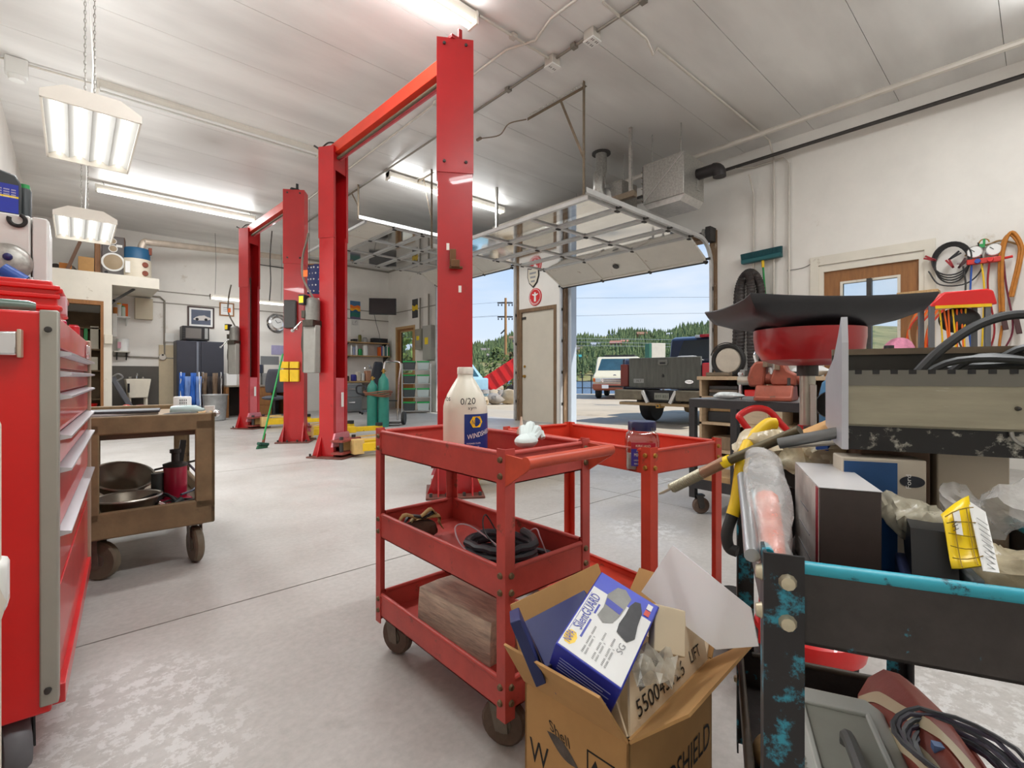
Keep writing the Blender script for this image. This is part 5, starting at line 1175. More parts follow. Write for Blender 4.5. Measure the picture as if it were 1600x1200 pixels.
# the springy rod and black rod laid over the pile, hooks and strips
def rod():
    a, b_, c = pt(1033, 771, 1.02), pt(1122, 727, .92), pt(1250, 672, .80)
    root = T('spring_rod', 'long brown rod with spring and slotted end sticking out to the left', 'rod', a)
    d1 = b_ - a; d2 = c - a; u_ = d1.normalized()
    n1 = u_.cross(Vector((0, 0, 1))).normalized(); n2 = n1.cross(u_)
    B().cyl(d1, d2, .0085, n=12).o('shaft', mat('bronze_rod', (92, 84, 62), .4, .5, var=.2, scale=30), root)
    B().cyl(d1 * .75, d1 * 1.12, .011, n=12).o('collar', mat('copper_collar', (150, 116, 92), .4, .5), root)
    B().bar(u_ * .0, u_ * .05, .018, .004, n2).o('slot_blade', mat('zinc_dull', (176, 168, 146), .4, .4), root, bev=.001)
    B().bar(u_ * .008, u_ * .03, .007, .0046, n2).o('blade_slot', mat('pale_gap', (206, 204, 200), .7), root)
    L = d1.length * .8
    B().tube([u_ * (.03 + (L - .03) * i / 160) + (n1 * math.cos(i * .9) + n2 * math.sin(i * .9)) * .0095 for i in range(161)], .002, 4).o('spring', MATS['zinc_dull'], root)
    k = d1 + (d2 - d1) * .12
    B().cyl(k - u_ * .008, k + u_ * .008, .0105, n=12).o('yellow_tape', mat('tape_yellow', (250, 214, 10), .4), root)
rod()
tag(B().tube([pt(1217, 693, .80), pt(1330, 672, .74)], .009, 12).o('grey_pipe', mat('pipe_grey', (120, 122, 122), .35, .5)), 'straight grey pipe lying above the cream bags', 'pipe')
tag(B().tube([pt(1232, 697, .83), pt(1330, 690, .76)], .004, 8).o('thin_rod', mat('pale_rod', (196, 192, 180), .4)), 'thin pale rod beneath the grey pipe', 'rod')
tag(B().slab([pt(1238, 682, .87), pt(1335, 670, .80), pt(1335, 655, .86), pt(1295, 658, .90)], .004).o('cardboard_piece', card, smooth=0), 'loose cardboard piece above the grey pipe', 'cardboard')
tag(B().box(0, .04, 0, .02, 0, .02).o('blue_tag', blue, bev=.002), 'little blue box beside the cardboard piece', 'box').location = pt(1290, 702, .83)
hk = T('tow_hook', 'yellow and black bent hook hanging over the left side of the cart', 'hook', (0, 0, 0))
pp = curve([pt(1212, 662, .93), pt(1198, 664, .93), pt(1172, 690, .92), pt(1160, 720, .9), pt(1152, 775, .89), pt(1146, 800, .885), pt(1136, 832, .88), pt(1139, 855, .875), pt(1152, 862, .865)], 6)
B().tube(pp[:32], .0115, 10).o('yellow_sleeve', yellow, hk); B().tube(pp[31:], .01, 10).o('black_hook', rubber, hk)
# tool box and bag on the lower shelf
SZ = .26
def toolbox():
    root = T('plastic_toolbox', 'grey plastic toolbox with recessed handle on the lower shelf', 'toolbox', W(.05, -.02, SZ), RZ)
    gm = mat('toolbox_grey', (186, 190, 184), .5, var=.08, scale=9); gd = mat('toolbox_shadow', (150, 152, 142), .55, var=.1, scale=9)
    B().prism([(0, 0), (.15, 0), (.156, .14), (-.006, .14)], 'y', 0, .41).o('case', gm, root, bev=.01)
    lid = B().prism([(-.01, .14), (.16, .14), (.155, .185), (.13, .2), (.02, .2), (-.005, .185)], 'y', -.005, .415).o('lid', gm, root, bev=.008)
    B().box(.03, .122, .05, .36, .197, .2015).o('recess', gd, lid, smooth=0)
    for a in ((.026, .034, .045, .365), (.118, .126, .045, .365), (.03, .122, .045, .053), (.03, .122, .357, .365)): B().box(*a, .196, .206).o('recess_rim', gm, lid, bev=.002)
    h = B().tube(curve([(.076, .12, .2), (.076, .125, .218), (.076, .2, .222), (.076, .27, .218), (.076, .28, .2)]), .009, 8).o('grip', mat('grip_dark', (84, 86, 84), .5), lid)
    for y_ in (.12, .28): bolt(lid, (.076, y_, .213), '+z', .005, chrome)
    for y_ in (.08, .32): B().box(-.014, -.004, y_, y_ + .05, .11, .17).o('latch', chrome, root, bev=.003)
    text('STACK-ON', gd, lid, (.006, .3, .195), (0, -1, 0), (1, 0, 0), .012, .09, lift=.004)
toolbox()
def sack():
    root = T('vinyl_bag', 'maroon vinyl bag with cream stripes behind the grey toolbox', 'bag', W(.19, .03, SZ), RZ)
    vm = mat('maroon_vinyl', (156, 78, 64), .45, var=.18, scale=7, bump=.1); cr = mat('cream_print', (226, 210, 176), .5)
    prof = [(0, 0), (-.006, .1), (.0, .16), (.02, .205), (.05, .232), (.08, .228), (.105, .19), (.122, .13), (.126, .06), (.12, 0)]
    def S(y_, s_, off=0):
        k = .72 + .28 * math.sin(math.pi * (.1 + .8 * y_ / .5)); t_ = s_ * (len(prof) - 1); i_ = min(int(t_), len(prof) - 2); f_ = t_ - i_
        x_ = prof[i_][0] * (1 - f_) + prof[i_ + 1][0] * f_; z_ = prof[i_][1] * (1 - f_) + prof[i_ + 1][1] * f_
        c = Vector((.06, y_, .08)); p = Vector((.06 + (x_ - .06) * k, y_, z_ * k)); n_ = Vector((p.x - c.x, 0, p.z - c.z)); return p + n_.normalized() * off
    rows = [[S(.5 * j / 12, i / 36) for i in range(37)] for j in range(13)]
    b_ = B().grid(rows, True); n = 37; b_.f += [tuple(range(n))[::-1], tuple(range(12 * n, 13 * n))]
    b_.o('bag_body', vm, root, smooth=70)
    B().tube([S(.5 * j / 12, .62, .002) for j in range(13)], .004, 6).o('piping', vm, root)
    def band(path, w_, nm):
        P = curve([Vector((y_, s_ * .3, 0)) for y_, s_ in path], 8); rws = []
        for i, p in enumerate(P):
            d = (P[min(i + 1, len(P) - 1)] - P[max(i - 1, 0)]).normalized(); q = Vector((-d.y, d.x, 0)) * w_ / 2
            rws.append([S(min(.5, max(0, (p + q * e).x)), (p + q * e).y / .3, .0025) for e in (-1, 0, 1)])
        B().grid(rws).o(nm, cr, root, smooth=60)
    band([(.48, .2), (.42, .3), (.34, .36), (.3, .4), (.2, .5), (.05, .54)], .016, 'stripe')
    band([(.36, .2), (.3, .28), (.2, .36), (.1, .34), (.06, .24)], .018, 'letter_curve')
sack()
root = T('cable_coil', 'coiled black and blue wires at the lower right corner', 'cable', pt(1500, 1205, .66), RZ)
for k in range(6): B().tube(coil(.0, .0, .045 + .005 * k, .01 + .004 * k, 1, .002, 1.1, 20, .003, k), .0035, 5, False).o('wire', coilm if k % 2 else mat('dark_violet_wire', (62, 58, 78), .4), root)
B().box(-.03, -.012, -.006, .006, .02, .03).o('tie', mat('tie_blue', (110, 140, 190), .5), root)
o = blob('wood_chunk', 'tan wood chunk seen past the teal cart post', 'wood', fl(1168, 1165, .15), (.12, .1, .06), wood_l, 9, .1)
o.location = W(.06, .45, SZ - .003)

# ---------------------------------------------------------------- oil drain with wide black pan
def drain():
    root = T('oil_drain', 'red oil drain stand with wide black pan on top', 'oil drain', (1.84, .54, 0)); root.scale = (.84, .84, .972)
    rm = mat('drain_red', (170, 28, 34), .3, var=.12, scale=5, coat=.3)
    B().lathe([(.001, .085), (.17, .085), (.195, .1), (.2, .125), (.19, .16), (.1, .19), (.04, .2), (.001, .2)], (0, 0, 0), 36).o('base_tank', red_b, root)
    for k in range(3):
        a = R(-50 + 120 * k); c_ = caster(root, .16 * math.cos(a), .16 * math.sin(a), .04, a, .026, black, steel_d)
    B().cyl((0, 0, .19), (0, 0, .86), .034, n=18).o('lower_post', rm, root)
    B().cyl((0, 0, .6), (0, 0, 1.08), .028, n=18).o('upper_post', mat('worn_chrome_post', (176, 172, 160), .3, .6, var=.25, scale=8), root)
    B().cyl((0, 0, 1.03), (0, 0, 1.09), .038, n=18).o('neck', steel_d, root)
    b_ = B().lathe([(.001, 1.065), (.1, 1.068), (.165, 1.085), (.19, 1.12), (.196, 1.16), (.196, 1.19), (.188, 1.19), (.18, 1.13), (.1, 1.09), (.001, 1.085)], (0, 0, 0), 40).o('bowl', rm, root)
    B().bar((-.03, -.03, .86), (-.03, -.03, 1.0), .02, .012).prism([(-.05, .8), (-.015, .8), (-.01, .86), (-.045, .86)], 'y', -.05, -.03).o('valve_lever', mat('lever_pale', (186, 182, 176), .4, .4), root, bev=.002)
    B().cyl((-.07, -.04, .7), (-.07, -.04, .8), .022, n=14).cyl((-.07, -.04, .8), (-.07, -.04, .86), .026, .034, n=14).cyl((-.12, -.04, .74), (-.02, -.04, .74), .014).o('valve', steel_d, root)
    B().lathe([(.001, -.02), (.016, -.02), (.016, .02), (.001, .02)], (-.03, -.055, .74), 12, 'x').o('brass_fitting', brass, root)
    B().cyl((-.07, -.04, .45), (-.07, -.04, .7), .013, n=10).cyl((-.035, -.05, .45), (-.035, -.05, .7), .013, n=10).o('red_hose', red_b, root)
    B().lathe([(.001, -.012), (.04, -.012), (.045, 0), (.04, .012), (.001, .012)], (.045, -.06, .93), 20, 'x').o('hand_knob', black, root)
    B().bar((.0, -.05, .78), (.25, -.28, .83), .014, .014).o('side_rod', mat('pipe_grey', (120, 122, 122), .35, .5), root)
    # pan: shallow rectangular funnel
    pan = T('drain_pan', 'wide black plastic pan resting on the red drain bowl', 'pan', (1.84, .54, 1.157), R(-44.6))
    a, c = .265, .185; n = 10
    def ring(f, z, wv=0):
        out = []
        for i in range(4 * n):
            s_ = i // n; t = (i % n) / n
            x_, y_ = [(-a + 2 * a * t, -c), (a, -c + 2 * c * t), (a - 2 * a * t, c), (-a, c - 2 * c * t)][s_]
            corner = abs(t - .5) * 2
            out.append((x_ * f, y_ * f, z + wv * (corner ** 2) - (wv * .6 if s_ == 3 else 0)))
        return out
    B().grid([ring(.5, .0), ring(.72, .015), ring(.93, .035, .006), ring(1.0, .06, .008), ring(1.04, .08, .011), ring(1.03, .084, .011), ring(.99, .066, .008), ring(.9, .044, .006), ring(.7, .024), ring(.1, .016)], True).o('pan_shell', mat('pan_black', (34, 35, 40), .42, var=.25, scale=9, spec=.6), pan, smooth=50)
    B().grid([ring(.5, .0), ring(.01, .0)], True).o('pan_floor', MATS['pan_black'], pan)
drain()
# ---------------------------------------------------------------- red floor jack behind the pile
def floorjack():
    a = pt(1190, 690, 1.56)
    root = T('floor_jack', 'red floor jack whose tube handle rises behind the teal cart', 'jack', (a.x, a.y, 0), R(-50))
    B().tube(curve([(.0, 0, .14), (.005, 0, .6), (-.01, 0, .77), (-.06, 0, .855), (-.066, .005, .872), (-.025, .01, .895), (.022, .01, .89), (.058, .005, .85), (.08, 0, .815), (.045, 0, .78), (.012, 0, .72)], 5), .0105, 10).o('handle_loop', red_b, root)
    B().prism([(-.05, .02), (.05, .02), (.05, .1), (.03, .14), (-.03, .14), (-.05, .1)], 'y', -.1, .35).o('chassis', steel_d, root, bev=.006)
    for x_ in (-.065, .065):
        for y_ in (-.05, .32): B().lathe([(.005, -.015), (.04, -.015), (.04, .015), (.005, .015)], (x_, y_, .04), 16, 'x').o('wheel', steel_d, root)
    B().cyl((0, .3, .13), (0, .3, .18), .04, n=16).o('saddle', steel_d, root)
floorjack()
# ---------------------------------------------------------------- heater, flue and duct above the bay
def heater():
    root = T('unit_heater', 'galvanised unit heater hung above the half raised door', 'heater', (5.9, 3.17, 3.32))
    w, l, h = .56, .61, .63
    B().box(0, w, 0, l, .08, h).o('casing', galv, root, bev=.006)
    B().prism([(0, .08), (l, .08), (l - .06, 0), (.06, 0)], 'x', .02, w - .02).o('bottom_pan', mat('bright_galv', (206, 204, 200), .35, .6, var=.15, scale=20), root, smooth=0)
    for a, c in (((0, .1), (l, h - .02)), ((l, .1), (0, h - .02))):
        if a[0] == l: B().bar((-.004, a[0] - .01, a[1]), (-.004, c[0] + .01, c[1]), .008, .012, (1, 0, 0)).o('cross_crease', MATS['bright_galv'], root)
    for i in range(6): B().ob((w * .45, l + .02, .14 + .08 * i), (w * .8, .07, .008), (R(35), 0, 0)).o('louver', mat('louver_brown', (142, 118, 94), .5, .3), root, smooth=0)
    B().box(0, w, l - .005, l + .004, .1, h - .02).o('louver_dark', black, root, smooth=0)
    for x_, y_ in ((.08, .08), (.08, l - .1), (w - .1, .3)): B().cyl((x_, y_, h), (x_, y_, CZ - 3.32), .008, n=8).o('hanger_rod', galv, root)
    fl_ = mat('flue_black', (50, 46, 46), .45, .3, var=.25)
    B().tube([(.38, .0, .42), (.38, -.22, .42)], .075, 18).o('flue_pipe', fl_, root)
    B().tube([tuple(p) for p in arc((.38, -.22, .34), .08, R(90), R(180), 5, 'yz')] + [(.38, -.3, .3)], .082, 18).o('flue_elbow', fl_, root)
    B().box(.34, .42, -.012, 0, .2, .36).o('access_plate', galv, root, bev=.003)
heater()
root = T('exhaust_blower', 'small galvanised blower box under the ceiling flue', 'blower', (6.0, 4.2, 3.5))
B().box(.0, .4, .0, .55, 0, .42).o('housing', galv, root, bev=.006)
B().lathe([(.06, -.1), (.15, -.06), (.16, 0), (.06, .0)], (-.0, .3, .2), 24, 'x').o('inlet_ring', mat('bright_galv', (206, 204, 200), .35, .6, var=.15, scale=20), root)
B().tube([(-.1, .3, .2), (-.16, .3, .3), (-.16, .3, .5), (-.1, .3, .6), (-.1, .3, CZ - 3.5)], .085, 18).o('flue', galv, root)
B().lathe([(.09, 0), (.14, 0), (.14, .02), (.09, .02)], (-.1, .3, CZ - 3.52), 24).o('ceiling_collar', steel_d, root)
B().cyl((.2, .1, .42), (.2, .1, CZ - 3.5), .008, n=8).cyl((.2, .45, .42), (.2, .45, CZ - 3.5), .008, n=8).o('hanger_rod', galv, root)
root = T('wall_duct', 'long galvanised duct running above the two bays', 'duct', (6.7, 4.8, 3.78))
B().box(0, .35, 0, 6.2, 0, .22).o('duct', galv, root, smooth=0)
for y_ in (1.5, 3.2, 4.8): B().box(-.004, .354, y_, y_ + .04, -.004, .224).o('joint_band', MATS['bright_galv'], root, smooth=0)
for y_ in (1.0, 3.4, 5.6): B().cyl((.17, y_, .22), (.17, y_, CZ - 3.78), .008, n=8).o('hanger_rod', galv, root)
root = tag(B().box(5.55, 5.63, 3.7, 6.6, 3.42, 3.5).o('support_rail', brown_ang, bev=.004), 'brown steel rail crossing above the half raised door', 'rail')
for y_ in (3.75, 6.55):
    q = B().box(5.57, 5.61, y_, y_ + .04, 3.5, CZ).o('rail_hanger', galv, root, smooth=0); q.location = -root.location
# ---------------------------------------------------------------- things on the right wall
def wall_broom():
    a = onX(1160, 392, 7.42); b_ = onX(1222, 382, 7.42); root = T('push_broom', 'teal push broom hung head up on the right wall', 'broom', (7.42, (a.y + b_.y) / 2, 2.68))
    hl = abs(a.y - b_.y) / 2
    B().box(-.06, .04, -hl, hl, .0, .06).o('head_block', mat('teal_block', (20, 92, 98), .5), root, bev=.01)
    for i in range(24): B().cyl((-.01, -hl + .02 + i * (2 * hl - .04) / 23, .05), (-.015, -hl + .02 + i * (2 * hl - .04) / 23, .15), .03, .036, n=6).o('bristle_tuft', mat('teal_bristle', (14, 70, 76), .8, var=.2, scale=40), root)
    root.rotation_euler = (R(-2), 0, 0)
    B().cyl((-.01, -.02, 0), (-.01, -.02, -.1), .02, n=10).o('socket', yellow, root); B().cyl((-.01, -.02, -.08), (-.01, -.06, -1.3), .013, n=10).o('handle', greenp, root)
wall_broom()
def corr(pts, r, name, m, root):
    P = curve(pts, 40); rr = [r * (1 + .09 * math.sin(i * 1.9)) for i in range(len(P))]
    return B().tube(P, rr, 12).o(name, m, root)
hroot = T('exhaust_hose', 'looped black corrugated exhaust hose hanging on the wall', 'hose', (0, 0, 0))
hm = mat('corrugated_black', (62, 56, 54), .55, var=.2)
c0 = onX(1172, 430, 7.36)
for k, (w_, zb) in enumerate(((.2, .95), (.09, 1.05))):
    corr([(7.33 - .12 * k, c0.y + w_ + .02, zb), (7.33 - .12 * k, c0.y + w_ - .02, 1.6), (7.33 - .12 * k, c0.y + w_ * .75, 2.3), (7.33 - .12 * k, c0.y, 2.52 - .06 * k), (7.33 - .12 * k, c0.y - w_ * .75, 2.3), (7.33 - .12 * k, c0.y - w_ + .02, 1.6), (7.33 - .12 * k, c0.y - w_, zb)], .058, 'hose_loop', hm, hroot)
B().cyl((7.49, c0.y, 2.40), (7.15, c0.y, 2.41), .015).o('wall_peg', steel_d, hroot)
# jumper cables, gauges, straps
def onw(u, v): return onX(u, v, 7.44)
root = T('jumper_cables', 'coiled black jumper cables with red clamps on the wall', 'cable', (0, 0, 0))
c0 = onw(1487, 413); rr = .21
for k in range(4): B().tube([(7.44 - .012 * k, c0.y + (rr + .012 * k) * math.cos(t) * .68, c0.z + .02 * k + (rr - .008 * k) * math.sin(t)) for t in (6.2832 * i / 28 for i in range(28))], .008, 6, True).o('cable', black, root)
B().tube(curve([(7.42, c0.y + .2, c0.z - .05), (7.42, c0.y + .1, c0.z - .22), (7.42, c0.y - .12, c0.z - .24), (7.42, c0.y - .25, c0.z - .08), (7.42, c0.y - .22, c0.z + .2)]), .008, 6).o('cable', black, root)
clm = mat('clamp_red', (150, 26, 36), .4)
for (dy, dz, a, m_) in ((.13, .06, .5, clm), (-.02, -.05, 1.1, clm), (-.06, -.06, 2.2, mat('clamp_brown', (72, 40, 40), .4)), (.02, .05, 2.5, black)):
    q = B()
    for s_ in (-1, 1): q.bar((0, 0, 0), (0, .12 * math.cos(a + .12 * s_), .12 * math.sin(a + .12 * s_)), .02, .014, (1, 0, 0))
    q.o('clamp', m_, root, bev=.003).location = (7.4, c0.y + dy, c0.z + dz)
root = T('manifold_gauges', 'red manifold with two dial gauges hung on the wall', 'gauge', (7.44, onw(1538, 408).y, onw(1538, 408).z))
B().box(-.05, 0, -.14, .14, -.03, .03).o('manifold', mat('manifold_red', (206, 50, 40), .35), root, bev=.008)
for s_ in (-1, 1):
    g_ = B().lathe([(.001, -.035), (.062, -.035), (.068, -.03), (.068, 0), (.001, 0)], (-.0, s_ * .075, .11), 26, 'x').o('gauge', chrome, root)
    B().lathe([(.001, -.037), (.056, -.037), (.056, -.034), (.001, -.034)], (0, s_ * .075, .11), 26, 'x').o('dial', paper, g_)
    B().bar((-.039, s_ * .075, .11), (-.039, s_ * .075 + .03, .14), .006, .002, (1, 0, 0)).o('needle', ink, g_)
    B().lathe([(.001, -.03), (.024, -.03), (.028, 0), (.001, 0)], (-.045, s_ * .05, 0), 14, 'x').o('knob', mat('knob_blue', (46, 84, 170), .4) if s_ > 0 else red_b, root)
    B().cyl((-.02, s_ * .14, 0), (-.02, s_ * .22, .01), .014, n=10).o('valve_end', chrome if s_ > 0 else red_b, root)
for i, (dy, m_) in enumerate(((.17, greenp), (.1, blue), (.02, yellow), (-.04, clm), (-.15, mat('hose_dark_red', (110, 30, 50), .5)))):
    B().tube(curve([(-.02, dy, -.03), (-.03, dy - .02 + .03 * (i % 2), -.3), (-.02, dy + .05 - .03 * i, -.75), (-.02, dy, -1.0)]), .009, 7).o('service_hose', m_ if i else steel_d, root)
B().tube(arc((-.02, 0, .2), .04, 0, R(180), 10, 'yz'), .006, 6).o('hook', brass, root); B().bar((-.02, -.0, .18), (-.02, .0, .24), .02, .02).ob((-.01, .02, .17), (.03, .05, .04)).o('hanger_knob', greenp, root)
root = T('battery_cables', 'long orange straps with dark clamps hanging at the far right', 'cable', (0, 0, 0))
om = mat('ochre_cable', (190, 120, 40), .55, var=.2, scale=20)
top = onw(1578, 367)
for k, (u0, u1, dz) in enumerate(((1564, 1592, 0), (1568, 1596, .02))):
    a_, b_ = onw(u0, 480), onw(u1, 480); x_ = 7.42 - .02 * k
    B().tube(curve([(x_, a_.y, a_.z - .1), (x_, a_.y + .01, a_.z + .4), (x_, a_.y - .01, top.z - .1), (x_, (a_.y + b_.y) / 2, top.z + dz), (x_, b_.y, top.z - .12), (x_, b_.y + .0, a_.z + .5), (x_, (a_.y + b_.y) / 2, a_.z + .1)]), .016, 8).o('strap', om, root)
a_ = onw(1566, 480)
for dy, dz in ((0, -.05), (-.1, -.1), (.12, -.35)): B().bar((7.4, a_.y + dy, a_.z + dz), (7.39, a_.y + dy - .03, a_.z + dz - .2), .045, .03, (1, 0, 0)).o('clamp', mat('clamp_brown', (72, 40, 40), .4), root, bev=.005)
B().tube(curve([(7.42, a_.y, a_.z - .2), (7.42, a_.y + .02, a_.z - .5), (7.42, a_.y - .05, a_.z - .8)]), .012, 6).o('strap', om, root)
root = tag(B().tube(curve([onX(1508, 400, 7.46), onX(1525, 385, 7.46), onX(1545, 382, 7.46), onX(1565, 376, 7.46), onX(1600, 385, 7.46), onX(1640, 400, 7.46)]), .01, 6).o('wall_rope', mat('rope_tan', (150, 118, 76), .8)), 'tan rope strung along the wall above the gauges', 'rope')
tag(B().tube(curve([onX(1230, 423, 7.485), onX(1256, 418, 7.485), onX(1280, 405, 7.485), onX(1300, 398, 7.485)]), .004, 5).o('wall_wire', steel_d), 'thin wire running across the wall to the door corner', 'wire')
# ---------------------------------------------------------------- service machine with red top in front of the right wall
def machine():
    p = pt(1488, 480, 3.3); root = T('service_machine', 'red topped service machine on grey posts by the right wall', 'machine', (p.x, p.y, 0), -YAW - R(20)); root.scale = (.66, .6, 1)
    B().prism([(-.24, 1.47), (.3, 1.47), (.27, 1.56), (.22, 1.575), (-.12, 1.565), (-.22, 1.5)], 'y', -.16, .16).o('red_hood', red_b, root, bev=.012)
    B().box(-.2, .25, -.17, -.155, 1.455, 1.475).o('yellow_edge', yellow, root, smooth=0)
    pg = mat('post_grey', (106, 108, 112), .4, .3)
    for x_ in (-.22, .23):
        for y_ in (-.13, .13): B().box(x_ - .022, x_ + .022, y_ - .02, y_ + .02, .06, 1.48).o('post', pg, root, bev=.003)
    B().box(-.24, .25, -.15, .15, .2, .24).o('shelf', pg, root, bev=.003); B().box(-.2, .21, -.1, .1, .24, .9).o('cabinet', mat('machine_dark', (60, 62, 66), .5), root, bev=.01)
    q = B().ball((.05, -.02, 1.38), .16, 16, (1.15, .7, .55), .06, 4).o('black_bag', rubber, root, sub=1)
    for i in range(7):
        B().tube(curve([(-.14 + .035 * i, -.1, 1.45), (-.13 + .03 * i + .02 * (i % 2), -.13, 1.2), (-.17 + .045 * i, -.12, .98), (-.13 + .03 * i, -.1, .9)]), .008, 6).o('orange_cord', orange if i % 3 else yellow, root)
    for x_, y_ in ((-.2, -.12), (.2, -.12), (-.2, .12), (.2, .12)): caster(root, x_, y_, .03, 0, .025, black, steel_d)
machine()
root = T('cord_bundle', 'orange and tan extension cords hanging left of the service machine', 'cord', (0, 0, 0))
for i in range(9):
    u0 = 1412 + 5 * i; a_, b_, c_ = onX(u0 + 24, 482, 7.3), onX(u0 + 8 - (i % 3) * 5, 515, 7.28), onX(u0 + 2 + (i % 2) * 12, 560, 7.3)
    B().tube(curve([a_, b_, c_]), .014, 6).o('cord', [orange, mat('cord_tan', (176, 140, 104), .6), mat('cord_red', (206, 62, 40), .5)][i % 3], root)
B().box(7.3, 7.5, onX(1450, 480, 7.4).y - .1, onX(1420, 480, 7.4).y + .1, 1.95, 2.0).o('hook_rail', wood_l, root, bev=.004)
# ---------------------------------------------------------------- workbench shelves by the door jamb
def shelfbench():
    x0, x1, y0, y1 = 5.85, 6.6, 1.3, 2.93
    root = T('workbench', 'tan wooden workbench with open shelves beside the bay', 'workbench', (x0, y0, 0)); w, l = x1 - x0, y1 - y0
    wm = mat('bench_tan', (190, 164, 132), .65, var=.15, scale=4, streak=(1, 8, 8))
    B().box(-.03, w, -.02, l + .02, .955, 1.0).o('worktop', wm, root, bev=.004)
    for y_ in (0, l / 2, l - .03): B().box(0, w, y_, y_ + .03, .02, .955).o('side_panel', wm, root, smooth=0)
    for z_ in (.72, .4, .06): B().box(0, w, 0, l, z_, z_ + .03).o('shelf', wm, root, smooth=0)
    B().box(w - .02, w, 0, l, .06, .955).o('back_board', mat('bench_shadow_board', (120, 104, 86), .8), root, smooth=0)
    return root
shelfbench()
BX = 5.95
tag(B().box(BX, BX + .3, 2.0, 2.42, .751, .84).o('parts_case', red_b, bev=.01), 'flat red case on the upper bench shelf', 'case')
for i in range(3): tag(B().box(BX, BX + .28, 2.5 + .0 * i, 2.85, .751 + .045 * i, .79 + .045 * i).o('flat_box', mat('box_brown_grey', (110, 98, 86), .7) if i % 2 else mat('box_dark_grey', (72, 70, 70), .7), bev=.004), ['lowest dark flat box left of the red case', 'brown grey flat box in the middle of the bench shelf pile', 'topmost dark flat box left of the red case'][i], 'box', 'flat boxes on the bench shelf')
tag(B().box(BX, BX + .3, 2.55, 2.87, .431, .56).o('parts_bin', black, bev=.008), 'black bin on the lower bench shelf', 'bin')
for i, (y_, a) in enumerate(((2.72, .1), (2.66, -.25))):
    o = tag(B().ob((0, 0, .02), (.06, .3, .04), (0, 0, a)).o('lumber_piece', wood_l, bev=.003), ['pale lumber piece lying across the black bin', 'upper lumber piece stacked askew on the bin'][i], 'lumber'); o.location = (BX + .1 + .05 * i, y_, .561 + .041 * i)
tag(B().box(BX, BX + .35, 2.0, 2.5, .431, .6).o('lumber_block', mat('pale_lumber', (206, 186, 158), .7, var=.15, scale=6, streak=(8, 1, 8)), bev=.004), 'wide pale lumber block right of the black bin', 'lumber')
tag(B().box(BX - .0, BX + .3, 2.1, 2.8, .091, .25).o('wooden_crate', wood_g, bev=.004), 'grey wooden crate at the bottom of the bench', 'crate')
# on the bench top
root = T('belt_wheel', 'black belt looped round a pale disc on the bench', 'wheel', (6.2, 2.72, 1.0))
B().tube([(.0, .19 * math.cos(t), .2 + .19 * math.sin(t)) for t in (6.2832 * i / 30 for i in range(30))], .03, 8, True).o('belt', rubber, root)
B().lathe([(.001, -.02), (.15, -.02), (.165, 0), (.15, .02), (.001, .02)], (0, 0, .2), 30, 'x').o('disc', mat('pale_disc', (206, 196, 180), .6, var=.15), root)
for i in range(2): B().tube([(-.02, .21 * math.cos(t) + .02, .2 + (.21 + .02 * i) * math.sin(t)) for t in (R(20) + R(150) * k / 14 for k in range(15))], .006, 5).o('thin_wire', steel_d, root)
for i, (y_, s_, m_, lb) in enumerate(((2.75, (.1, .3, .05), brown_ang, 'low brown parts tray on the bench under the belt wheel'), (2.45, (.08, .06, .08), grey, 'small grey can on the bench right of the belt wheel'), (2.32, (.1, .14, .11), black, 'black motor lump on the bench'))):
    tag(B().ob((6.0, y_, 1.0 + s_[2] / 2), s_).o(['parts_tray', 'small_can', 'motor_lump'][i], m_, bev=.012), lb, ['tray', 'can', 'motor'][i])
for i in range(5): blob('steel_part', ['rusty', 'grey', 'dark', 'bright', 'oily'][i] + ' steel part among the clutter on the bench top', 'part', (6.05 + .05 * (i % 2), 2.2 - .17 * i, 1.0), (.09, .12, .05 + .01 * i), [rust, grey, steel_d, galv, gear][i], 20 + i)
blob('white_bag', 'white cloth bag lying on the bench behind the vise', 'bag', (6.1, 1.75, 1.0), (.2, .4, .12), mat('cloth_white', (222, 222, 220), .8), 31)
tag(B().tube(curve([(5.9, 2.1, 1.0), (5.9, 2.12, 1.2), (5.9, 2.2, 1.32), (5.9, 2.28, 1.26), (5.9, 2.26, 1.15)]), .016, 8).o('bent_hook', chrome), 'bent chrome hook standing on the bench', 'hook')
tag(B().lathe([(.1, 0), (.1, .02), (.05, .06), (.045, .36), (.02, .38), (.001, .38), (.001, 0)], (7.0, 3.2, 0), 20).o('traffic_cone', red_b), 'small red cone beside the bay jamb', 'cone')
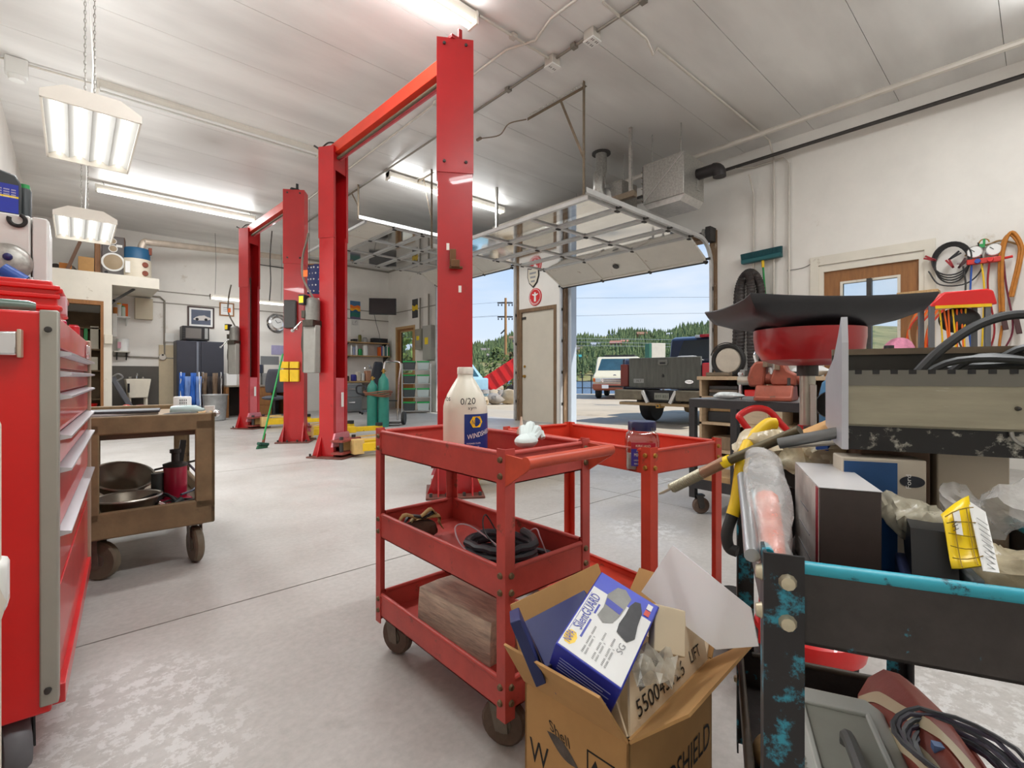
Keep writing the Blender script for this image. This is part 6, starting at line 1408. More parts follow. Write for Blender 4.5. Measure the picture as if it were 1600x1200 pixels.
# ---------------------------------------------------------------- black table with vise
def table():
    root = T('steel_table', 'black steel work table on casters carrying the vise', 'table', (3.3, .82, 0), R(-2)); w, l = .72, .93
    tm = mat('table_black', (48, 47, 48), .45, .2, var=.25, scale=7); tp = mat('table_top_grey', (128, 130, 132), .35, .35, var=.2, scale=5)
    B().box(0, w, 0, l, .775, .835).o('top_frame', tm, root, bev=.003); B().box(.004, w - .004, .004, l - .004, .835, .839).o('top_plate', tp, root, smooth=0)
    for x_ in (0, w - .045):
        for y_ in (0, l - .045, ): B().box(x_, x_ + .045, y_, y_ + .045, .12, .775).o('leg', tm, root, bev=.002)
    B().box(0, .045, .58, .625, .12, .775).o('leg', tm, root, bev=.002)
    B().box(0, w, 0, l, .2, .225).o('lower_shelf', tm, root, smooth=0); B().box(-.004, .012, 0, l, .19, .26).o('shelf_lip', tm, root, smooth=0)
    for x_ in (.06, w - .06):
        for y_ in (.06, l - .06): caster(root, x_, y_, .06, .9, .035, mat('caster_rubber', (96, 78, 66), .7, var=.3, scale=18), steel_d)
    for i, (y_, m_) in enumerate(((.7, wood_l), (.45, wood_g))): tag(B().box(3.38, 3.7, .85 + y_ - .12, .85 + y_ + .12, .227, .29 + .03 * i).o('wood_offcut', m_, bev=.003), ['pale', 'grey'][i] + ' wood offcut on the low table shelf', 'wood')
table()
def vise():
    root = T('bench_vise', 'rusty red bench vise bolted on the black table', 'vise', (3.47, 1.2, .84), R(10))
    vm = mat('vise_rust_red', (150, 78, 60), .5, .25, var=.25, scale=12, spot=(96, 70, 56), spot_amt=.3, spot_scale=16)
    B().prism([(-.17, 0), (.13, 0), (.13, .03), (.1, .04), (.07, .1), (-.1, .1), (-.14, .04), (-.17, .03)], 'y', -.11, .11).o('base', vm, root, bev=.01)
    q = T
    B().prism([(-.12, .1), (.02, .1), (.03, .14), (.01, .2), (-.01, .24), (-.05, .25), (-.07, .2), (-.12, .17)], 'x', -.07, .07).o('rear_jaw', vm, root, bev=.012)
    B().prism([(.07, .09), (.16, .09), (.17, .15), (.15, .22), (.12, .26), (.05, .26), (.06, .18)], 'x', -.06, .06).o('front_jaw', vm, root, bev=.014)
    B().box(-.09, .09, -.03, .0, .2, .25).box(-.085, .085, .04, .07, .22, .265).o('jaw_plate', mat('jaw_steel', (130, 112, 94), .45, .4), root, bev=.004)
    B().cyl((0, -.2, .14), (0, .16, .14), .035, n=16).o('slide', vm, root)
    B().cyl((0, .15, .13), (0, .24, .13), .03, n=16).o('screw_boss', MATS['worn_chrome_post'], root)
    B().cyl((0, .225, .17), (0, .225, -.16), .011, n=10).ball((0, .225, .175), .018, 8).ball((0, .225, -.165), .018, 8).o('tommy_bar', chrome, root)
    B().cyl((-.06, -.08, .1), (-.06, -.08, .15), .014).cyl((.04, -.12, .12), (.14, -.18, .13), .008).o('lock_lever', steel_d, root)
vise()
blob('shop_rag', 'pale patterned rag on the table left of the vise', 'rag', (3.42, 1.5, .84), (.12, .22, .05), mat('rag_pale', (206, 212, 212), .8, var=.25, scale=30), 41)
root = T('air_tank', 'upright blue tank behind the vise table', 'tank', (4.35, 1.02, 0))
B().lathe([(.001, .03), (.15, .05), (.17, .12), (.17, .86), (.15, .95), (.1, 1.0), (.04, 1.02), (.001, 1.02)], (0, 0, 0), 30).o('shell', mat('tank_blue', (64, 118, 158), .4, var=.15, scale=4), root)
B().lathe([(.13, 0), (.15, 0), (.15, .08), (.13, .08)], (0, 0, 0), 24).o('foot_ring', steel_d, root); B().cyl((0, 0, 1.0), (0, 0, 1.08), .025).o('valve', brass, root)
blob('pink_towel', 'pink patterned towel draped behind the trough', 'towel', (6.2, 1.6, 1.0), (.25, .35, .4), mat('pink_cloth', (206, 130, 156), .8, var=.4, scale=14), 44, .2).location = (6.3, 1.02, 1.0)
tag(B().box(5.9, 6.6, .6, 1.25, 0, 1.0).o('side_stand', mat('stand_brown', (122, 92, 64), .7, var=.2, scale=5), bev=.006), 'brown stand at the end of the workbench', 'stand')
small_can('red_extinguisher', 'slim red cylinder standing behind the drain bowl', 1357, 560, 4.0, 0, .045, 1.25, red_b, black, 'cylinder').location = (4.9, .85, 0)
# ---------------------------------------------------------------- closet and loft in the far left corner
YC = 12.65
st(B().box(XL, -.42, YC, YC + .1, 0, 2.85).box(.393, .57, YC, YC + .1, 0, 2.85).box(-.42, .393, YC, YC + .1, 2.44, 2.85).box(.47, .57, YC + .1, YF, 0, 2.85).o('wall_closet', oldwall, smooth=0, rec=False), 'cream partition wall of the corner closet')
st(B().box(XL, 1.345, YC - .0, YF, 2.85, 3.07).o('wall_loft', oldwall, smooth=0, rec=False), 'cream painted loft box above the closet')
st(B().box(.393, .44, YC - .015, YC + .12, 0, 2.5).box(-.42, .393, YC - .015, YC + .12, 2.42, 2.5).o('trim_9', wood_d, smooth=0, rec=False))
root = T('closet_shelves', 'brown shelves inside the dark closet', 'shelf', (-.6, 13.5, 0))
for z_ in (.5, 1.1, 1.55, 2.0): B().box(0, 1.05, 0, .6, z_, z_ + .03).o('board', mat('closet_board', (128, 104, 76), .7, var=.2), root, smooth=0)
for x_ in (0, 1.02): B().box(x_, x_ + .03, 0, .6, 0, 2.4).o('side', MATS['closet_board'], root, smooth=0)
B().box(0, 1.05, .6, .62, 0, 2.4).o('back', MATS['closet_board'], root, smooth=0)
def px_box(name, label, cat, u0, v0, u1, v1, Y, dep, m, z0=None, bev=.006, group=None):
    a, b_ = onY(u0, v1, Y), onY(u1, v0, Y); zb = a.z if z0 is None else z0
    return tag(B().box(a.x, b_.x, Y, Y + dep, zb, max(b_.z, zb + .02)).o(name, m, bev=bev), label, cat, group)
px_box('green_bottle', 'green bottle on a closet shelf', 'bottle', 131, 512, 137, 524, 13.5, .07, greenp, 1.58 + .0)
D.objects['green_bottle'].location.z = 1.58
px_box('beige_canister', 'beige canister on a closet shelf', 'canister', 141, 510, 154, 530, 13.5, .15, cream, 1.58); px_box('beige_box', 'beige box on the lower closet shelf', 'box', 140, 558, 153, 575, 13.5, .2, cream, 1.13)
px_box('red_box', 'small dark red box on a closet shelf', 'box', 124, 515, 130, 526, 13.5, .08, mat('dark_red_box', (120, 40, 36), .6), 1.58)
ZL = 3.07
def lat(name, label, cat, u, v, Y, z, parts):
    p = onY(u, v, Y); root = T(name, label, cat, (p.x, Y, z))
    for nm, prof, m in parts: B().lathe(prof, (0, 0, 0), 24).o(nm, m, root)
    return root
def speaker():
    a, b_ = onY(158, 430, 13.0), onY(195, 370, 13.0); w = b_.x - a.x; h = .84
    root = T('loudspeaker', 'tall grey fronted loudspeaker on the loft', 'speaker', (a.x, 13.0, ZL), R(-6))
    B().box(0, w, .03, .4, 0, h).o('cabinet', mat('walnut', (96, 62, 46), .5, var=.2), root, bev=.006)
    B().box(.015, w - .015, 0, .03, .015, h - .015).o('baffle', mat('baffle_grey', (104, 100, 98), .7), root, bev=.004)
    for r_, z_ in ((.19, .3), (.075, .58), (.06, .73)):
        d_ = B().lathe([(.001, -.004), (r_, -.004), (r_ * 1.02, .003), (.001, .003)], (w / 2, 0, z_), 28, 'y').o('driver_ring', white, root)
        B().lathe([(.001, -.012), (r_ * .25, -.016), (r_ * .35, -.008), (r_ * .8, -.006), (r_ * .84, -.003), (.001, -.003)], (w / 2, 0, z_), 28, 'y').o('cone', mat('cone_tan', (168, 148, 120), .6), d_)
    B().box(w - .14, w - .04, -.003, 0, h - .22, h - .17).o('badge', white, root, smooth=0); B().lathe([(.001, -.004), (.03, -.004), (.03, 0), (.001, 0)], (.08, 0, .08), 16, 'y').o('port', black, root)
speaker()
def heater_tank():
    p = onY(213, 430, 13.1); root = T('water_heater', 'short white water heater with blue top on the loft', 'water heater', (p.x, 13.1, ZL)); r_ = .26
    B().lathe([(.001, 0), (r_, 0), (r_, .4), (r_ * .98, .42), (.001, .42)], (0, 0, 0), 30).o('jacket', mat('heater_cream', (224, 214, 194), .5, var=.1, scale=5), root)
    B().lathe([(.001, .42), (r_ * .93, .42), (r_ * .93, .62), (r_ * .85, .66), (.001, .66)], (0, 0, 0), 30).o('blue_top', mat('heater_blue', (34, 92, 132), .45, var=.1), root)
    for z_ in (.12, .3): B().lathe([(.001, -.03), (.05, -.03), (.06, 0), (.001, 0)], (.13, -r_ * .87, z_), 16, 'y').o('element_cover', rust, root)
    B().box(-.2, -.12, -r_ * .93, -r_ * .72, .1, .34).o('label', paper, root, smooth=0)
    B().box(.2, .26, -.12, -.05, .55, .7).o('valve', rust, root, bev=.005)
heater_tank()
fp = [onY(222, 405, 13.0), onY(221, 394, 13.0), onY(222, 384, 13.0), onY(227, 378, 13.0), onY(236, 379, 13.0), onY(300, 386, 13.3), onY(372, 394, 13.5), onY(440, 402, 13.6)]
tag(B().tube(curve(fp, 5), .07, 14).o('flue_pipe', mat('flue_tan', (206, 192, 176), .45, .3, var=.15)), 'pale flue pipe rising from the water heater and crossing the wall', 'pipe')
px_box('carton', 'tan carton on the loft under the red bucket', 'box', 122, 403, 147, 426, 13.0, .4, card, ZL)
a = onY(136, 403, 13.15); root = T('bucket', 'red bucket on the tan carton', 'bucket', (a.x, 13.2, D.objects['carton'].location.z + D.objects['carton'].dimensions.z)); B().lathe([(.001, 0), (.13, 0), (.16, .28), (.165, .3), (.15, .3), (.12, .02), (.001, .02)], (0, 0, 0), 26).o('pail', red_b, root); B().tube([(.165 * math.cos(t), .165 * math.sin(t), .28) for t in (6.2832 * i / 24 for i in range(24))], .008, 6, True).o('rim', red_b, root)
px_box('carton', 'orange brown carton at the left of the loft', 'box', 92, 412, 112, 424, 13.0, .4, mat('orange_card', (188, 120, 60), .8), ZL)
px_box('walnut_panel', 'dark walnut board between carton and loudspeaker', 'board', 148, 378, 157, 428, 13.1, .3, wood_d, ZL)
o = tag(B().ob((0, 0, .28), (.05, .12, .62), (0, R(18), 0)).o('leaning_plank', mat('plank_brown', (110, 80, 62), .7, var=.2)), 'brown plank leaning against the tan carton', 'plank'); p = onY(115, 420, 12.85); o.location = (p.x, 12.85, ZL)
for i, (u_, m_) in enumerate(((90, steel_d), (100, gear), (109, galv))): p = onY(u_, 410, 13.3); blob('scrap_part', ['dark', 'oily', 'galvanised'][i] + ' scrap heap at the back of the loft', 'scrap', (p.x, 13.5, ZL), (.25, .2, .22), m_, 60 + i)
tag(B().bar((.6, YC + .3, 2.55), (.95, YC + .3, 2.85), .05, .05).bar((.57, YC + .3, 2.5), (.62, YC + .3, 2.58), .05, .05).o('loft_brace', steel_d), 'dark diagonal brace under the loft', 'brace')
# ---------------------------------------------------------------- wall between closet and cabinet
def wshelf(u0, u1, v, dep, label, m=white, nb=2):
    a, b_ = onY(u0, v, YF - dep), onY(u1, v, YF - dep); root = T('wall_shelf', label, 'shelf', (a.x, YF - dep, a.z)); w = b_.x - a.x
    B().box(0, w, 0, dep, -.03, 0).o('board', m, root, bev=.003)
    for i in range(nb): x_ = .06 + (w - .12) * i / max(1, nb - 1); B().prism([(.02, -.03), (dep, -.03), (dep, -.2)], 'x', x_ - .01, x_ + .01).o('bracket', steel_d if m != white else white, root, smooth=0)
    return a.z, root
z1, _ = wshelf(178, 204, 493, .25, 'small white shelf below the loft', nb=2); z2, _ = wshelf(178, 204, 548, .25, 'thin shelf with the white bucket', mat('shelf_grey', (196, 190, 178), .6))
for i, (u_, h_, m_) in enumerate(((179, .22, mat('amber_bottle', (196, 120, 50), .4)), (184, .3, white), (190, .24, mat('bottle_green_white', (200, 214, 200), .5)))):
    r_ = small_can('cleaner_bottle', ['amber', 'white', 'pale green'][i] + ' cleaner bottle on the small white shelf', u_, 480, 11, z1, .05, h_, m_, [white, yellow, greenp][i], 'bottle'); p = onY(u_ + 2, 480, YF - .13); r_.location = (p.x, YF - .13, z1)
px_box('orange_packet', 'orange packet standing on the small white shelf', 'packet', 191, 475, 200, 492, YF - .15, .05, orange, z1)
p = onY(192, 540, YF - .13); root = T('paint_bucket', 'white bucket on the thin wall shelf', 'bucket', (p.x, YF - .13, z2)); B().lathe([(.001, 0), (.1, 0), (.11, .26), (.115, .28), (.001, .28)], (0, 0, 0), 24).o('pail', white, root); B().box(-.1, -.04, -.118, -.1, .06, .2).o('label', mat('label_pink', (200, 150, 160), .6), root, smooth=0)
px_box('towel_dispenser', 'narrow white towel dispenser at the closet edge', 'dispenser', 175.5, 490, 183, 526, YF - .3, .2, white)
px_box('switch_box', 'white switch box on the closet wall', 'switch', 163, 523, 176, 537, YC - .05, .05, cream)
px_box('fuse_box', 'flat beige box on the wall under the loft', 'box', 211, 467, 239, 498, YF - .14, .14, mat('beige_box_paint', (196, 184, 160), .55, var=.05))
px_box('thermostat', 'small white control panel beside the black cabinet', 'control', 258, 521, 272, 534, YF - .05, .05, white)
conduit('conduit', [onY(238, 463, YF - .03), onY(250, 464, YF - .03), onY(257, 470, YF - .03), onY(257, 556, YF - .03)], .02, cond_d, 'bent conduit dropping to the round junction box')
conduit('conduit', [onY(177, 556, YF - .03), onY(275, 560, YF - .03)], .018, cond_d, 'horizontal conduit beside the black cabinet')
p = onY(254, 558, YF - .06); root = T('junction_box', 'round metal junction box on the conduit', 'junction box', (p.x, YF - .03, p.z)); B().lathe([(.001, -.06), (.07, -.06), (.08, -.04), (.08, 0), (.001, 0)], (0, 0, 0), 8, 'y').o('box', condm, root); B().box(-.02, .02, -.065, -.058, .03, .07).o('knockout', steel_d, root)
st(B().box(onY(248, 600, YF).x, onY(272, 600, YF).x, YF - .04, YF, 0, 1.75).o('trim_10', mat('tan_pilaster', (206, 190, 160), .7, var=.08), smooth=0, rec=False))
st(B().box(.58, onY(248, 600, YF).x, YF - .006, YF, .0, onY(210, 572, YF).z).o('trim_11', mat('dark_recess_sheet', (96, 92, 86), .7, var=.1), smooth=0, rec=False))  # recess darkness painted as a flat dark sheet behind the sink
# laundry sink
def sink():
    a, b_ = onY(196, 622, 13.55), onY(236, 592, 13.55); w = b_.x - a.x; root = T('laundry_sink', 'cream laundry sink against the dark recess sheet', 'sink', (a.x, 13.5, 0)); zt = b_.z
    B().prism([(.06, zt - .42), (w - .06, zt - .42), (w, zt), (0, zt)], 'y', 0, .5).o('basin', cream, root, bev=.015)
    B().box(.05, w - .05, .05, .42, zt - .005, zt + .004).o('well', mat('well_shadow', (168, 160, 142), .6), root, smooth=0)
    for x_ in (.06, w - .1):
        for y_ in (.04, .42): B().box(x_, x_ + .04, y_, y_ + .04, 0, zt - .4).o('leg', cream, root)
    B().tube(curve([(w * .5, .46, zt), (w * .5, .46, zt + .1), (w * .5, .38, zt + .12), (w * .5, .3, zt + .08)]), .014, 8).o('faucet', chrome, root)
    for s_ in (-.12, .12): B().lathe([(.001, 0), (.03, 0), (.035, .05), (.001, .06)], (w * .5 + s_, .46, zt), 10).o('tap_handle', chrome, root)
    B().cyl((.05, -.02, zt - .1), (.05, -.02, zt - .3), .02, n=8).o('clip', black, root)
sink()
p = onY(196, 620, 13.2); root = T('shop_vacuum', 'grey and red vacuum cleaner leaning beside the sink', 'vacuum', (p.x - .1, 13.2, 0))
B().box(-.1, .4, -.2, .15, 0, .35).o('base', rubber, root, bev=.03); B().bar((.2, 0, .3), (-.12, .05, 1.0), .12, .1).o('upright', mat('vac_grey', (96, 98, 104), .5), root, bev=.02); B().ball((.35, -.05, .3), .12, 14, (1.2, 1, .8)).o('canister', mat('vac_maroon', (116, 28, 44), .4), root)
B().tube(curve([(-.1, 0, 1.0), (-.02, -.08, 1.05), (.05, -.05, .98), (-.05, .0, .9)]), .018, 8).o('handle', grey, root)
blob('red_white_bag', 'red and white bag in front of the vacuum', 'bag', (p.x - .02, 12.75, 0), (.3, .3, .42), mat('bag_red_white', (220, 70, 50), .6, spot=(240, 240, 238), spot_amt=.5, spot_scale=9), 70)
# ---------------------------------------------------------------- black cabinet group
def cab2():
    a, b_ = onY(276, 533, 13.65), onY(350, 534, 13.65); w = b_.x - a.x; h = onY(312, 533, 13.65).z
    root = T('storage_cabinet', 'tall black two door storage cabinet on the far wall', 'cabinet', (a.x, 13.65, 0)); bm_ = mat('cabinet_black', (60, 62, 72), .4, .1, var=.08)
    B().box(0, w, .02, .5, .03, h).o('body', bm_, root, bev=.006)
    for i in range(2): d_ = B().box(.01 + i * w / 2, w / 2 - .006 + i * w / 2, 0, .02, .05, h - .01).o('door', bm_, root, bev=.004)
    B().box(w / 2 - .09, w / 2 - .05, -.012, 0, .06, h - .02).o('door_strip', mat('strip_grey', (130, 136, 148), .35, .3), root, smooth=0); B().box(w / 2 + .01, w / 2 + .05, -.03, 0, .9, 1.1).o('handle', chrome, root, bev=.004)
    return a.x, w, h
cx0, cw, ch = cab2()
a, b_ = onY(285, 533, 13.7), onY(327, 511, 13.7); w = b_.x - a.x
root = T('microwave', 'black microwave on top of the black cabinet', 'microwave', (a.x, 13.7, ch)); h = b_.z - ch
B().box(0, w, 0, .4, .02, h).o('case', black, root, bev=.01); B().box(.06, w * .7, -.012, 0, .06, h - .05).o('door_window', mat('mw_window', (112, 108, 104), .25), root, bev=.004); B().box(w * .82, w - .03, -.01, 0, .06, h - .04).o('keypad', grey, root, bev=.003)
for i in range(4): B().box(w * .02 + i * 0, .05, -.006, 0, .06 + .05 * i, .08 + .05 * i).o('vent', steel_d, root, smooth=0)
for x_ in (.05, w - .05): B().box(x_ - .02, x_ + .02, .05, .35, 0, .02).o('foot', rubber, root, smooth=0)
def frame_pic(name, label, u0, v0, u1, v1, fm, mm, fw=.03, Y=YF, art=None):
    a, b_ = onY(u0, v1, Y - .03), onY(u1, v0, Y - .03); w, h = b_.x - a.x, b_.z - a.z; root = T(name, label, 'picture', (a.x, Y - .03, a.z))
    for q in ((0, w, 0, fw), (0, w, h - fw, h), (0, fw, fw, h - fw), (w - fw, w, fw, h - fw)): B().box(q[0], q[1], 0, .03, q[2], q[3]).o('frame_bar', fm, root, bev=.003)
    B().box(fw, w - fw, .012, .025, fw, h - fw).o('sheet', mm, root, smooth=0)
    return root, w, h
fr, w, h = frame_pic('car_picture', 'framed picture of a silver car above the microwave', 293, 481, 335, 511, mat('frame_dark', (66, 44, 40), .5), paper, .035)
B().box(.08, w - .08, .008, .012, .08, h - .08).o('photo', mat('photo_slate', (84, 92, 112), .5, var=.25, scale=3), fr, smooth=0)
B().add([(x_ * w, .006, z_ * h) for x_, z_ in ((.2, .4), (.3, .5), (.42, .56), (.62, .6), (.72, .54), (.84, .5), (.86, .42), (.7, .36), (.4, .34), (.24, .36))], [tuple(range(10))]).o('car_shape', mat('car_silver_print', (206, 200, 196), .5), fr, smooth=0)
for x_ in (.35, .68): B().lathe([(.001, .003), (.035, .003), (.035, .006), (.001, .006)], (x_ * w, 0, .4 * h), 12, 'y').o('car_wheel_print', ink, fr)
fr, w, h = frame_pic('certificate', 'small wood framed certificate beside the car picture', 343, 474, 366, 493, wood_d, paper, .03)
for i in range(3): B().box(w * .25, w * .75, .008, .012, h * (.35 + .13 * i), h * (.38 + .13 * i)).o('print_line', MATS['fine_print'], fr, smooth=0)
def lawn_chair(u, v, Y, m1, m2, label, rz):
    p = onY(u, v, Y); root = T('folded_chair', label, 'folding chair', (p.x, Y, 0), rz)
    for s_ in (-.2, .2):
        B().tube([(s_, .0, .02), (s_ * .9, .05, 1.1)], .016, 8).o('frame_tube', chrome, root); B().tube([(s_, .12, .02), (s_ * .95, .02, .95)], .016, 8).o('frame_tube', chrome, root)
    for k in range(4): 
        q = B().grid([[(-.22 + .11 * k + .11 * i / 3, .03 + .03 * math.sin(i * 2 + j), .3 + .78 * j / 5 - .08 * (k % 2)) for i in range(4)] for j in range(6)]); q.o('webbing', m1 if k % 2 == 0 else m2, root, solid=.01, smooth=60)
    B().tube([(-.2, .0, .3), (.2, .0, .3)], .014, 8).o('crossbar', chrome, root)
lawn_chair(298, 610, 13.3, mat('chair_blue', (44, 104, 196), .6, var=.2), mat('chair_pale_blue', (120, 150, 206), .6, var=.2), 'blue folded lawn chair before the black cabinet', R(5))
lawn_chair(332, 605, 13.45, mat('chair_brown', (126, 104, 84), .7, var=.3), mat('chair_dark', (50, 42, 40), .7, var=.2), 'brown folded camp chair behind the trash can', R(-6))
p = fl(340, 658); root = T('trash_can', 'ribbed galvanised trash can below the black cabinet', 'trash can', (p.x, p.y + .25, 0)); q = B(); N = 40
can_m = mat('can_galv', (182, 184, 184), .4, .5, var=.2, scale=10)
q.grid([[((r_ * (1 + (.025 if i % 2 else -.01))) * math.cos(6.2832 * i / N), (r_ * (1 + (.025 if i % 2 else -.01))) * math.sin(6.2832 * i / N), z_) for i in range(N)] for r_, z_ in ((.2, .01), (.205, .04), (.24, .56), (.25, .58))], True).o('body', can_m, root); B().tube([(.255 * math.cos(t), .255 * math.sin(t), .58) for t in (6.2832 * i / 30 for i in range(30))], .012, 6, True).o('rim', can_m, root); B().lathe([(.001, .01), (.2, .01), (.2, .02), (.001, .02)], (0, 0, 0), 30).lathe([(.001, .5), (.23, .5), (.23, .52), (.001, .52)], (0, 0, 0), 30).o('liner', black, root)
# ---------------------------------------------------------------- desk behind the far lift
def desk():
    a, b_ = onY(352, 600, 13.3), onY(452, 600, 13.3); w = b_.x - a.x; root = T('office_desk', 'wooden desk with hutch behind the far lift', 'desk', (a.x, 13.2, 0))
    B().box(0, w, 0, .8, .74, .78).o('desktop', mat('desk_grey', (150, 140, 126), .6), root, bev=.004)
    for x_ in (0, w - .06): B().box(x_, x_ + .06, .02, .78, 0, .74).o('end_panel', wood_d, root, smooth=0)
    B().box(.62, 1.02, .02, .6, 0, .74).o('drawer_pedestal', wood_d, root, bev=.004)
    for i in range(3): B().box(.64, 1.0, .005, .02, .05 + .23 * i, .25 + .23 * i).o('drawer_front', wood_d, root, bev=.004)
    B().box(.06, w - .06, .76, .78, 0, .74).o('modesty_panel', mat('desk_dark', (58, 52, 48), .7), root, smooth=0)
    return a.x, w
dx, dw = desk()
px_box('notice_screen', 'pale monitor in a grey surround on the desk', 'monitor', 408, 557, 436, 577, 13.55, .05, mat('surround_grey', (122, 124, 126), .5), 1.0)
o = D.objects['notice_screen']; q = B().box(-.16, .2, -.06, -.025, .08, .3).o('screen', mat('screen_pale', (226, 222, 214), .5), o, smooth=0); q = B().box(-.32, -.19, -.06, -.025, .08, .3).o('side_panel', mat('panel_navy', (58, 66, 84), .5), o, smooth=0); B().box(-.05, .05, 0, .05, -.22, 0).o('stand', steel_d, o, smooth=0)
px_box('desk_phone', 'white phone and papers on the desk corner', 'phone', 398, 572, 406, 588, 13.4, .15, white, .78); px_box('paper_stack', 'untidy white papers on the desk behind the trash can', 'papers', 354, 583, 370, 592, 13.25, .3, paper, .78); px_box('desk_books', 'row of grey binders on the desk', 'binders', 410, 583, 420, 594, 13.5, .2, grey, .78)
px_box('wall_phone', 'dark wall phone right of the far lift post', 'phone', 397, 559, 402, 572, YF - .08, .08, black)
def office_chair(x, y, rz, m, label, zs=.5, hb=.55, arms=False):
    root = T('office_chair', label, 'chair', (x, y, 0), rz)
    B().ball((0, 0, zs), .26, 16, (1, 1, .22)).o('seat', m, root)
    rows = []
    for j in range(7):
        t = j / 6; wv = .23 * (1 - .35 * (t - .35) ** 2 * 2.2)
        rows.append([(wv * math.sin(a), .2 + .1 * t + .06 * (1 - math.cos(a)) * -1, zs + .12 + hb * t) for a in (-1.1 + 2.2 * i / 8 for i in range(9))])
    B().grid(rows).o('backrest', m, root, solid=.07, sub=1, smooth=60)
    B().cyl((0, 0, .1), (0, 0, zs), .03, n=12).o('gas_post', steel_d, root); B().bar((0, .2, zs), (0, .3, zs + .25), .06, .02).o('back_bar', steel_d, root)
    for k in range(5):
        a = 6.2832 * k / 5; B().bar((0, 0, .1), (.3 * math.cos(a), .3 * math.sin(a), .07), .04, .03).o('base_arm', mat('chair_base', (110, 112, 118), .4, .3), root); B().lathe([(.003, -.015), (.028, -.015), (.028, .015), (.003, .015)], (.3 * math.cos(a), .3 * math.sin(a), .028), 12, 'x').o('castor', black, root)
    if arms:
        for s_ in (-1, 1): B().tube(curve([(s_ * .2, .12, zs), (s_ * .3, .12, zs + .08), (s_ * .3, .1, zs + .22), (s_ * .3, -.18, zs + .22), (s_ * .28, -.2, zs + .05), (s_ * .2, -.1, zs)]), .022, 8).o('armrest', m, root)
p = fl(428, 655); office_chair(p.x, p.y, R(170), mat('chair_slate', (86, 88, 98), .6, var=.1), 'grey office chair partly hidden by the red lift post')
p = onY(433, 505, YF - .02); root = T('hubcap_clock', 'round chrome hubcap clock on the far wall', 'clock', (p.x, YF, p.z)); B().lathe([(.001, -.05), (.06, -.055), (.1, -.035), (.22, -.03), (.24, -.05), (.27, -.02), (.27, 0), (.001, 0)], (0, 0, 0), 30, 'y').o('rim', chrome, root); B().lathe([(.001, -.058), (.14, -.052), (.14, -.04), (.001, -.04)], (0, 0, 0), 24, 'y').o('face', paper, root)
for a in (.4, 2.2): B().bar((0, -.06, 0), (.1 * math.cos(a), -.06, .1 * math.sin(a)), .012, .004, (0, 1, 0)).o('hand', ink, root)
px_box('landscape_poster', 'small purple landscape poster behind the broom', 'poster', 424, 540, 444, 554, YF - .012, .012, mat('poster_lilac', (176, 170, 206), .6, var=.2, scale=5))
def poster(name, label, u0, v0, u1, v1, bands, X=None):
    if X is None: a, b_ = onY(u0, v1, YF - .012), onY(u1, v0, YF - .012); root = T(name, label, 'poster', (a.x, YF - .012, a.z)); w, h = b_.x - a.x, b_.z - a.z; 
    else: a, b_ = onX(u1, v1, X - .012), onX(u0, v0, X - .012); root = T(name, label, 'poster', (X - .012, b_.y, a.z), R(-90)); w, h = b_.y - a.y, b_.z - a.z
    B().box(0, w, 0, .011, 0, h).o('sheet', paper, root, smooth=0)
    for i, (f0, f1, wv, m) in enumerate(bands):
        n = 10; top_ = [(w * k / n, -.001 - .0006 * i, h * (f1 + wv * math.sin(k * .9 + i))) for k in range(n + 1)]; bot = [(w * k / n, -.001 - .0006 * i, h * f0) for k in range(n + 1)]
        B().grid([bot, top_]).o('colour_band', m, root, smooth=0)
    return root
C_ = lambda n_, c: mat(n_, c, .6)
poster('sunset_poster', 'blue and orange mountain sunset poster on the far wall', 547, 471, 563, 498, [(0, .99, 0, C_('p_blue', (76, 120, 160))), (0, .74, .03, C_('p_orange', (238, 120, 40))), (0, .6, .03, C_('p_amber', (246, 176, 40))), (0, .48, .05, C_('p_navy', (44, 96, 130))), (0, .36, .03, C_('p_green', (50, 116, 104))), (0, .12, .02, C_('p_violet', (108, 96, 128)))])
poster('sketch_poster', 'black and white drawing sheet under the sunset poster', 548, 500, 562, 525, [(0, .99, 0, C_('p_white', (226, 224, 218)))])
root = D.objects['sketch_poster']; B().box(.03, .24, -.004, -.002, .34, .5).o('drawing', mat('sketch_ink', (206, 204, 200), .7, spot=(20, 20, 20), spot_amt=.45, spot_scale=8), root, smooth=0)
poster('eagle_poster', 'narrow dark poster with yellow on the bay wall', 644, 468, 653, 496, [(0, .99, 0, C_('p_dark', (70, 70, 72))), (.3, .65, .04, C_('p_yellow', (226, 190, 40))), (.2, .4, .03, C_('p_dark', (70, 70, 72)))], XW)
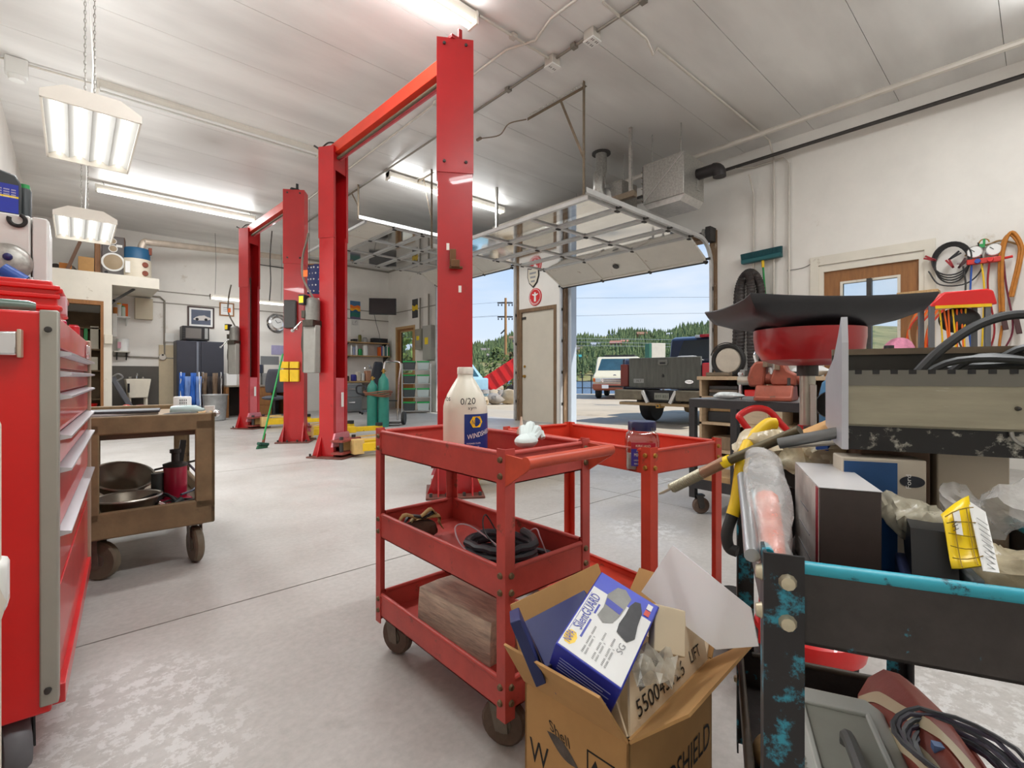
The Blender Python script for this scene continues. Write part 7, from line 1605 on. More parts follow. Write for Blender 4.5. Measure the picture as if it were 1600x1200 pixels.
# flag hung from a rope
def flag():
    a = pt(476, 413, 9.2); b_ = pt(495, 462, 9.2); root = T('flag', 'star and stripe flag hanging behind the red lift', 'flag', (a.x, a.y, 0), -YAW - R(10))
    w, h = .62, .9; zt = a.z
    rows = [[(w * i / 8, .03 * math.sin(i * 1.4 + j * .2), zt - h * j / 8 - .03 * i / 8) for i in range(9)] for j in range(9)]
    B().grid(rows[:6]).o('canton', C_('flag_navy', (48, 58, 112)), root, solid=.004, smooth=60)
    for k in range(5): B().grid([[Vector(q) + Vector((0, 0, 0)) for q in rows[5 + (k > 2)]], [Vector(q) + Vector((0, 0, -.08 * (k + 1))) for q in rows[5]]]).o('stripe', C_('flag_red', (186, 40, 52)) if k % 2 == 0 else paper, root, smooth=60) if False else None
    for k in range(5):
        B().grid([[Vector(q) + Vector((0, 0, -.075 * k)) for q in rows[5]], [Vector(q) + Vector((0, 0, -.075 * (k + 1))) for q in rows[5]]]).o('stripe', C_('flag_red', (186, 40, 52)) if k % 2 == 0 else paper, root, solid=.004, smooth=60)
    for j in range(5):
        for i in range(6):
            c = Vector(rows[j][i + 1]) * .5 + Vector(rows[j + 1][i + 1]) * .5 + Vector((.04 * (j % 2) - .02, -.008, 0)); n = 5
            B().add([c + Vector(((.022 if k % 2 == 0 else .01) * math.sin(k * math.pi / 5), 0, (.022 if k % 2 == 0 else .01) * math.cos(k * math.pi / 5))) for k in range(10)], [tuple(range(10))]).o('star', paper, root, smooth=0)
    B().cyl((-.1, 0, zt), (w + .1, 0, zt - .02), .012).o('pole', wood_d, root); B().cyl((.1, 0, zt), (.1, 0, CZ), .003, n=5).cyl((w - .1, 0, zt), (w - .1, 0, CZ), .003, n=5).o('string', steel_d, root)
flag()
# hanging switch cable near the far lift
root = tag(B().tube(curve([Vector((pt(425, 384, 11.2).x, pt(425, 384, 11.2).y, CZ)), pt(422, 400, 11.2), pt(423, 440, 11.2), pt(421, 470, 11.2)]), .012, 6).o('pendant_cable', steel_d), 'dark pendant cable hanging behind the far lift', 'cable')
tag(B().tube([Vector((3.34, 14.17, .0)), Vector((3.34, 14.17, 4.0)), Vector((4.6, 14.17, 4.0))], .02, 8).o('black_pipe', steel_d), 'thin black pipe bent along the far wall', 'pipe')
# ---------------------------------------------------------------- far right corner: shelves, television, desk, chair
ZS1, s1 = wshelf(543, 608, 533, .35, 'upper wooden shelf in the far corner', wood_l, 2); ZS2, s2 = wshelf(543, 610, 554.5, .35, 'lower wooden shelf in the far corner', wood_l, 2)
YS = YF - .3
def shelf_item(kind, name, label, cat, u0, u1, vh, z_, m, capm=None):
    a, b_ = onY(u0, 550, YS), onY(u1, 550, YS); w = b_.x - a.x; h = vh * 15.3 / FPX * 1.0
    if kind == 'can': r_ = small_can(name, label, (u0 + u1) / 2, 550, 15, z_, w / 2, h, m, capm, cat); r_.location = (a.x + w / 2, YS + .1, z_)
    else: tag(B().box(a.x, b_.x, YS, YS + .2, z_, z_ + h).o(name, m, bev=.006), label, cat)
shelf_item('can', 'wine_bottle', 'olive bottle on the upper corner shelf', 'bottle', 562, 567, 11, ZS1, mat('olive_glass', (110, 104, 40), .3)); shelf_item('box', 'stereo', 'black stereo on the upper corner shelf', 'stereo', 583, 606, 7, ZS1, black); shelf_item('can', 'helmet', 'grey round helmet on the upper corner shelf', 'helmet', 569, 576, 7, ZS1, grey, black); shelf_item('box', 'baseball_hat', 'black hat at the left of the upper corner shelf', 'hat', 552, 559, 4, ZS1, black)
for i, (u0, u1, vh, m, lb) in enumerate(((550, 553, 15, white, 'slim white bottle'), (553.5, 557, 13, mat('blue_white', (150, 160, 186), .5), 'blue white bottle'), (557.5, 561, 16, paper, 'tall white carton'), (562, 568, 10, greenp, 'short green jar'), (569, 577, 16, white, 'wide white tub'))): shelf_item('can', 'shelf_bottle', lb + ' on the lower corner shelf', 'bottle', u0, u1, vh, ZS2, m)
for i in range(7): shelf_item('box', 'manual', ['orange', 'blue', 'cream', 'grey', 'teal', 'white', 'green'][i] + ' manual in the row at the right shelf end', 'book', 594 + 2.1 * i, 595.8 + 2.1 * i, 14 + (i % 3), ZS2, [orange, blue, cream, grey, C_('b_teal', (40, 110, 116)), white, greenp][i])
D_ = pt(598, 479, 14.2); root = T('television', 'black flat television angled across the far corner', 'television', (D_.x, D_.y, D_.z), -YAW + R(6)); B().box(-.39, .39, -.03, .04, -.24, .24).o('cabinet', black, root, bev=.01); B().box(-.37, .37, -.033, -.028, -.21, .22).o('screen', mat('screen_dark', (24, 18, 22), .2), root, smooth=0); B().bar((0, .04, 0), (.0, .95, .05), .06, .05).o('wall_arm', steel_d, root); B().tube(curve([(-.25, .05, -.24), (-.2, .08, -.5), (-.12, .1, -.8), (-.1, .1, -1.0)]), .008, 5).o('power_cord', steel_d, root)
def fdesk():
    a, b_ = onY(526, 600, 13.4), onY(600, 600, 13.4); w = b_.x - a.x; root = T('work_desk', 'cluttered desk under the corner shelves', 'desk', (a.x, 13.3, 0)); B().box(0, w, 0, .85, .82, .86).o('top', wood_l, root, bev=.004)
    for x_ in (0, w - .05): B().box(x_, x_ + .05, .02, .83, 0, .82).o('side', grey, root, smooth=0)
    return a.x, w
ax_, aw_ = fdesk()
root = T('file_cabinet', 'grey two drawer file cabinet left of the black chair', 'cabinet', (onY(529, 600, 13.0).x, 12.85, 0))
for q, m_ in ((B().box(0, .62, .02, .42, .02, .8), grey),): q.o('body', m_, root, bev=.006)
for z_ in (.06, .43): d_ = B().box(.03, .59, 0, .02, z_, z_ + .34).o('drawer', mat('drawer_grey', (128, 132, 134), .45), root, bev=.005); B().box(.22, .4, -.02, 0, z_ + .2, z_ + .24).o('handle', chrome, d_, bev=.004)
for i, (u0, u1, vh, m, lb) in enumerate(((540, 546, 8, steel_d, 'dark motor part'), (551, 557, 10, C_('violet_tub', (60, 60, 150)), 'violet tub'), (558, 564, 14, cream, 'cream bottle'), (566, 570, 12, white, 'white bottle'), (572, 580, 16, C_('carton_tan', (190, 140, 110)), 'tan carton'))):
    a, b_ = onY(u0, 590, 13.5), onY(u1, 590, 13.5); tag(B().box(a.x, b_.x, 13.5, 13.65, .86, .86 + vh * 14.5 / FPX).o('desk_clutter', m, bev=.02), lb + ' among the clutter on the corner desk', 'clutter', 'clutter on the corner desk')
root = T('desk_lamp', 'bent grey desk lamp on the corner desk', 'lamp', (onY(572, 590, 13.8).x, 13.8, .86)); B().tube(curve([(0, 0, 0), (-.05, 0, .35), (.05, 0, .5), (.12, -.03, .42)]), .012, 7).o('arm', chrome, root); B().lathe([(.001, 0), (.03, 0), (.06, -.08), (.055, -.08), (.001, -.02)], (.12, -.03, .44), 16).o('shade', grey, root); B().lathe([(.001, 0), (.08, 0), (.08, .02), (.001, .02)], (0, 0, 0), 18).o('base', steel_d, root)
px_box('tool_board', 'yellow and violet tool board hanging on the far wall', 'tools', 530, 540, 542, 578, YF - .04, .03, mat('tool_mix', (196, 186, 168), .7, spot=(70, 60, 110), spot_amt=.6, spot_scale=6))
o = D.objects['tool_board']
for i in range(4): B().bar((-.08 + .05 * i, -.03, .62), (-.06 + .045 * i, -.03, .08), .03, .02).o('hanging_tool', [yellow, steel_d, C_('tool_violet', (70, 60, 140)), black][i], o, bev=.004)
p = pt(579, 640, 12.9); office_chair(p.x, p.y - .0, R(200), mat('chair_black', (44, 44, 50), .45, var=.1), 'black high backed office chair in the far corner', .52, .75, True)
px_box('milk_crate', 'grey milk crate on the floor left of the file cabinet', 'crate', 525, 626, 533, 642, 12.3, .35, mat('crate_grey', (120, 124, 130), .6, spot=(60, 62, 66), spot_amt=.5, spot_scale=20), 0)
# gas cylinders on a hand cart
def gas():
    p = fl(593, 668, 0); p = pt(593, 660, 9.6); root = T('cylinder_cart', 'chrome tube hand cart behind the teal cylinders', 'hand cart', (p.x + .2, p.y + .25, 0), -YAW)
    B().tube(curve([(.0, 0, .1), (.0, .0, .9), (.03, .02, 1.25), (.1, .02, 1.3), (.3, .02, 1.3), (.36, .02, 1.22), (.33, 0, .9), (.3, 0, .1)], 5), .018, 8).o('frame', chrome, root); B().box(-.05, .4, -.25, .02, .05, .07).o('toe_plate', steel_d, root, smooth=0)
    for s_ in (-.08, .42): B().lathe([(.01, -.03), (.13, -.03), (.14, 0), (.13, .03), (.01, .03)], (s_, .05, .14), 20, 'x').o('wheel', rubber, root)
    B().tube([(.0, 0, .5), (.32, 0, .5)], .014, 6).o('crossbar', steel_d, root)
    for k, (dx_, h_, lb) in enumerate(((-.14, 1.0, 'short teal gas cylinder wrapped with brown hose'), (.08, 1.15, 'tall teal gas cylinder standing in the hand cart'))):
        c = T('gas_cylinder', lb, 'gas cylinder', (p.x + dx_ * RT[0], p.y + dx_ * RT[1], 0)); B().lathe([(.001, .0), (.1, .0), (.105, .02), (.105, h_ * .74), (.09, h_ * .82), (.04, h_ * .88), (.03, h_ * .92), (.001, h_ * .92)], (0, 0, 0), 24).o('shell', mat('gas_teal', (44, 128, 112), .4, var=.12), c)
        B().cyl((0, 0, h_ * .9), (0, 0, h_), .022).cyl((-.04, 0, h_ * .96), (.05, 0, h_ * .96), .014).o('valve', brass, c)
    hq = T('gas_hose', 'brown welding hose coiled round the teal cylinders', 'hose', (p.x, p.y, .0), -YAW)
    for i in range(4): B().tube([(-.03 + (.25 + .01 * i) * math.cos(t), (.15 + .01 * i) * math.sin(t), .62 + .025 * i + .02 * math.sin(t * 2 + i)) for t in (6.2832 * k / 24 for k in range(24))], .014, 6, True).o('hose_loop', mat('hose_brown', (132, 86, 62), .6, var=.2), hq)
gas()
# green lidded bins on a wire rack
def rack():
    a, b_ = pt(628, 640, 13.0), pt(671, 640, 12.6); root = T('wire_rack', 'white wire rack holding green lidded bins', 'rack', (a.x, a.y, 0), -YAW + R(10)); w, h = .76, 1.35
    wm = mat('wire_white', (206, 206, 204), .4, .3)
    for x_ in (0, w):
        for y_ in (0, .4): B().cyl((x_, y_, 0), (x_, y_, h), .012, n=8).o('upright', wm, root)
    for k in range(4):
        z_ = .06 + .37 * k
        B().tube([(0, 0, z_), (w, 0, z_), (w, .4, z_), (0, .4, z_)], .008, 6, True).o('shelf_frame', wm, root)
        for i in range(7): B().cyl((w * (i + .5) / 7, 0, z_), (w * (i + .5) / 7, .4, z_), .004, n=5).o('shelf_wire', wm, root)
        for i in range(2):
            bx = T('storage_bin', ['dark', 'clear'][i] + ' bin with green lid on the ' + ['lowest', 'second', 'third', 'top'][k] + ' rack level', 'bin', root.matrix_basis @ Vector((.03 + i * (w / 2 - .01), .03, z_ + .01)), -YAW + R(10))
            B().prism([(.02, 0), (.3, 0), (.325, .2), (0, .2)], 'y', 0, .34).o('tub', mat('bin_dark', (58, 64, 66), .4) if i == 0 else mat('bin_clear', (178, 190, 188), .35), bx, bev=.01); B().box(-.01, .335, -.01, .35, .2, .235).o('lid', mat('bin_green', (32, 170, 84), .4), bx, bev=.01)
rack()
# electrical panels on the bay wall by the corner door
for (u0, v0, u1, v1, lb, m) in ((655, 515, 665, 546, 'narrow grey electrical panel with warning label', mat('panel_tan', (150, 146, 132), .5)), (667, 510, 680, 562, 'tall grey breaker panel next to the far bay', mat('panel_grey', (164, 162, 154), .5))):
    a, b_ = onX(u1, v1, XW), onX(u0, v0, XW); root = T('electrical_panel', lb, 'electrical panel', (XW - .003, b_.y, a.z), R(-90)); w, h = b_.y - a.y, b_.z - a.z
    B().box(0, w, -.14, 0, 0, h).o('box', m, root, bev=.006); B().box(.03, w - .03, -.15, -.14, .05, h - .05).o('door', m, root, bev=.004); B().box(w * .3, w * .7, -.154, -.15, h * .45, h * .65).o('label', MATS['label_yellow'], root, smooth=0); B().cyl((w / 2, -.07, h), (w / 2, -.07, h + .9), .025, n=8).o('riser', cond_d, root)
px_box('wall_speaker', 'tiny white sensor high on the far wall', 'sensor', 536, 420, 542, 428, YF - .06, .06, white)
# badge signs on the wall above the beige door
p = onX(834, 432, XW); root = T('shield_sign', 'cream shield shaped sign high beside the door track', 'sign', (XW - .015, p.y, p.z), R(-90)); 
def shield(s_): return [(-.17 * s_, .2 * s_), (-.06 * s_, .17 * s_), (0, .21 * s_), (.06 * s_, .17 * s_), (.17 * s_, .2 * s_), (.18 * s_, .0), (.12 * s_, -.15 * s_), (0, -.25 * s_), (-.12 * s_, -.15 * s_), (-.18 * s_, 0)]
B().prism(shield(1), 'y', -.01, .01).o('border', ink, root, smooth=0); B().prism(shield(.88), 'y', -.014, -.009).o('face', cream, root, smooth=0)
for i in range(3): B().box(-.1 + .02 * i, .1 - .02 * i, -.017, -.013, .05 - .09 * i, .09 - .09 * i).o('mark', mat('fine_print', (150, 150, 152), .7), root, smooth=0)
p = onX(837, 464, XW); root = T('round_sign', 'round red sign with a white figure above the beige door', 'sign', (XW - .01, p.y, p.z), R(-90)); B().lathe([(.001, -.01), (.19, -.01), (.19, .01), (.001, .01)], (0, 0, 0), 36, 'y').o('disc', mat('sign_red', (206, 44, 48), .5), root)
B().tube([(.165 * math.cos(t), -.012, .165 * math.sin(t)) for t in (6.2832 * i / 36 for i in range(36))], .006, 4, True).o('ring', paper, root); B().prism([(-.03, -.1), (.03, -.1), (.025, .02), (.09, .05), (.085, .07), (.02, .06), (.025, .1), (-.025, .1), (-.02, .06), (-.085, .07), (-.09, .05), (-.025, .02)], 'y', -.014, -.01).o('figure', paper, root, smooth=0)
for a in range(10): t = R(200 + 14 * a); B().ob((.145 * math.cos(t), -.012, .145 * math.sin(t)), (.012, .003, .018), (0, -t - math.pi / 2, 0)).o('letter_mark', paper, root, smooth=0)
# ---------------------------------------------------------------- outside
yard = mat('dusty_asphalt', (196, 180, 154), .85, var=.16, scale=.6, spot=(164, 150, 130), spot_amt=.3, spot_scale=.9)
def cam_xy(r, d): return Vector((FW[0] * d + RT[0] * r, FW[1] * d + RT[1] * r, 0))
q = B(); rows = []
for d_, z_ in ((5, -.04), (20, -.06), (31, -.08), (34, -.5), (40, -2.2)):
    rows.append([cam_xy(r_, d_) + Vector((0, 0, z_)) for r_ in (-60, -30, -12, 0, 12, 30, 60, 90)])
rows2 = []
g = B()
g.add([(XW + .2, -40, -.05), (70, -40, -.05), (70, -5, -.05), (26, 15.5, -.05), (13, 28, -.05), (XW + .2, 60, -.05)], [(0, 1, 2, 3, 4, 5)])
st(g.o('ground', yard, smooth=0, rec=False), 'dusty asphalt yard in front of the bays')
bank = B(); edge = [(70, -5), (26, 15.5), (13, 28), (7.7, 60)]
bank.grid([[(x_, y_, -.05) for x_, y_ in edge], [(x_ + 5, y_ + 6, -1.6) for x_, y_ in edge]]); st(bank.o('bank', mat('bank_dirt', (168, 138, 98), .9, var=.3, scale=.6), smooth=0, rec=False), 'tan dirt bank along the water')
st(B().box(XW + .2, XW + 2.2, 2.8, 12, -.3, -.02).o('apron', mat('apron_concrete', (186, 176, 160), .8, var=.1, scale=1), smooth=0, rec=False), 'concrete apron in front of the bays')
st(B().box(XW + .2, XW + 1.2, YB, YF + .5, CZ + .05, CZ + .2).o('sun_block_eave', mat('eave_brown', (120, 104, 88), .7), smooth=0, rec=False), 'unseen roof overhang added to keep sun off the bay floor')  # overhang out of view, added to block sun from entering the bays
lk = mat('lake_water', (74, 112, 160), .18, var=.12, scale=.02, bump=.15, bscale=.6)
a_, b_, c_, d_ = cam_xy(-160, 20), cam_xy(260, 20), cam_xy(420, 320), cam_xy(-320, 320)
st(B().add([tuple(p)[:2] + (-1.5,) for p in (a_, b_, c_, d_)], [(0, 1, 2, 3)]).o('lake', lk, smooth=0, rec=False), 'blue lake behind the yard')
CR = [(-400, 545), (300, 540), (650, 548), (690, 547), (740, 536), (770, 533), (800, 521), (830, 523), (883, 528), (920, 520), (980, 514), (1040, 517), (1062, 509), (1105, 503), (1200, 496), (1400, 502), (1800, 522), (2600, 540)]
def crest(u):
    for (u0, v0), (u1, v1) in zip(CR, CR[1:]):
        if u0 <= u <= u1: return v0 + (v1 - v0) * (u - u0) / (u1 - u0)
    return 545
def hillz(u, t):
    top = 1 + (HY - crest(u) - 8) * 520 / FPX
    return -1.6 + (top + 1.6) * (t ** .8) + 2.2 * math.sin(u * .045 + t * 7) * t * (1 - t) + 1.4 * math.sin(u * .11 + 3) * t * (1 - t)
us = list(range(-200, 2401, 25))
rows = [[Vector((*[c * (270 + 250 * t) for c in ray(u)], hillz(u, t))) for u in us] for t in (0, .05, .12, .2, .3, .4, .5, .6, .7, .8, .9, 1.0)]
rows.append([Vector((*[c * 640 for c in ray(u)], 0)) for u in us])
hill = st(B().grid(rows).o('hillside', mat('hill_grass', (150, 142, 92), .95, var=.3, scale=.03, spot=(104, 112, 64), spot_amt=.5, spot_scale=.05), smooth=60, rec=False), 'grassy hillside beyond the lake')
f = B(); rd = random.Random(11)
for i in range(7000):
    u = rd.uniform(560, 1200); t = rd.random() ** .85; 
    if math.sin(u * .07 + t * 9) + math.sin(u * .023 - t * 5) < -.95: continue
    d_ = 270 + 250 * t; c = ray(u); x_, y_, z_ = c[0] * d_, c[1] * d_, hillz(u, t); h = rd.uniform(4.5, 10) * (.7 + .3 * t); r_ = h * rd.uniform(.2, .3); n = 5; k = len(f.v); a0 = rd.random() * 6
    for lv, (zz, rr) in enumerate(((.05, 1), (.45, .62))):
        k = len(f.v); f.v += [(x_ + r_ * rr * math.cos(a0 + 6.283 * j / n), y_ + r_ * rr * math.sin(a0 + 6.283 * j / n), z_ + h * zz) for j in range(n)] + [(x_, y_, z_ + h * (.62 if lv == 0 else 1))]
        f.f += [(k + j, k + (j + 1) % n, k + n) for j in range(n)]
fo = f.o('pine_forest', mat('pine_green', (104, 120, 76), .9, var=.5, scale=.08), smooth=0, rec=False); fo['kind'] = 'stuff'; fo['label'] = 'dark green pine forest covering the far hillside'; fo['category'] = 'forest'
def house(u, t, w, h, wall_c, roof_c, label, rz):
    d_ = 270 + 250 * t; c = ray(u); p = Vector((c[0] * d_, c[1] * d_, hillz(u, t) + 1)); root = T('hill_house', label, 'house', p, rz, 'houses on the hillside'); w *= .55; h *= .6
    wm = mat('hw%d%d%d' % wall_c, wall_c, .8); rm = mat('hr%d%d%d' % roof_c, roof_c, .7); dd = w * .7
    B().box(-w / 2, w / 2, -dd / 2, dd / 2, -4, h).o('wall', wm, root, smooth=0)
    B().prism([(-dd * .6, h), (dd * .6, h), (0, h + w * .28)], 'x', -w * .56, w * .56).o('roof', rm, root, smooth=0)
    for i in range(3):
        q = B().box(-w * .35 + i * w * .28, -w * .2 + i * w * .28, -dd / 2 - .1, -dd / 2 + .1, h * .35, h * .75).o('window', mat('house_glass', (70, 80, 92), .2), root, smooth=0)
for k, (u, t, w, h, wc, rc, lb) in enumerate((
    (898, .36, 13, 6, (196, 176, 120), (120, 112, 100), 'tan house low on the hill left of the van'), (901, .22, 11, 4, (70, 130, 130), (60, 150, 150), 'teal roofed house below the tan house'),
    (930, .42, 12, 6, (196, 196, 196), (160, 164, 170), 'grey white house above the van hood'), (962, .4, 14, 6, (150, 110, 90), (176, 120, 100), 'brown red house above the van windshield'),
    (976, .46, 10, 6, (184, 150, 112), (190, 130, 110), 'tan house just right of the brown red one'), (1003, .72, 16, 7, (178, 132, 90), (150, 110, 84), 'large tan house near the ridge'),
    (1047, .7, 10, 7, (236, 236, 236), (200, 200, 200), 'white house near the ridge beside the cab'), (955, .78, 10, 5, (120, 120, 124), (96, 104, 116), 'grey house at the ridge above the van'),
    (758, .5, 12, 6, (200, 190, 176), (130, 120, 112), 'pale house on the hill left of the power pole'), (803, .62, 14, 9, (206, 176, 130), (140, 110, 84), 'tall tan house right of the power pole'), (767, .35, 10, 4, (196, 190, 180), (150, 140, 132), 'low pale house above the red dump bed'))):
    house(u, t, w, h, wc, rc, lb, math.atan2(ray(u)[1], ray(u)[0]) - math.pi / 2 + R(12 * ((k % 3) - 1)))
# power pole with two cross arms
def pole():
    p = pt(790, 588, 50); root = T('power_pole', 'tall wooden power pole with two crossarms', 'pole', (p.x, p.y, -1), -YAW)
    B().cyl((0, 0, 0), (.0, 0, 10.1), .17, .12, n=10).o('mast', mat('pole_wood', (176, 128, 76), .8, var=.2, scale=3), root)
    for z_ in (9.6, 8.15):
        B().bar((-.85, 0, z_), (.75, 0, z_), .12, .14).o('crossarm', steel_d, root)
        for x_ in (-.75, -.4, .35, .68): B().lathe([(.001, 0), (.07, 0), (.05, .1), (.08, .16), (.001, .22)], (x_, 0, z_ - .32), 8).o('insulator', steel_d, root)
    B().bar((-.5, 0, 6.4), (.0, 0, 6.9), .1, .14).o('brace_arm', steel_d, root)
    for k, (z_, x_) in enumerate(((9.75, .6), (8.3, -.7), (8.3, .6))): B().tube([(x_, 0, z_), (x_ - 20, 4, z_ - .8 + .1 * k), (x_ - 45, 9, z_ + .2)], .012, 4).o('wire', steel_d, root)
pole()
root = T('power_lines', 'thin power lines crossing above the pickup', 'wires', (0, 0, 0))
for k, (v0, v1) in enumerate(((464, 466), (492, 490), (525, 535), (530, 542), (536, 546))): B().tube([pt(890, v0 + 4 if k > 1 else v0 + 2, 60), pt(1000, (v0 + v1) / 2, 62), pt(1180, v1 - 2, 64)], .018, 4).o('line', steel_d if k < 2 else mat('line_pale', (196, 196, 196), .5), root)
p0, p1 = pt(890, 600, 60), pt(1180, 600, 64); 
for k, (p_, v_) in enumerate(((pt(890, 466, 60), 0), (pt(1180, 462, 64), 0))): B().cyl((p_.x, p_.y, -2), (p_.x, p_.y, p_.z + .2), .12, n=8).o('support_pole', MATS['pole_wood'], root) if k == 1 else None
# railing along the water
root = T('railing', 'dark metal railing along the lake edge', 'railing', (0, 0, 0)); rs = [pt(840 + 14 * i, 612, 29.5) for i in range(9)]
for p_ in rs: B().cyl((p_.x, p_.y, -.06), (p_.x, p_.y, 1.1), .035, n=6).o('post', black, root)
for z_ in (.3, .7, 1.08): B().tube([(p_.x, p_.y, z_) for p_ in rs], .025, 5).o('rail', black, root)
# ---------------------------------------------------------------- dark pickup seen from behind
def wheel(parent, p, r_, w_, m=None):
    c = B().lathe([(r_ * .55, -w_ / 2), (r_ * .92, -w_ / 2), (r_, -w_ * .3), (r_, w_ * .3), (r_ * .92, w_ / 2), (r_ * .55, w_ / 2)], p, 26, 'y').o('tire', rubber, parent); B().lathe([(.001, -w_ * .42), (r_ * .56, -w_ * .42), (r_ * .56, w_ * .42), (.001, w_ * .42)], p, 20, 'y').o('rim', m or alu, c); return c
def pickup():
    p = cam_xy(0, 0) + pt(1036, 600, 9.9); root = T('pickup_truck', 'dusty dark pickup truck parked with its tailgate to the bay', 'pickup truck', (p.x, p.y, -.04), R(5))
    nb = mat('pickup_navy', (36, 46, 70), .35, var=.1, coat=.5); dust = mat('dusty_tailgate', (98, 99, 92), .6, var=.3, scale=3, streak=(6, 6, .7)); dirt_b = mat('muddy_bumper', (112, 104, 88), .6, .2, var=.35, scale=6)
    W2 = .98
    B().box(.06, 2.25, -W2, -W2 + .08, .72, 1.42).o('bed_side', nb, root, bev=.03); B().box(.06, 2.25, W2 - .08, W2, .72, 1.42).o('bed_side', nb, root, bev=.03); B().box(.06, 2.25, -W2 + .08, W2 - .08, .78, .84).o('bed_floor', nb, root, smooth=0); B().box(2.2, 2.26, -W2, W2, .8, 1.42).o('bed_front', nb, root, smooth=0)
    tg = B().box(0, .06, -.78, .78, .8, 1.43).o('tailgate', dust, root, bev=.015)
    B().prism([(-.09, 1.27), (.09, 1.27), (.11, 1.31), (.09, 1.38), (-.09, 1.38), (-.11, 1.31)], 'x', -.02, .0).o('latch_bezel', mat('latch_grey', (120, 120, 112), .5), tg, bev=.006); B().box(-.026, -.01, -.06, .06, 1.29, 1.33).o('latch_slot', black, tg, smooth=0)
    B().lathe([(.001, -.015), (.085, -.015), (.09, 0), (.001, 0)], (0, -.55, .93), 22, 'x', 1, .45).o('oval_emblem', chrome, tg)
    text('Ford', mat('fine_print', (150, 150, 152), .7), tg, (-.017, -.5, .92), (0, -1, 0), (0, 0, 1), .03, .1)
    B().box(-.012, 0, .42, .66, .9, .99).o('badge', mat('badge_silver', (150, 150, 146), .4, .4), tg, bev=.003); text('XLT', ink, tg, (-.013, .6, .925), (0, -1, 0), (0, 0, 1), .04, .12); B().prism([(.02, 1.02), (-.02, 1.02), (-.03, 1.05), (.0, 1.09), (.02, 1.06)], 'x', -.01, 0).o('key_lock', black, tg, smooth=0)
    for s_ in (-1, 1): B().box(-.01, .1, min(s_ * .8, s_ * .985), max(s_ * .8, s_ * .985), .82, 1.3).o('tail_lamp', mat('lamp_red', (206, 40, 50), .25) if s_ < 0 else mat('lamp_brown', (120, 50, 40), .4), root, bev=.02)
    bp = B().box(-.24, .02, -1.0, -.36, .55, .76).o('bumper', dirt_b, root, bev=.03); B().box(-.24, .02, .36, 1.0, .55, .76).o('bumper', dirt_b, root, bev=.03); B().box(-.05, .02, -.4, .4, .52, .76).o('bumper_step', black, root, smooth=0)
    B().bar((-.2, .36, .74), (-.2, .24, .5), .05, .06).o('step_side', alu, root); B().bar((-.2, -.36, .74), (-.2, -.24, .5), .05, .06).o('step_side', alu, root)
    pl = B().box(-.07, -.055, -.16, .16, .56, .7).o('licence_plate', mat('plate_grey', (150, 152, 140), .5, var=.15, scale=20), root, bev=.004); text('BYF 831', mat('plate_ink', (70, 80, 70), .6), pl, (-.071, .13, .6), (0, -1, 0), (0, 0, 1), .06, .26)
    B().box(-.2, .1, -.9, .9, .44, .5).o('hitch_beam', mat('hitch_rust', (150, 128, 96), .7, var=.2), root, bev=.01); B().box(-.24, .0, -.04, .04, .4, .48).o('receiver', brass, root, bev=.004); B().box(-.245, -.23, -.022, .022, .42, .46).o('receiver_hole', black, root, smooth=0)
    # cab
    cb = B(); prof = [(2.3, .7), (2.3, 1.45), (2.42, 1.98), (2.6, 2.04), (3.5, 2.04), (4.0, 1.5), (5.4, 1.36), (5.5, .7)]
    B().prism(prof, 'y', -.94, .94).o('cab', nb, root, bev=.05, seg=3)
    B().add([(2.318, -.72, 1.47), (2.318, .72, 1.47), (2.428, .6, 1.93), (2.428, -.6, 1.93)], [(0, 1, 2, 3)]).o('rear_window', mat('dark_glass', (26, 36, 40), .08, spec=.8), root, smooth=0).location = (-.02, 0, 0)
    B().bar((2.3, -.1, 1.47), (2.405, -.1, 1.93), .03, .02).o('window_divider', chrome, root); B().box(2.36, 2.46, -.18, .18, 1.99, 2.06).o('third_brake_lamp', mat('lamp_red', (206, 40, 50), .25), root, bev=.008); B().box(2.36, 2.45, .18, .3, 1.99, 2.05).o('cargo_lamp', white, root, bev=.008)
    B().ball((1.9, .3, 1.42), .28, 12, (.8, 1.3, .4), .15, 5).o('cargo_tarp', mat('tarp_grey', (170, 168, 160), .8), root)
    for x_ in (1.15, 4.6):
        for s_ in (-1, 1): wheel(root, (x_, s_ * .82, .4), .4, .26)
    B().box(.2, 5.2, -.7, .7, .42, .7).o('chassis', mat('chassis_dark', (52, 46, 40), .8), root, smooth=0); B().lathe([(.001, -.15), (.13, -.1), (.15, 0), (.13, .1), (.001, .15)], (1.15, -.1, .38), 14, 'y').o('differential', mat('hitch_rust', (150, 128, 96), .7, var=.2), root)
pickup()
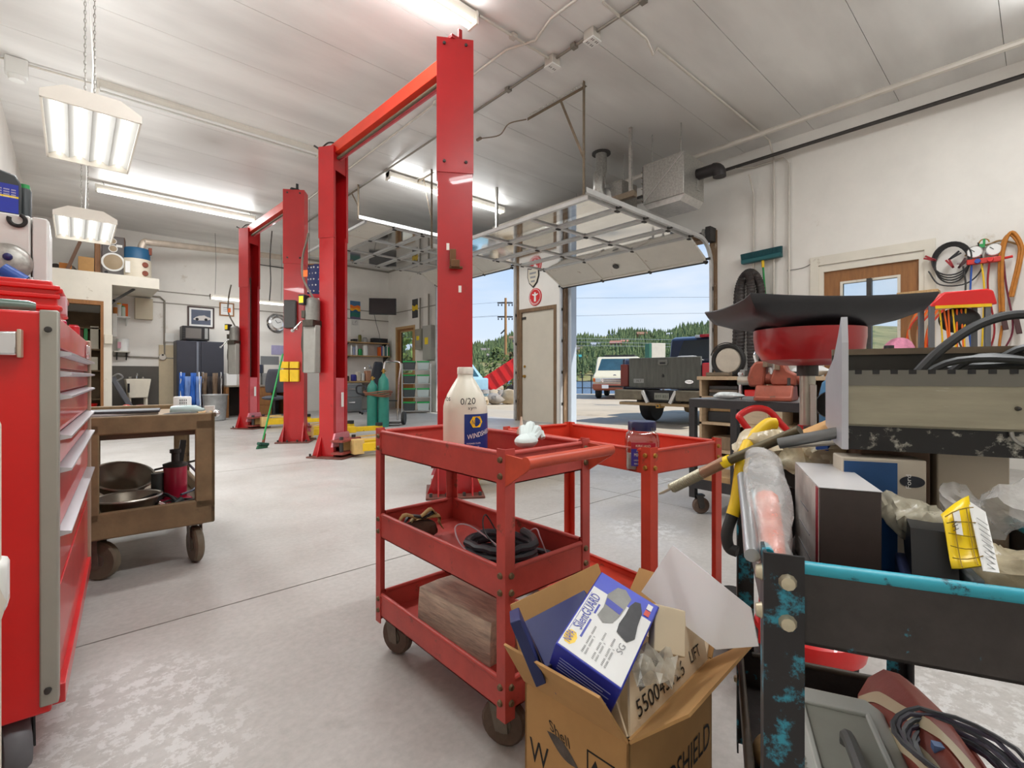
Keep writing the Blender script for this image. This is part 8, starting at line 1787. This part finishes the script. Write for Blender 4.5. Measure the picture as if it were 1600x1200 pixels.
def van():
    p = pt(960, 600, 22); ang = math.atan2(-(FW[1] * math.cos(R(18)) + RT[1] * math.sin(R(18))), -(FW[0] * math.cos(R(18)) + RT[0] * math.sin(R(18))))
    root = T('passenger_van', 'cream and rust red passenger van parked by the lake', 'van', (p.x, p.y, -.05), ang); cm = mat('van_cream', (226, 214, 180), .4, var=.05, coat=.3); rr = mat('van_rust_red', (150, 84, 62), .5, var=.1)
    B().prism([(0, .62), (0, .98), (-.12, 1.1), (-.75, 1.28), (-1.35, 1.92), (-1.6, 2.0), (-5.2, 2.0), (-5.3, 1.9), (-5.3, .62)], 'y', -.98, .98).o('body', cm, root, bev=.06, seg=3)
    B().prism([(-.1, .4), (-.1, .64), (-5.3, .64), (-5.3, .4)], 'y', -.97, .97).o('lower_body', rr, root, bev=.03); bmp = B().box(-.05, .14, -.99, .99, .46, .7).o('bumper', rr, root, bev=.04); B().box(.13, .146, -.4, .4, .55, .62).o('air_slot', black, bmp, smooth=0); B().box(.142, .15, -.55, -.25, .5, .66).o('licence_plate', paper, bmp, smooth=0)
    B().add([(-.82, -.86, 1.3), (-.82, .86, 1.3), (-1.33, .74, 1.87), (-1.33, -.74, 1.87)], [(0, 1, 2, 3)]).o('windshield', mat('van_glass', (52, 84, 92), .08, var=.3, scale=2, spec=.8), root, smooth=0).location = (.03, 0, .03)
    gr = B().prism([(-.55, .76), (.55, .76), (.62, .86), (.55, .96), (-.55, .96), (-.62, .86)], 'x', -.02, .03).o('grille', chrome, root, bev=.01)
    for i in range(4): B().box(.028, .034, -.5, .5, .79 + .04 * i, .81 + .04 * i).o('grille_slat', black, gr, smooth=0)
    for s_ in (-1, 1): B().box(-.05, .03, min(s_ * .62, s_ * .86), max(s_ * .62, s_ * .86), .78, .96).o('headlamp', mat('headlamp', (206, 210, 206), .2), root, bev=.01); B().box(-.1, .02, min(s_ * .87, s_ * .97), max(s_ * .87, s_ * .97), .8, .96).o('turn_lamp', orange, root, bev=.01)
    B().lathe([(.001, -.006), (.07, -.006), (.07, 0), (.001, 0)], (-.11, 0, 1.1), 16, 'x', 1, .45).o('badge', navy, root)
    B().bar((-1.0, 1.02, 1.25), (-1.0, 1.18, 1.35), .1, .2).o('mirror', black, root, bev=.01); B().box(-4.8, -2.2, -.75, .75, 2.05, 2.12).o('roof_rack', steel_d, root, smooth=0)
    for x_ in (-1.0, -4.2):
        for s_ in (-1, 1): wheel(root, (x_, s_ * .85, .36), .36, .24)
van()
def bluetruck():
    p = pt(764, 600, 15.5); root = T('blue_truck', 'light blue old truck cut off by the lift post', 'truck', (p.x - 1.6, p.y, -.05)); bmm = mat('truck_light_blue', (150, 190, 210), .4, var=.08, coat=.3)
    B().box(0, 1.6, 0, 4.2, .4, 1.0).o('lower_body', bmm, root, bev=.06, seg=3)
    lo = [(0.02, .25), (1.58, .25), (1.58, 2.2), (.02, 2.2)]; hi = [(.22, .62), (1.38, .62), (1.38, 1.95), (.22, 1.95)]
    B().add([(x_, y_, .99) for x_, y_ in lo] + [(x_, y_, 1.5) for x_, y_ in hi], [(0, 1, 5, 4), (1, 2, 6, 5), (2, 3, 7, 6), (3, 0, 4, 7), (4, 5, 6, 7)]).o('cab', bmm, root, bev=.03, smooth=0)
    def wq(i, j, s0, s1, nm):
        a_, b2, c, d_ = Vector((*lo[i], .99)), Vector((*lo[j], .99)), Vector((*hi[j], 1.5)), Vector((*hi[i], 1.5)); n_ = (b2 - a_).cross(d_ - a_).normalized() * .012
        Q = lambda u_, v_: (a_ * (1 - u_) + b2 * u_) * (1 - v_) + (d_ * (1 - u_) + c * u_) * v_ + n_
        B().add([Q(s0, .1), Q(s1, .1), Q(s1, .86), Q(s0, .86)], [(0, 1, 2, 3)]).o(nm, mat('van_glass', (52, 84, 92), .08), root, smooth=0); return Q
    Q = wq(0, 1, .1, .46, 'window'); Q = wq(0, 1, .54, .9, 'window'); wq(3, 0, .12, .88, 'side_window')
    c = Q(.72, .5); B().lathe([(.001, -.006), (.09, -.006), (.09, 0), (.001, 0)], c, 12, 'y').o('sticker', paper, root)
    for y_ in (.8, 3.4):
        for x_ in (.1, 1.5): B().lathe([(.02, -.1), (.32, -.1), (.34, 0), (.32, .1), (.02, .1)], (x_, y_, .34), 22, 'x').o('wheel', rubber, root)
    B().box(.05, 1.55, -.08, .02, .5, .64).o('bumper', chrome, root, bev=.01)
bluetruck()
def dump():
    p = pt(766, 606, 23); root = T('dump_bed', 'raised red dump bed seen past the far bay', 'trailer', (p.x, p.y, -.05), math.atan2(RT[1], RT[0]))
    a = R(33)
    bed = B(); L, W_, H = 2.6, 1.5, .8
    bed.box(0, L, 0, W_, 0, .05)
    for q_ in ((0, L, 0, .05), (0, L, W_ - .05, W_), (L - .05, L, 0, W_)): bed.box(*q_, .05, H)
    o_ = bed.o('bed', mat('dump_red', (218, 44, 44), .4), root, smooth=0); o_.rotation_euler = (0, -a, 0); o_.location = (0, 0, .25)
    for i in range(6): B().box(.15 + .42 * i, .22 + .42 * i, -.05, 0, .0, H).o('side_rib', MATS['dump_red'], o_, smooth=0)
    B().bar((1.2, .3, .1), (1.5, .3, .95), .1, .1).bar((1.2, 1.2, .1), (1.5, 1.2, .95), .1, .1).o('hoist_arm', steel_d, root); B().box(.2, 3.0, .3, 1.2, .15, .35).o('frame', steel_d, root, smooth=0)
    wheel(root, (1.0, .15, .3), .3, .2); wheel(root, (1.0, 1.35, .3), .3, .2)
dump()
rd = random.Random(4); rm = [mat('rock_%s' % n_, c, .9, var=.25, scale=3, bump=.3) for n_, c in (('tan', (196, 178, 150)), ('grey', (160, 152, 142)), ('pink', (186, 156, 138)))]
for i in range(34):
    u_, v_ = rd.uniform(752, 812), rd.uniform(612, 634); p = fl(u_, v_, -.05); s_ = rd.uniform(.3, .65)
    if p.x < 8.4: continue
    o = blob('boulder', 'pale boulder in the rock pile outside the far bay', 'rock', (p.x, p.y, -.06), (s_, s_ * rd.uniform(.7, 1), s_ * rd.uniform(.6, .95)), rm[i % 3], 100 + i, .25, 8, 0); o['group'] = 'rock pile outside the far bay'
p = pt(1029, 560, 17); root = T('notice_board', 'cream board with green edge standing behind the van', 'sign', (p.x, p.y, -.05), -YAW + R(14)); B().box(-.27, .27, 0, .05, 1.7, 2.22).o('board', cream, root, bev=.01); B().box(-.36, -.27, 0, .3, 1.7, 2.2).o('green_edge', C_('sign_green', (60, 120, 96)), root, smooth=0)
for x_ in (-.2, .2): B().box(x_ - .03, x_ + .03, .01, .05, 0, 1.7).o('leg', steel_d, root, smooth=0)
def bush(u, d_, h, w, label, seed, m):
    p = pt(u, 600, d_); root = T('shrub', label, 'shrub', (p.x, p.y, -.6), 0, 'shrubs near the dump bed'); q = B(); rd = random.Random(seed)
    for i in range(420):
        t, s_ = rd.random() * 6.283, rd.random() ** .5; z_ = rd.random(); rr = w / 2 * s_ * math.sin(math.pi * (.15 + .8 * z_)); c = Vector((rr * math.cos(t), rr * math.sin(t), h * (.1 + .9 * z_))); a_ = Vector((rd.uniform(-1, 1), rd.uniform(-1, 1), rd.uniform(-1, 1))).normalized() * w * .06; b2 = a_.orthogonal().normalized() * w * .05
        q.add([c - a_, c + b2, c + a_, c - b2], [(0, 1, 2, 3)])
    o_ = q.o('foliage', m, root, smooth=0); o_['kind'] = 'stuff'; B().cyl((0, 0, 0), (0, 0, h * .6), .08, .03, n=6).o('stem', wood_d, root)
bush(778, 34, 3.6, 2.6, 'leafy green shrub left of the power pole base', 1, mat('leaf_mid', (92, 108, 52), .8, var=.4, scale=3)); bush(801, 36, 3.4, 2.6, 'rusty green shrub right of the power pole base', 2, mat('leaf_rust', (128, 108, 64), .8, var=.4, scale=3)); bush(645, 26, 6, 5, 'green tree seen through the corner door window', 3, mat('leaf_pale', (120, 140, 70), .8, var=.4, scale=3)); bush(628, 38, 8, 6, 'darker tree behind the pale one in the corner window', 5, mat('leaf_mid', (92, 108, 52), .8, var=.4, scale=3))
